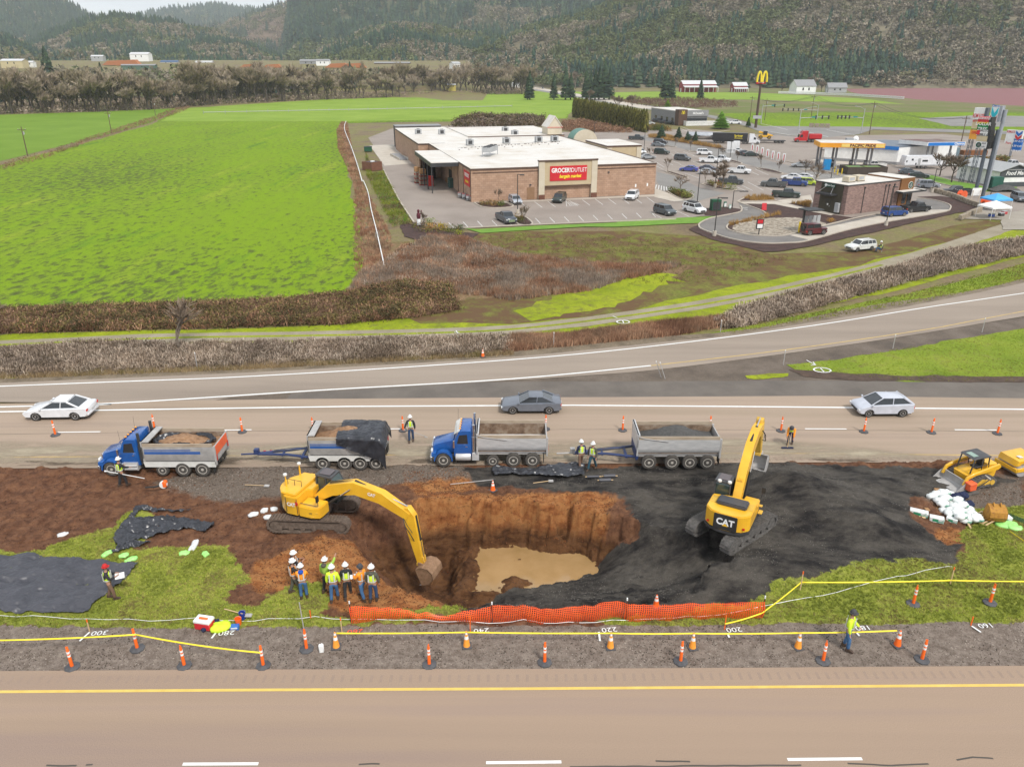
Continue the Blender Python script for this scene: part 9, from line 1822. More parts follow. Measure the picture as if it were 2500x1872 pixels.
def paper(label,base,dx,dy,dz,s=.3):t=item('clipboard',label,'papers',(base[0]+dx,base[1]+dy,base[2]+dz),.4);mb=MB();mb.at(RX(.5));mb.box((-s*.5,-s*.38,0),(s*.5,s*.38,.015));mb.bd('sheet',M_w,t)
q=ats('Q',1600,900);paper('white papers held by the person in the orange jacket',q,-.42,.12,1.25)
q=ats('T1',715,1330);ps9('person in red hard hat, lime vest and brown trousers on the black sheet edge',q,-70,M_blk2,M_brn,M_lime,hat=mat('hard_hat_red',(.5,.02,.02)),stride=.14,**bp_);paper('white clipboard held by the person in the red hard hat',q,.52,.18,1.25,.42)
ps9('person in lime vest holding a long pale pole beside the left truck wheel',ats('T1',785,615),-30,M_blk2,M_blk2,M_lime,stride=.16,armL=(.1,.3,-.35),foreL=(0,.5,-.2),armR=(.1,.3,-.35),foreR=(0,.5,-.2))
ps9('person in lime vest and white hard hat standing on the road behind the trailer tarp',(*P('T2',1045,288),0),185,M_blk2,mat('dark_denim',1),M_lime,stride=.1,armR=(.2,.2,-.4),foreR=(.1,.4,-.2))
ps9('person in lime vest and brown trousers, left of the pair at the drawbar',ats('T3',55,520),20,M_navy,M_brn,M_lime,stride=.2)
ps9('person in lime vest striding, right of the pair at the drawbar',ats('T3',145,522),150,M_olive2,mat('teal_denim',(.02,.07,.1)),M_lime,stride=.32)
ps9('person in yellow and orange jacket bending over a push broom',(*P('T4',85,402),0),155,M_ory,M_navy,M_lime,hat=mat('dark_helmet',1),bend=1.0,stride=.1,armL=(.0,.3,-.6),armR=(.0,.3,-.6),foreL=(0,.25,-.6),foreR=(0,.25,-.6))
ps9('person in a long lime jacket and dark cap on the gravel beside the road cones',(*P('U2',1440,358),0),-125,M_lime,M_jean,None,hat=mat('dark_helmet',1),tall=1.06,stride=.1,armL=(.1,.2,-.5),foreL=(0,.4,-.3))
ps9('person in a lime vest sitting on a folding chair beside the white estate car',(*P('Y',1415,618),0),60,M_blk2,M_jean,M_lime,seat=1,stride=0,**bp_)
t=item('folding_chair','folding chair under the seated person at the track','chair',(*P('Y',1415,618),0),1.0);mb=MB();mb.box((-.25,-.25,.38),(.25,.25,.42));mb.bd('seat',M_navy,t);mb=MB();mb.box((-.25,-.28,.42),(.25,-.25,.9));mb.bd('backrest',M_navy,t)
for a in (-.23,.23):
 for b in (-.23,.23):mb=MB();mb.cyl((a,b,0),(a,b,.4),.015,6);mb.bd('leg',M_lg_,t)
t=item('carved_figure','maroon and white painted wooden figure on the corner bark bed','statue',(*P('G',478,745),0));mb=MB();mb.lathe([(.3,0),(.32,.6),(.25,1.0)],14);mb.bd('white_base',M_w,t);mb=MB();mb.lathe([(.25,1.0),(.34,1.4),(.3,1.8),(.15,2.0),(.2,2.15),(.22,2.35),(.1,2.5),(0,2.52)],14);mb.tube([(.25,0,1.7),(.5,0,2.0),(.45,0,2.4)],.09,8);mb.bd('figure',mat('maroon_paint',(.1,.015,.025)),t)
# ================================================================== CONES, TAPES, SHEETS, SACKS
M_co=mat('cone_orange',[(.85,.12,.01),(.95,.18,.02)],rough=.5);M_cl=mat('cone_faded_orange',[(.9,.3,.03),(.95,.4,.06)],rough=.5);M_cw=mat('cone_white_band',(.82,.82,.8),rough=.35);M_rb=mat('rubber_base',[(.05,.05,.055),(.1,.1,.105)],scale=5,rough=.8)
def delineator(label,loc):
 t=tg_('delineator_post',label,'traffic post',loc,random.random(),'orange delineator posts');mb=MB();mb.lathe([(.33,0),(.33,.05),(.28,.08),(.1,.1)],8);mb.bd('base',M_rb,t)
 mb=MB();mb.lathe([(.075,.08),(.06,1.0),(.045,1.06),(0,1.08)],12);mb.box((-.05,-.015,1.05),(.05,.015,1.16));mb.bd('post',M_co,t)
 for z in (.62,.8):mb=MB();mb.lathe([(.071,z),(.0705,z+.1)],12);mb.bd('reflective_band',M_cw,t)
 return t
d0=None
DL=[('U1',313,440,'leftmost post of the front row on the near gravel'),('U1',797,434,'second post of the front row from the left'),('U1',1138,434,'third post from the left, where the yellow tape ends'),('U1',1855,430,'fourth post of the front row from the left'),('U2',141,420,'post of the front row below the orange mesh fence'),('U2',728,416,'post of the front row left of the lime jacket person'),('U2',1343,414,'post of the front row just below the lime jacket person'),('U2',1770,408,'rightmost post of the front row on the near gravel'),('U1',594,360,'post holding up the bend of the left yellow tape'),('U1',1325,362,'post beside the white jug and the thin grey rod'),('U2',1732,168,'left post on the right grass'),('U2',2064,162,'right post on the right grass'),('T1',353,292,'post left of the first blue truck on the highway'),('T1',983,250,'post behind the cab of the first blue truck'),('T1',1540,272,'post between the first truck and its trailer'),('T1',1990,270,'post at the front of the striped trailer'),('T2',985,210,'post beside the person on the highway'),('T2',2012,200,'post behind the empty metal truck'),('T3',382,225,'post left of the gravel trailer'),('T3',1058,225,'post behind the gravel trailer'),('T3',1612,230,'post beside the sweeping person'),('T4',628,314,'first post right of the sweeping person'),('T4',1125,320,'second post right of the sweeping person'),('T4',1610,328,'third post right of the sweeping person')]
for c,x,y,lb in DL:
 z=gz(*P(c,x,y));loc=(*P(c,x,y,z),z)
 if d0 is None:d0=delineator('orange '+lb,loc)
 else:pcp(d0,loc,1.0,label='orange '+lb)
def cone(label,loc,m,h=.8):
 t=tg_('traffic_cone',label,'traffic cone',loc,random.random(),'orange traffic cones');mb=MB();mb.box((-.22,-.22,0),(.22,.22,.05));mb.bd('base',M_rb,t,bevel=.01);mb=MB();mb.lathe([(.16,.05),(.035,h),(0,h+.01)],14);mb.bd('cone',m,t)
 for a,b in ((.42,.56),(.66,.76)):
  mb=MB();rr=lambda q:.16-.125*(q*h/.8-.05)/(h-.05)+.004;mb.lathe([(rr(a),a*h/.8),(rr(b),b*h/.8)],14);mb.bd('reflective_band',M_cw,t)
 return t
for c,x,y,m,h,lb in (('U1',1453,352,M_cl,.85,'faded cone at the left end of the long yellow tape'),('U1',2016,348,M_cl,.85,'second faded cone along the long yellow tape'),('U2',425,354,M_cl,.85,'third faded cone along the long yellow tape'),('U2',779,355,M_cl,.85,'fourth faded cone along the long yellow tape'),('U2',1235,355,M_cl,.85,'fifth faded cone, left of the lime jacket person'),('U2',1664,345,M_co,.85,'bright red orange cone at the right end of the long tape'),('T2',1632,640,M_co,.7,'lone small cone on the soil below the folded black sheet'),('V1',2086,744,M_co,.7,'lone cone at the ramp verge'),('T3',642,1592,M_co,.7,'cone showing behind the orange mesh fence')):
 z=gz(*P(c,x,y));cone(lb,(*P(c,x,y,z),z),m,h)
# tapes
M_tape=mat('barrier_tape_yellow',[(.85,.65,.02),(.95,.78,.05)],rough=.5)
def tape(label,pts,w_=.055,sag=.12):
 t=tg_('barrier_tape',label,'tape',(0,0,0));V=[];Fa=[]
 for a,b in zip(pts,pts[1:]):
  n=16
  for k in range(n+1):
   u=k/n;x=a[0]+(b[0]-a[0])*u;y=a[1]+(b[1]-a[1])*u;z=a[2]+(b[2]-a[2])*u-sag*4*u*(1-u);tw=sn9(u*9+a[0]);dy=cs9(tw*.8)*w_/2;dz=abs(sn9(tw*.8))*w_/2+.01;V += [(x,y-dy,z-dz),(x,y+dy,z+dz)]
   if k<n:o=len(V)-2;Fa.append((o,o+1,o+3,o+2))
 o=npmesh('tape',np.array(V),np.array(Fa),M_tape);o.parent=t;sd=o.modifiers.new('t','SOLIDIFY');sd.thickness=.004;return t
def pz(c,x,y,z):return (*P(c,x,y,z),z)
tape('left yellow tape sagging between the tall posts on the near gravel',[pz('U1',-300,325,.95),pz('U1',588,298,1.05),pz('U1',1125,376,1.0)],sag=.1)
tape('long yellow tape stretched over the row of cones',[pz('U1',1453,292,.82),pz('U1',2016,288,.82),pz('U2',425,292,.82),pz('U2',779,293,.82),pz('U2',1235,291,.82),pz('U2',1664,281,.82)],sag=.03)
tape('yellow tape running along the right grass to the edge',[pz('U2',920,252,.4),pz('U2',1080,205,.5),pz('U2',1250,72,.9),pz('U2',1893,64,.9),pz('U2',2500,66,.9)],sag=.05)
tape('short yellow tape at the sacks on the right edge',[pz('T4',1700,1040,.3),pz('T4',1850,1140,.5)],sag=.02)
M_stk=mat('pine_stake',[(.55,.38,.2),(.65,.47,.27)],rough=.8)
for c,x,y,h,m,lb in (('U2',1246,98,1.0,M_stk,'wooden stake holding the yellow tape bend on the right grass'),('U2',1893,78,1.0,M_stk,'wooden stake under the tape on the right grass'),('U2',918,275,.8,M_co,'orange topped stake at the loose tape end'),('U1',1478,292,.9,M_stk,'wooden stake beside the red paint marks'),('U1',2032,285,.9,M_co,'orange stake behind the second faded cone'),('U1',388,285,.7,M_stk,'stake beside the left white number'),('U2',1982,258,.5,M_co,'orange stake by the right white number'),('R',1520,345,.5,M_co,'orange stake in the grass left of the mesh fence')):
 z=gz(*P(c,x,y));t=tg_('stake',lb,'stake',(*P(c,x,y,z),z));mb=MB();mb.box((-.02,-.02,-.1),(.02,.02,h));mb.bd('stake',m,t);mb=MB();mb.box((-.022,-.022,h-.15),(.022,.022,h+.005));mb.bd('painted_top',M_co,t)
t=tg_('steel_rod','thin tall grey rod standing behind the post by the white jug','rod',(*P('R',1440,500),0));mb=MB();mb.cyl((0,0,0),(-.05,0,1.7),.025,8);mb.bd('rod',M_gv,t);mb=MB();mb.cyl((0,0,0),(0,0,.06),.05,8);mb.bd('foot',M_d,t)
for c,x,y,h,lb in (('V2',900,640,1.3,'thin delineator rod at the ramp verge, middle'),('V2',180,700,1.4,'thin delineator rod at the ramp verge, left'),('V2',1172,780,1.4,'thin rod on the gore edge, left one'),('V2',1645,710,1.4,'thin rod on the gore edge, middle one'),('V2',2030,640,1.5,'thin rod on the gore edge, right one'),('V1',853,796,1.5,'white topped rod at the brambles'),('V2',662,840,1.6,'leaning rod on the gore beside another'),('V2',645,835,1.6,'second leaning rod on the gore')):
 t=tg_('marker_rod',lb,'marker',(*P(c,x,y),0),0,'thin marker rods');
 if 'lean' in lb:t.rotation_euler=(0,-.35,0)
 mb=MB();mb.box((-.03,-.01,0),(.03,.01,h));mb.bd('rod',M_gv,t);mb=MB();mb.box((-.035,-.015,h-.12),(.035,.015,h+.01));mb.bd('cap',M_cw,t)
# sprayed numbers upside down as seen from here
M_spray=mat('sprayed_white',(.75,.75,.73),rough=.8);M_sprayr=mat('sprayed_red',(.75,.1,.06),rough=.8)
def spray(c,x,y,txt,m,s=.42,sx=1.2):p=P(c,x,y);o=tp_(txt,s,m,None,T(p[0],p[1],.055) @ RZ(PI9+.1),.001,'sprayed_number',.0,sx);o['kind']='structure'
for c,x,y,tx,m in (('U1',432,294,'300',M_spray),('U1',980,294,'280',M_spray),('U1',1535,288,'260',M_sprayr),('U1',2080,284,'240',M_spray),('U2',420,280,'220',M_spray),('U2',958,280,'200',M_spray),('U2',1515,272,'180',M_spray),('U2',2045,262,'160',M_spray)):spray(c,x,y,tx,m)
mb=MB()
for c,a,b in (('U1',(345,330),(388,292)),('U1',(915,318),(935,292)),('U2',(375,290),(380,330)),('U2',(930,295),(938,315)),('U2',(1485,290),(1500,308)),('U2',(1985,265),(2025,292)),('V2',(1272,760),(1310,782)),('V2',(1290,782),(1312,782)),('V2',(1312,782),(1300,768)),('V2',(435,570),(455,578)),('V1',(1970,632),(1978,645)),('V1',(1962,640),(1985,642)),('V1',(625,680),(640,678))):stp(mb,PS(c,[a,b]),.09,.06 if c[0]=='U' else .03)
for c,x,y,r in (('V2',1340,803,.55),('V2',480,595,.5),('V1',1980,665,.5)):
 p=P(c,x,y);stp(mb,[(p[0]+r*1.3*cs9(a),p[1]+r*sn9(a)) for a in [k*PI9/8 for k in range(17)]],.14,.03)
 stp(mb,[(p[0],p[1]-r),(p[0],p[1]+r)],.1,.03)
o=mb.bd('sprayed_marks',M_spray,smooth=0);o['kind']='structure'
# orange mesh fence
def mesh_mat():
 m=mat('orange_mesh',[(.75,.07,.01),(.9,.13,.02)],scale=3,rough=.5);N=m.node_tree.nodes;Lk=m.node_tree.links;b=N['Principled BSDF'];uvn=N.new('ShaderNodeAttribute');uvn.attribute_name='uvq';sp=N.new('ShaderNodeSeparateColor');Lk.new(uvn.outputs['Color'],sp.inputs[0]);prev=None
 for k in (0,1):
  mu=N.new('ShaderNodeMath');mu.operation='FRACT';Lk.new(sp.outputs[k],mu.inputs[0]);g=N.new('ShaderNodeMath');g.operation='LESS_THAN';g.inputs[1].default_value=.4 if k==0 else .34;Lk.new(mu.outputs[0],g.inputs[0])
  if prev is None:prev=g
  else:x=N.new('ShaderNodeMath');x.operation='MAXIMUM';Lk.new(prev.outputs[0],x.inputs[0]);Lk.new(g.outputs[0],x.inputs[1]);Lk.new(x.outputs[0],b.inputs['Alpha'])
 return m
fp=[pz('T2',608,1545,0),pz('T2',1000,1560,0),pz('T2',1625,1560,0),pz('T3',415,1680,0),pz('T3',900,1685,0),pz('T3',1470,1655,0)]
fx=[P('U1',1518,248),P('U1',2126,236),P('U2',492,230),P('U2',1080,224)]
hts=[(.0,.95,1.0),(.33,.25,.3),(.6,.35,.4),(1.0,.98,1.0)]
V=[];Q=[];Fa=[];nn=0
fz=tg_('mesh_fence','long sagging orange plastic mesh fence on posts along the pit','fence',(0,0,0))
segs=list(zip(fx,fx[1:]));cols_=[]
for si,(a,b) in enumerate(segs):
 n=44
 for k in range(n+(si==2)):
  u=k/n;x=a[0]+(b[0]-a[0])*u;y=a[1]+(b[1]-a[1])*u+.12*sn9(u*6+si*2);base=gz(x,y)+.02
  top=.98-(.62*sn9(PI9*min(1,u*1.25)) if si==0 else .1*sn9(PI9*u)) if not (si==0 and u>.8) else 1.05-.62*sn9(PI9*1.0)-.0
  if si==0:top=float(np.interp(u,[0,.15,.4,.65,.85,1],[1.0,.8,.5,.3,.65,1.0]))
  for j in range(9):v=j/8;V.append((x+.03*sn9(v*5+u*30),y-.1*sn9(v*PI9)-.04*(1-v)*(1+sn9(u*25)),base+top*v));cols_.append(((si*7.5+u*7.5)*9,v*top*11,0))
  nn += 1
for k in range(nn-1):
 for j in range(8):o=k*9+j;Fa.append((o,o+9,o+10,o+1))
o=npmesh('mesh',np.array(V),np.array(Fa),mesh_mat(),np.array(cols_),'uvq',True);o.parent=fz
for x,y in fx:zb=gz(x,y);mb=MB();mb.cyl((x,y,zb),(x,y,zb+1.25),.03,8);p_=mb.bd('post',mat('stake_dark',(.1,.03,.02)),fz);mb=MB();mb.cyl((x,y,zb+1.13),(x,y,zb+1.27),.034,8);mb.bd('white_tip',M_cw,p_)
# black sheets
def gsh(name,label,poly,m,lift=.05,amp=.06,freq=1.3,n=150,seed=0,cat='sheet'):
 """wrinkled plastic sheet lying on the soil inside a polygon"""
 xs=[p[0] for p in poly];ys=[p[1] for p in poly];A,B=np.meshgrid(np.linspace(min(xs),max(xs),n),np.linspace(min(ys),max(ys),int(n*.55)));C=sdf(A+(fbm(A,B,1.2,3,seed)-.5)*.4,B+(fbm(A,B,1.2,3,seed+3)-.5)*.3,poly)
 zz=np.array([gz(a,b) for a,b in zip(A.ravel(),B.ravel())]).reshape(A.shape);f=fbm(A*.7+B*.4,B*1.2-A*.3,freq,5,seed+9);f2=fbm(A*.4,B*2,freq*1.3,3,seed+4);zz=zz+lift+(1-np.abs(f*2-1)*3.2)*amp+(1-np.abs(f2*2-1)*3)*amp*.6;zz=zz-np.clip(.25-C,0,.25)*.1
 my,mx_=A.shape;q=np.arange((mx_-1)*(my-1));q0=(q//(mx_-1))*mx_+q % (mx_-1);Fq_=np.stack([q0,q0+1,q0+mx_+1,q0+mx_],1);keep=(C.ravel()[Fq_]>0).all(1);o=npmesh(name,np.stack([A.ravel(),B.ravel(),zz.ravel()],1),Fq_[keep],m,smooth=True);tag(o,label,cat);sd=o.modifiers.new('t','SOLIDIFY');sd.thickness=.01;return o
gsh('plastic_sheet','big dark grey plastic sheet spread on the left grass',PS('T1',[(-500,1080),(0,1062),(150,1055),(400,1080),(650,1098),(885,1110),(800,1195),(690,1295),(560,1415),(510,1425),(300,1425),(0,1410),(-500,1405)]),M_tarpg,.1,.09,.9,220,3)
for lb,pts,sd in (('long crumpled black sheet half buried in the soil, upper piece',[(820,830),(870,765),(1000,770),(1100,778),(1230,770),(1130,790),(900,790),(850,832)],5),('black sheet pulled out in ribs over the left soil, main piece',[(715,960),(760,900),(830,840),(1000,815),(1200,825),(1360,860),(1350,895),(1230,895),(1180,900),(1000,930),(850,980),(770,1000),(715,1040),(745,990)],6),('narrow black sheet edge lying on the grass border',[(710,1040),(800,985),(980,970),(960,990),(800,1020),(730,1045)],7)):gsh('plastic_sheet',lb,PS('T1',pts),M_tarp,.12,.1,2.2,130,sd)
gsh('plastic_sheet','folded black sheet bundle lying below the empty truck',PS('T2',[(1620,500),(1660,478),(1760,500),(1950,500),(2020,480),(2120,455),(2290,460),(2290,545),(2200,560),(1900,552),(1700,548),(1640,550)]),M_tarp,.2,.1,1.6,110,9)
for i,(x0,x1,y,lb) in enumerate(((105,200,585,'thin black roll right of the folded sheet'),(235,325,580,'upper black pipe roll at the folded sheet'),(200,290,612,'lower black pipe roll at the folded sheet'))):
 a=pz('T3',x0,y,.15);b=pz('T3',x1,y-3,.15);t=tg_('plastic_roll',lb,'roll',(0,0,0));mb=MB();mb.cyl(a,b,.08 if i==0 else .12,12);mb.bd('roll',M_tarpg,t);mb=MB();mb.cyl((a[0]-.1,a[1],a[2]),(b[0]+.15,b[1],b[2]),.03,8);mb.bd('core',M_stk,t)
def rod_(name,label,cat,a,b,r,m,head=None):
 t=tg_(name,label,cat,(0,0,0));mb=MB();mb.cyl(a,b,r,8);mb.bd('handle',m,t)
 if head:head(t,a,b)
 return t
rod_('pole','long grey pole lying below the empty truck','pole',pz('T2',1325,595,.12),pz('T2',1635,562,.12),.025,M_gv,lambda t,a,b:(lambda m:(m.cyl(b,(b[0]+.1,b[1],b[2]),.04,8),m.bd('tip',M_d,t)))(MB()))
rod_('pole','long pale pole held level by the person at the truck wheel','pole',pz('T1',675,520,1.0),pz('T1',918,566,.7),.022,M_cw,lambda t,a,b:(lambda m:(m.cyl(a,(a[0]-.1,a[1],a[2]),.05,8),m.bd('tip',M_cw,t)))(MB()))
rod_('pole','long thin pole held by the person standing on the road','pole',pz('T2',985,200,.9),pz('T2',1150,250,.1),.02,M_gv,lambda t,a,b:(lambda m:(m.box((b[0]-.1,b[1]-.04,0),(b[0]+.1,b[1]+.04,.05)),m.bd('foot',M_gv,t)))(MB()))
def shead(t,a,b):mb=MB();d=(Vector(b)-Vector(a)).normalized();mb.hexa([(b[0]-.12,b[1]-.1,b[2]-.03),(b[0]+.2,b[1]-.1,b[2]-.03),(b[0]+.2,b[1]+.12,b[2]-.03),(b[0]-.12,b[1]+.12,b[2]-.03)],[(b[0]-.1,b[1]-.08,b[2]+.03),(b[0]+.18,b[1]-.08,b[2]+.02),(b[0]+.18,b[1]+.1,b[2]+.02),(b[0]-.1,b[1]+.1,b[2]+.03)]);mb.bd('blade',M_gv,t)
rod_('shovel','shovel with a wooden handle lying on the dark gravel','shovel',pz('T2',1922,586,.12),pz('T2',2045,570,.12),.022,M_stk,shead)
rod_('shovel','shovel lying across the blue bucket on the grass','shovel',pz('R',480,225,.15),pz('R',760,300,.25),.025,M_stk,shead)
rod_('rake','wooden rake lying on the grey soil beside the first machine','rake',pz('T1',1555,606,.12),pz('T1',1690,612,.12),.02,M_stk,shead)
rod_('push_broom','push broom held by the bending person on the road','broom',pz('T4',82,335,1.0),pz('T4',68,428,.08),.02,M_stk,lambda t,a,b:(lambda m:(m.box((b[0]-.4,b[1]-.06,.01),(b[0]+.4,b[1]+.06,.1)),m.bd('bristles',M_navy,t)))(MB()))
# blower, cooler, buckets, jug, bags
q=ats('T1',1045,635);t=tg_('leaf_blower','orange and white backpack blower lying on the soil with its black tube','blower',(*q[:2],q[2]+.03),.05);mb=MB();mb.lathe([(0,-.13),(.22,-.12),(.25,0),(.22,.12),(0,.13)],16,'y',(0,0,.25));mb.bd('housing',M_cw,t);mb=MB();mb.box((-.02,-.16,.1),(.22,.16,.5));mb.bd('engine_cover',M_co,t,bevel=.04);mb=MB();mb.tube([(-.2,-.05,.2),(-.5,-.1,.15),(-1.1,-.08,.12)],[.06,.06,.05],8);mb.bd('tube',M_k,t)
def bucket_(label,c,x,y,m,rim=None):q=ats(c,x,y);t=tg_('bucket',label,'bucket',q);mb=MB();mb.lathe([(.13,0),(.16,.36),(.165,.38),(.15,.38),(.145,.34),(.12,.04)],18);mb.bd('pail',m,t);mb=MB();mb.tube([(.15*cs9(a),.02,.36+.12*sn9(a)) for a in [k*PI9/8 for k in range(9)]],.006,5);mb.bd('bail_handle',M_gv,t)
bucket_('orange plastic bucket at the edge of the grass','R',655,415,M_co);bucket_('dark blue plastic bucket with a tool in it','R',705,350,paint((.01,.04,.3)))
q=ats('R',250,440);t=tg_('cool_box','red cool box with a white lid on the grass edge','cool box',q,-.2);mb=MB();mb.box((-.4,-.24,0),(.4,.24,.36));mb.bd('box',paint((.6,.02,.03)),t,bevel=.03);mb=MB();mb.box((-.42,-.26,.36),(.42,.26,.52));mb.bd('lid',M_cw,t,bevel=.04);mb=MB();mb.box((-.2,-.1,.52),(.25,.02,.6));mb.bd('glove',M_co,t,bevel=.03)
q=ats('R',320,450);t=tg_('tool_bag','dark tool bag leaning on the red cool box','bag',q,.9);mb=MB();mb.tube([(-.45,0,.1),(0,0,.2),(.45,.05,.12)],[.1,.17,.08],10);mb.bd('bag',M_navy,t);mb=MB();mb.tube([(-.3,0,.3),(0,0,.45),(.3,0,.3)],.02,6);mb.bd('strap',M_k,t)
q=ats('R',608,460);t=tg_('drinks_carton','blue drinks carton beside the orange bucket','carton',q,.1);mb=MB();mb.box((-.2,-.13,0),(.2,.13,.2));mb.bd('carton',paint((.02,.15,.5)),t,bevel=.01);mb=MB();mb.box((-.15,-.135,.1),(.15,-.131,.17));mb.bd('label_band',M_cw,t)
q=ats('R',1650,740);t=tg_('white_jug','white plastic jug standing on the gravel','jug',q,.2);mb=MB();mb.box((-.11,-.08,0),(.11,.08,.42));mb.bd('jug',M_cw,t,bevel=.03);mb=MB();mb.cyl((.04,0,.42),(.04,0,.47),.03,8);mb.bd('cap',M_cw,t)
def bag(label,c,x,y,m,w_=.55,d=.35,h=.14,rz=0.0,z=0,cat='bag',name='plastic_bag',grp=None):
 q=ats(c,x,y);t=tag(cloth(name,lambda U_,V_:np.array([w_*.5*np.sign(np.cos(U_))*np.abs(np.cos(U_))**.6*np.cos(V_),d*.5*np.sign(np.sin(U_))*np.abs(np.sin(U_))**.6*np.cos(V_),h*.5+h*.5*np.sin(V_)]),(0,6.283),(-1.57,1.57),m,None,26,12,int(x) % 37,.06,5),label,cat,grp);t.location=(q[0],q[1],q[2]+z);t.rotation_euler=(0,0,rz);return t
M_bag=mat('white_sack',[(.55,.56,.56),(.75,.76,.75)],scale=4,rough=.5);M_lg=mat('lime_film',[(.3,.75,.15),(.45,.85,.3)],rough=.4);M_sackg=mat('printed_sack',[(.62,.64,.62),(.72,.74,.72),(.75,.76,.75),(.1,.3,.2)],scale=2.6,rough=.5,detail=1)
bag('lime hi-vis garment heap beside the sprayed number','R',445,470,M_lime,.8,.5,.3,.4,name='garment',cat='garment')
for x,y,lb,m,w_ in ((400,925,'white plastic bag on the brown soil at the left',M_bag,.5),(680,1048,'left flat pale green bag on the grass',M_lg,.55),(790,1062,'crumpled green bag next to the left pale one',M_lg,.4),(835,1082,'longer pale green bag below the crumpled one',M_lg,.6),(1172,1045,'pale green bag in the middle of the left grass',M_lg,.5),(1305,1055,'small bright green bag at the soil edge',M_lg,.4),(1230,1000,'long white tube bag along the soil edge',M_bag,1.1),(1610,800,'white litter left of the first machine',M_bag,.5),(1680,765,'upper white litter left of the first machine',M_bag,.35),(1740,770,'small white litter nearest the machine',M_bag,.3),(1700,805,'lower white litter left of the first machine',M_bag,.35)):bag(lb,'T1',x,y,m,w_,.25,.08,random.random()*3)
# pile of white sacks, cartons, pallet and small bucket at the right
def qz(x,y,z=0):q=ats('T4',x,y);return (q[0],q[1],q[2]+z)
k=0
for r_,(x0,y0,n_,dx,dy) in enumerate(((1130,800,4,42,-6),(1180,835,4,44,2),(1205,870,5,46,6),(1230,905,5,46,8),(1260,935,5,45,10),(1330,970,4,40,6))):
 for j in range(n_):
  bag('white printed sack in the tumbled heap at the right','T4',x0+dx*j,y0+dy*j,M_sackg,.62,.42,.22,random.uniform(-.6,.6),.0+.12*((r_+j) % 3),'sack','printed_sack','white printed sacks in the heap');k += 1
for a,b,w_,h_,lb,m in (((970,885),(1100,925),.4,.28,'long white printed carton at the left end of the sack heap',M_sackg),((1115,930),(1215,975),.4,.28,'second long white carton below the heap',M_sackg),((1235,950),(1315,985),.35,.25,'third long white carton below the heap',M_sackg),((1620,905),(1700,975),.35,.25,'long white carton behind the rusty bucket',M_sackg),((1150,755),(1235,770),.6,.2,'brown cardboard box at the top of the heap',mat('cardboard',1)),((1120,890),(1200,880),.7,.12,'flattened cardboard sheet left of the sacks',mat('cardboard',1)),((1080,880),(1110,880),.3,.08,'small piece of cardboard left of the sacks',mat('cardboard',1)),((1385,985),(1440,1045),.12,.06,'loose plank below the sack heap',M_stk),((980,912),(1080,942),.12,.08,'plank under the long left carton',M_stk)):
 A=Vector(qz(*a));B=Vector(qz(*b));d_=B-A;t=tg_('carton' if 'plank' not in lb else 'plank',lb,'carton' if 'plank' not in lb else 'plank',(*((A+B)/2)[:2],min(A.z,B.z)),math.atan2(d_.y,d_.x));L_=d_.length;mb=MB();mb.box((-L_/2,-w_/2,.02),(L_/2,w_/2,.02+h_));mb.bd('box' if 'plank' not in lb else 'board',m,t,bevel=.015)
 if m is M_sackg:mb=MB();mb.box((-L_*.3,-w_/2-.004,.08),(L_*.1,-w_/2+.002,h_-.04));mb.bd('print',mat('print_green',(.02,.25,.12)),t)
for x,y,lb in ((1300,800,'black and white box nearest the cardboard'),(1355,795,'upright black box on the heap'),(1330,830,'black folded bag on the heap'),(1400,860,'dark plastic sheet bundle right of the heap')):bag(lb,'T4',x,y,M_navy,.5,.4,.3,.3,name='dark_bundle',cat='bundle')
q=qz(1510,960);t=tg_('wooden_pallet','pale wooden pallet tilted against the sacks','pallet',q,.35);mb=MB()
for j in range(6):mb.at(RX(.0) @ RY(-.25));mb.box((-.45,-.5+.19*j,.1),(.45,-.42+.19*j,.13))
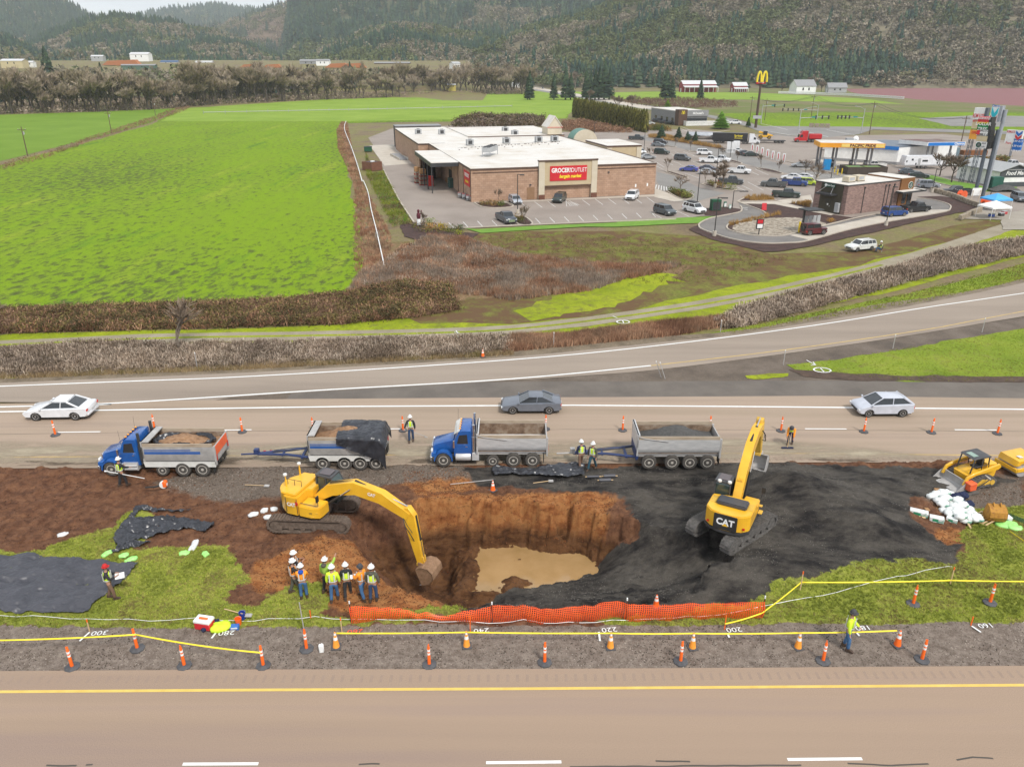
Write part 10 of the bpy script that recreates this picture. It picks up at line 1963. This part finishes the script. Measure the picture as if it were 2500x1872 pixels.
mb.box((-.45,-.5,.02),(-.37,.53,.1));mb.box((.37,-.5,.02),(.45,.53,.1));mb.bd('boards',M_stk,t)
q=qz(1595,985);t=tg_('digging_bucket','rusty yellow digging bucket lying by the pallet','bucket',(q[0],q[1]+.3,q[2]+.05));bucket(t,T(0,0,1.0) @ RZ(rd9(-100)),.95,.85,mat('rusty_yellow',[(.3,.13,.02),(.45,.22,.03),(.25,.1,.03)],scale=4,rough=.8),True)
bag('bright green film sheet spilling over the grass at the right','T4',1680,1000,M_lg,1.2,.8,.15,-.4,name='film_sheet',cat='sheet');bag('second green film piece toward the right edge','T4',1740,1020,M_lg,.7,.5,.1,-.2,name='film_sheet',cat='sheet')
q=qz(1760,960);t=tg_('rebar_bundle','thin dark green rods lying by the right edge','rods',q,-.9)
for j in range(6):mb=MB();mb.cyl((-.9,-.2+.08*j,.05),(.9,-.25+.09*j,.06),.015,6);mb.bd('rod',mat('cabinet_green',1),t)
t=tg_('white_rope','thin white rope lying along the grass verge','rope',(0,0,0));mb=MB();pts=[(x,y,gz(x,y)+.06) for x,y in smo(PS('U1',[(-100,205),(300,225),(800,240),(1100,238),(1500,236),(1900,250)])+PS('U2',[(0,240),(300,245),(700,225),(1000,190),(1400,130),(1700,60),(1900,10)]),6)];mb.tube(pts,.014,4);mb.bd('rope',M_cw,t)
# clumps of torn turf at the soil edge and the haze
hm=bpy.data.materials.new('haze_air');hm.use_nodes=True;N=hm.node_tree.nodes;N.remove(N['Principled BSDF']);pv=N.new('ShaderNodeVolumePrincipled');pv.inputs['Color'].default_value=(.9,.95,1,1);pv.inputs['Density'].default_value=.0001;pv.inputs['Anisotropy'].default_value=.0;hm.node_tree.links.new(pv.outputs['Volume'],N['Material Output'].inputs['Volume'])
zt=max(float(h_[4].max()) for h_ in HILLS.values())+45
mb=MB();mb.box((-6100,-400,-6),(6100,9100,zt));hz_=mb.bd('haze',hm,smooth=0);hz_['kind']='stuff';hz_['label']='pale winter haze over the valley'
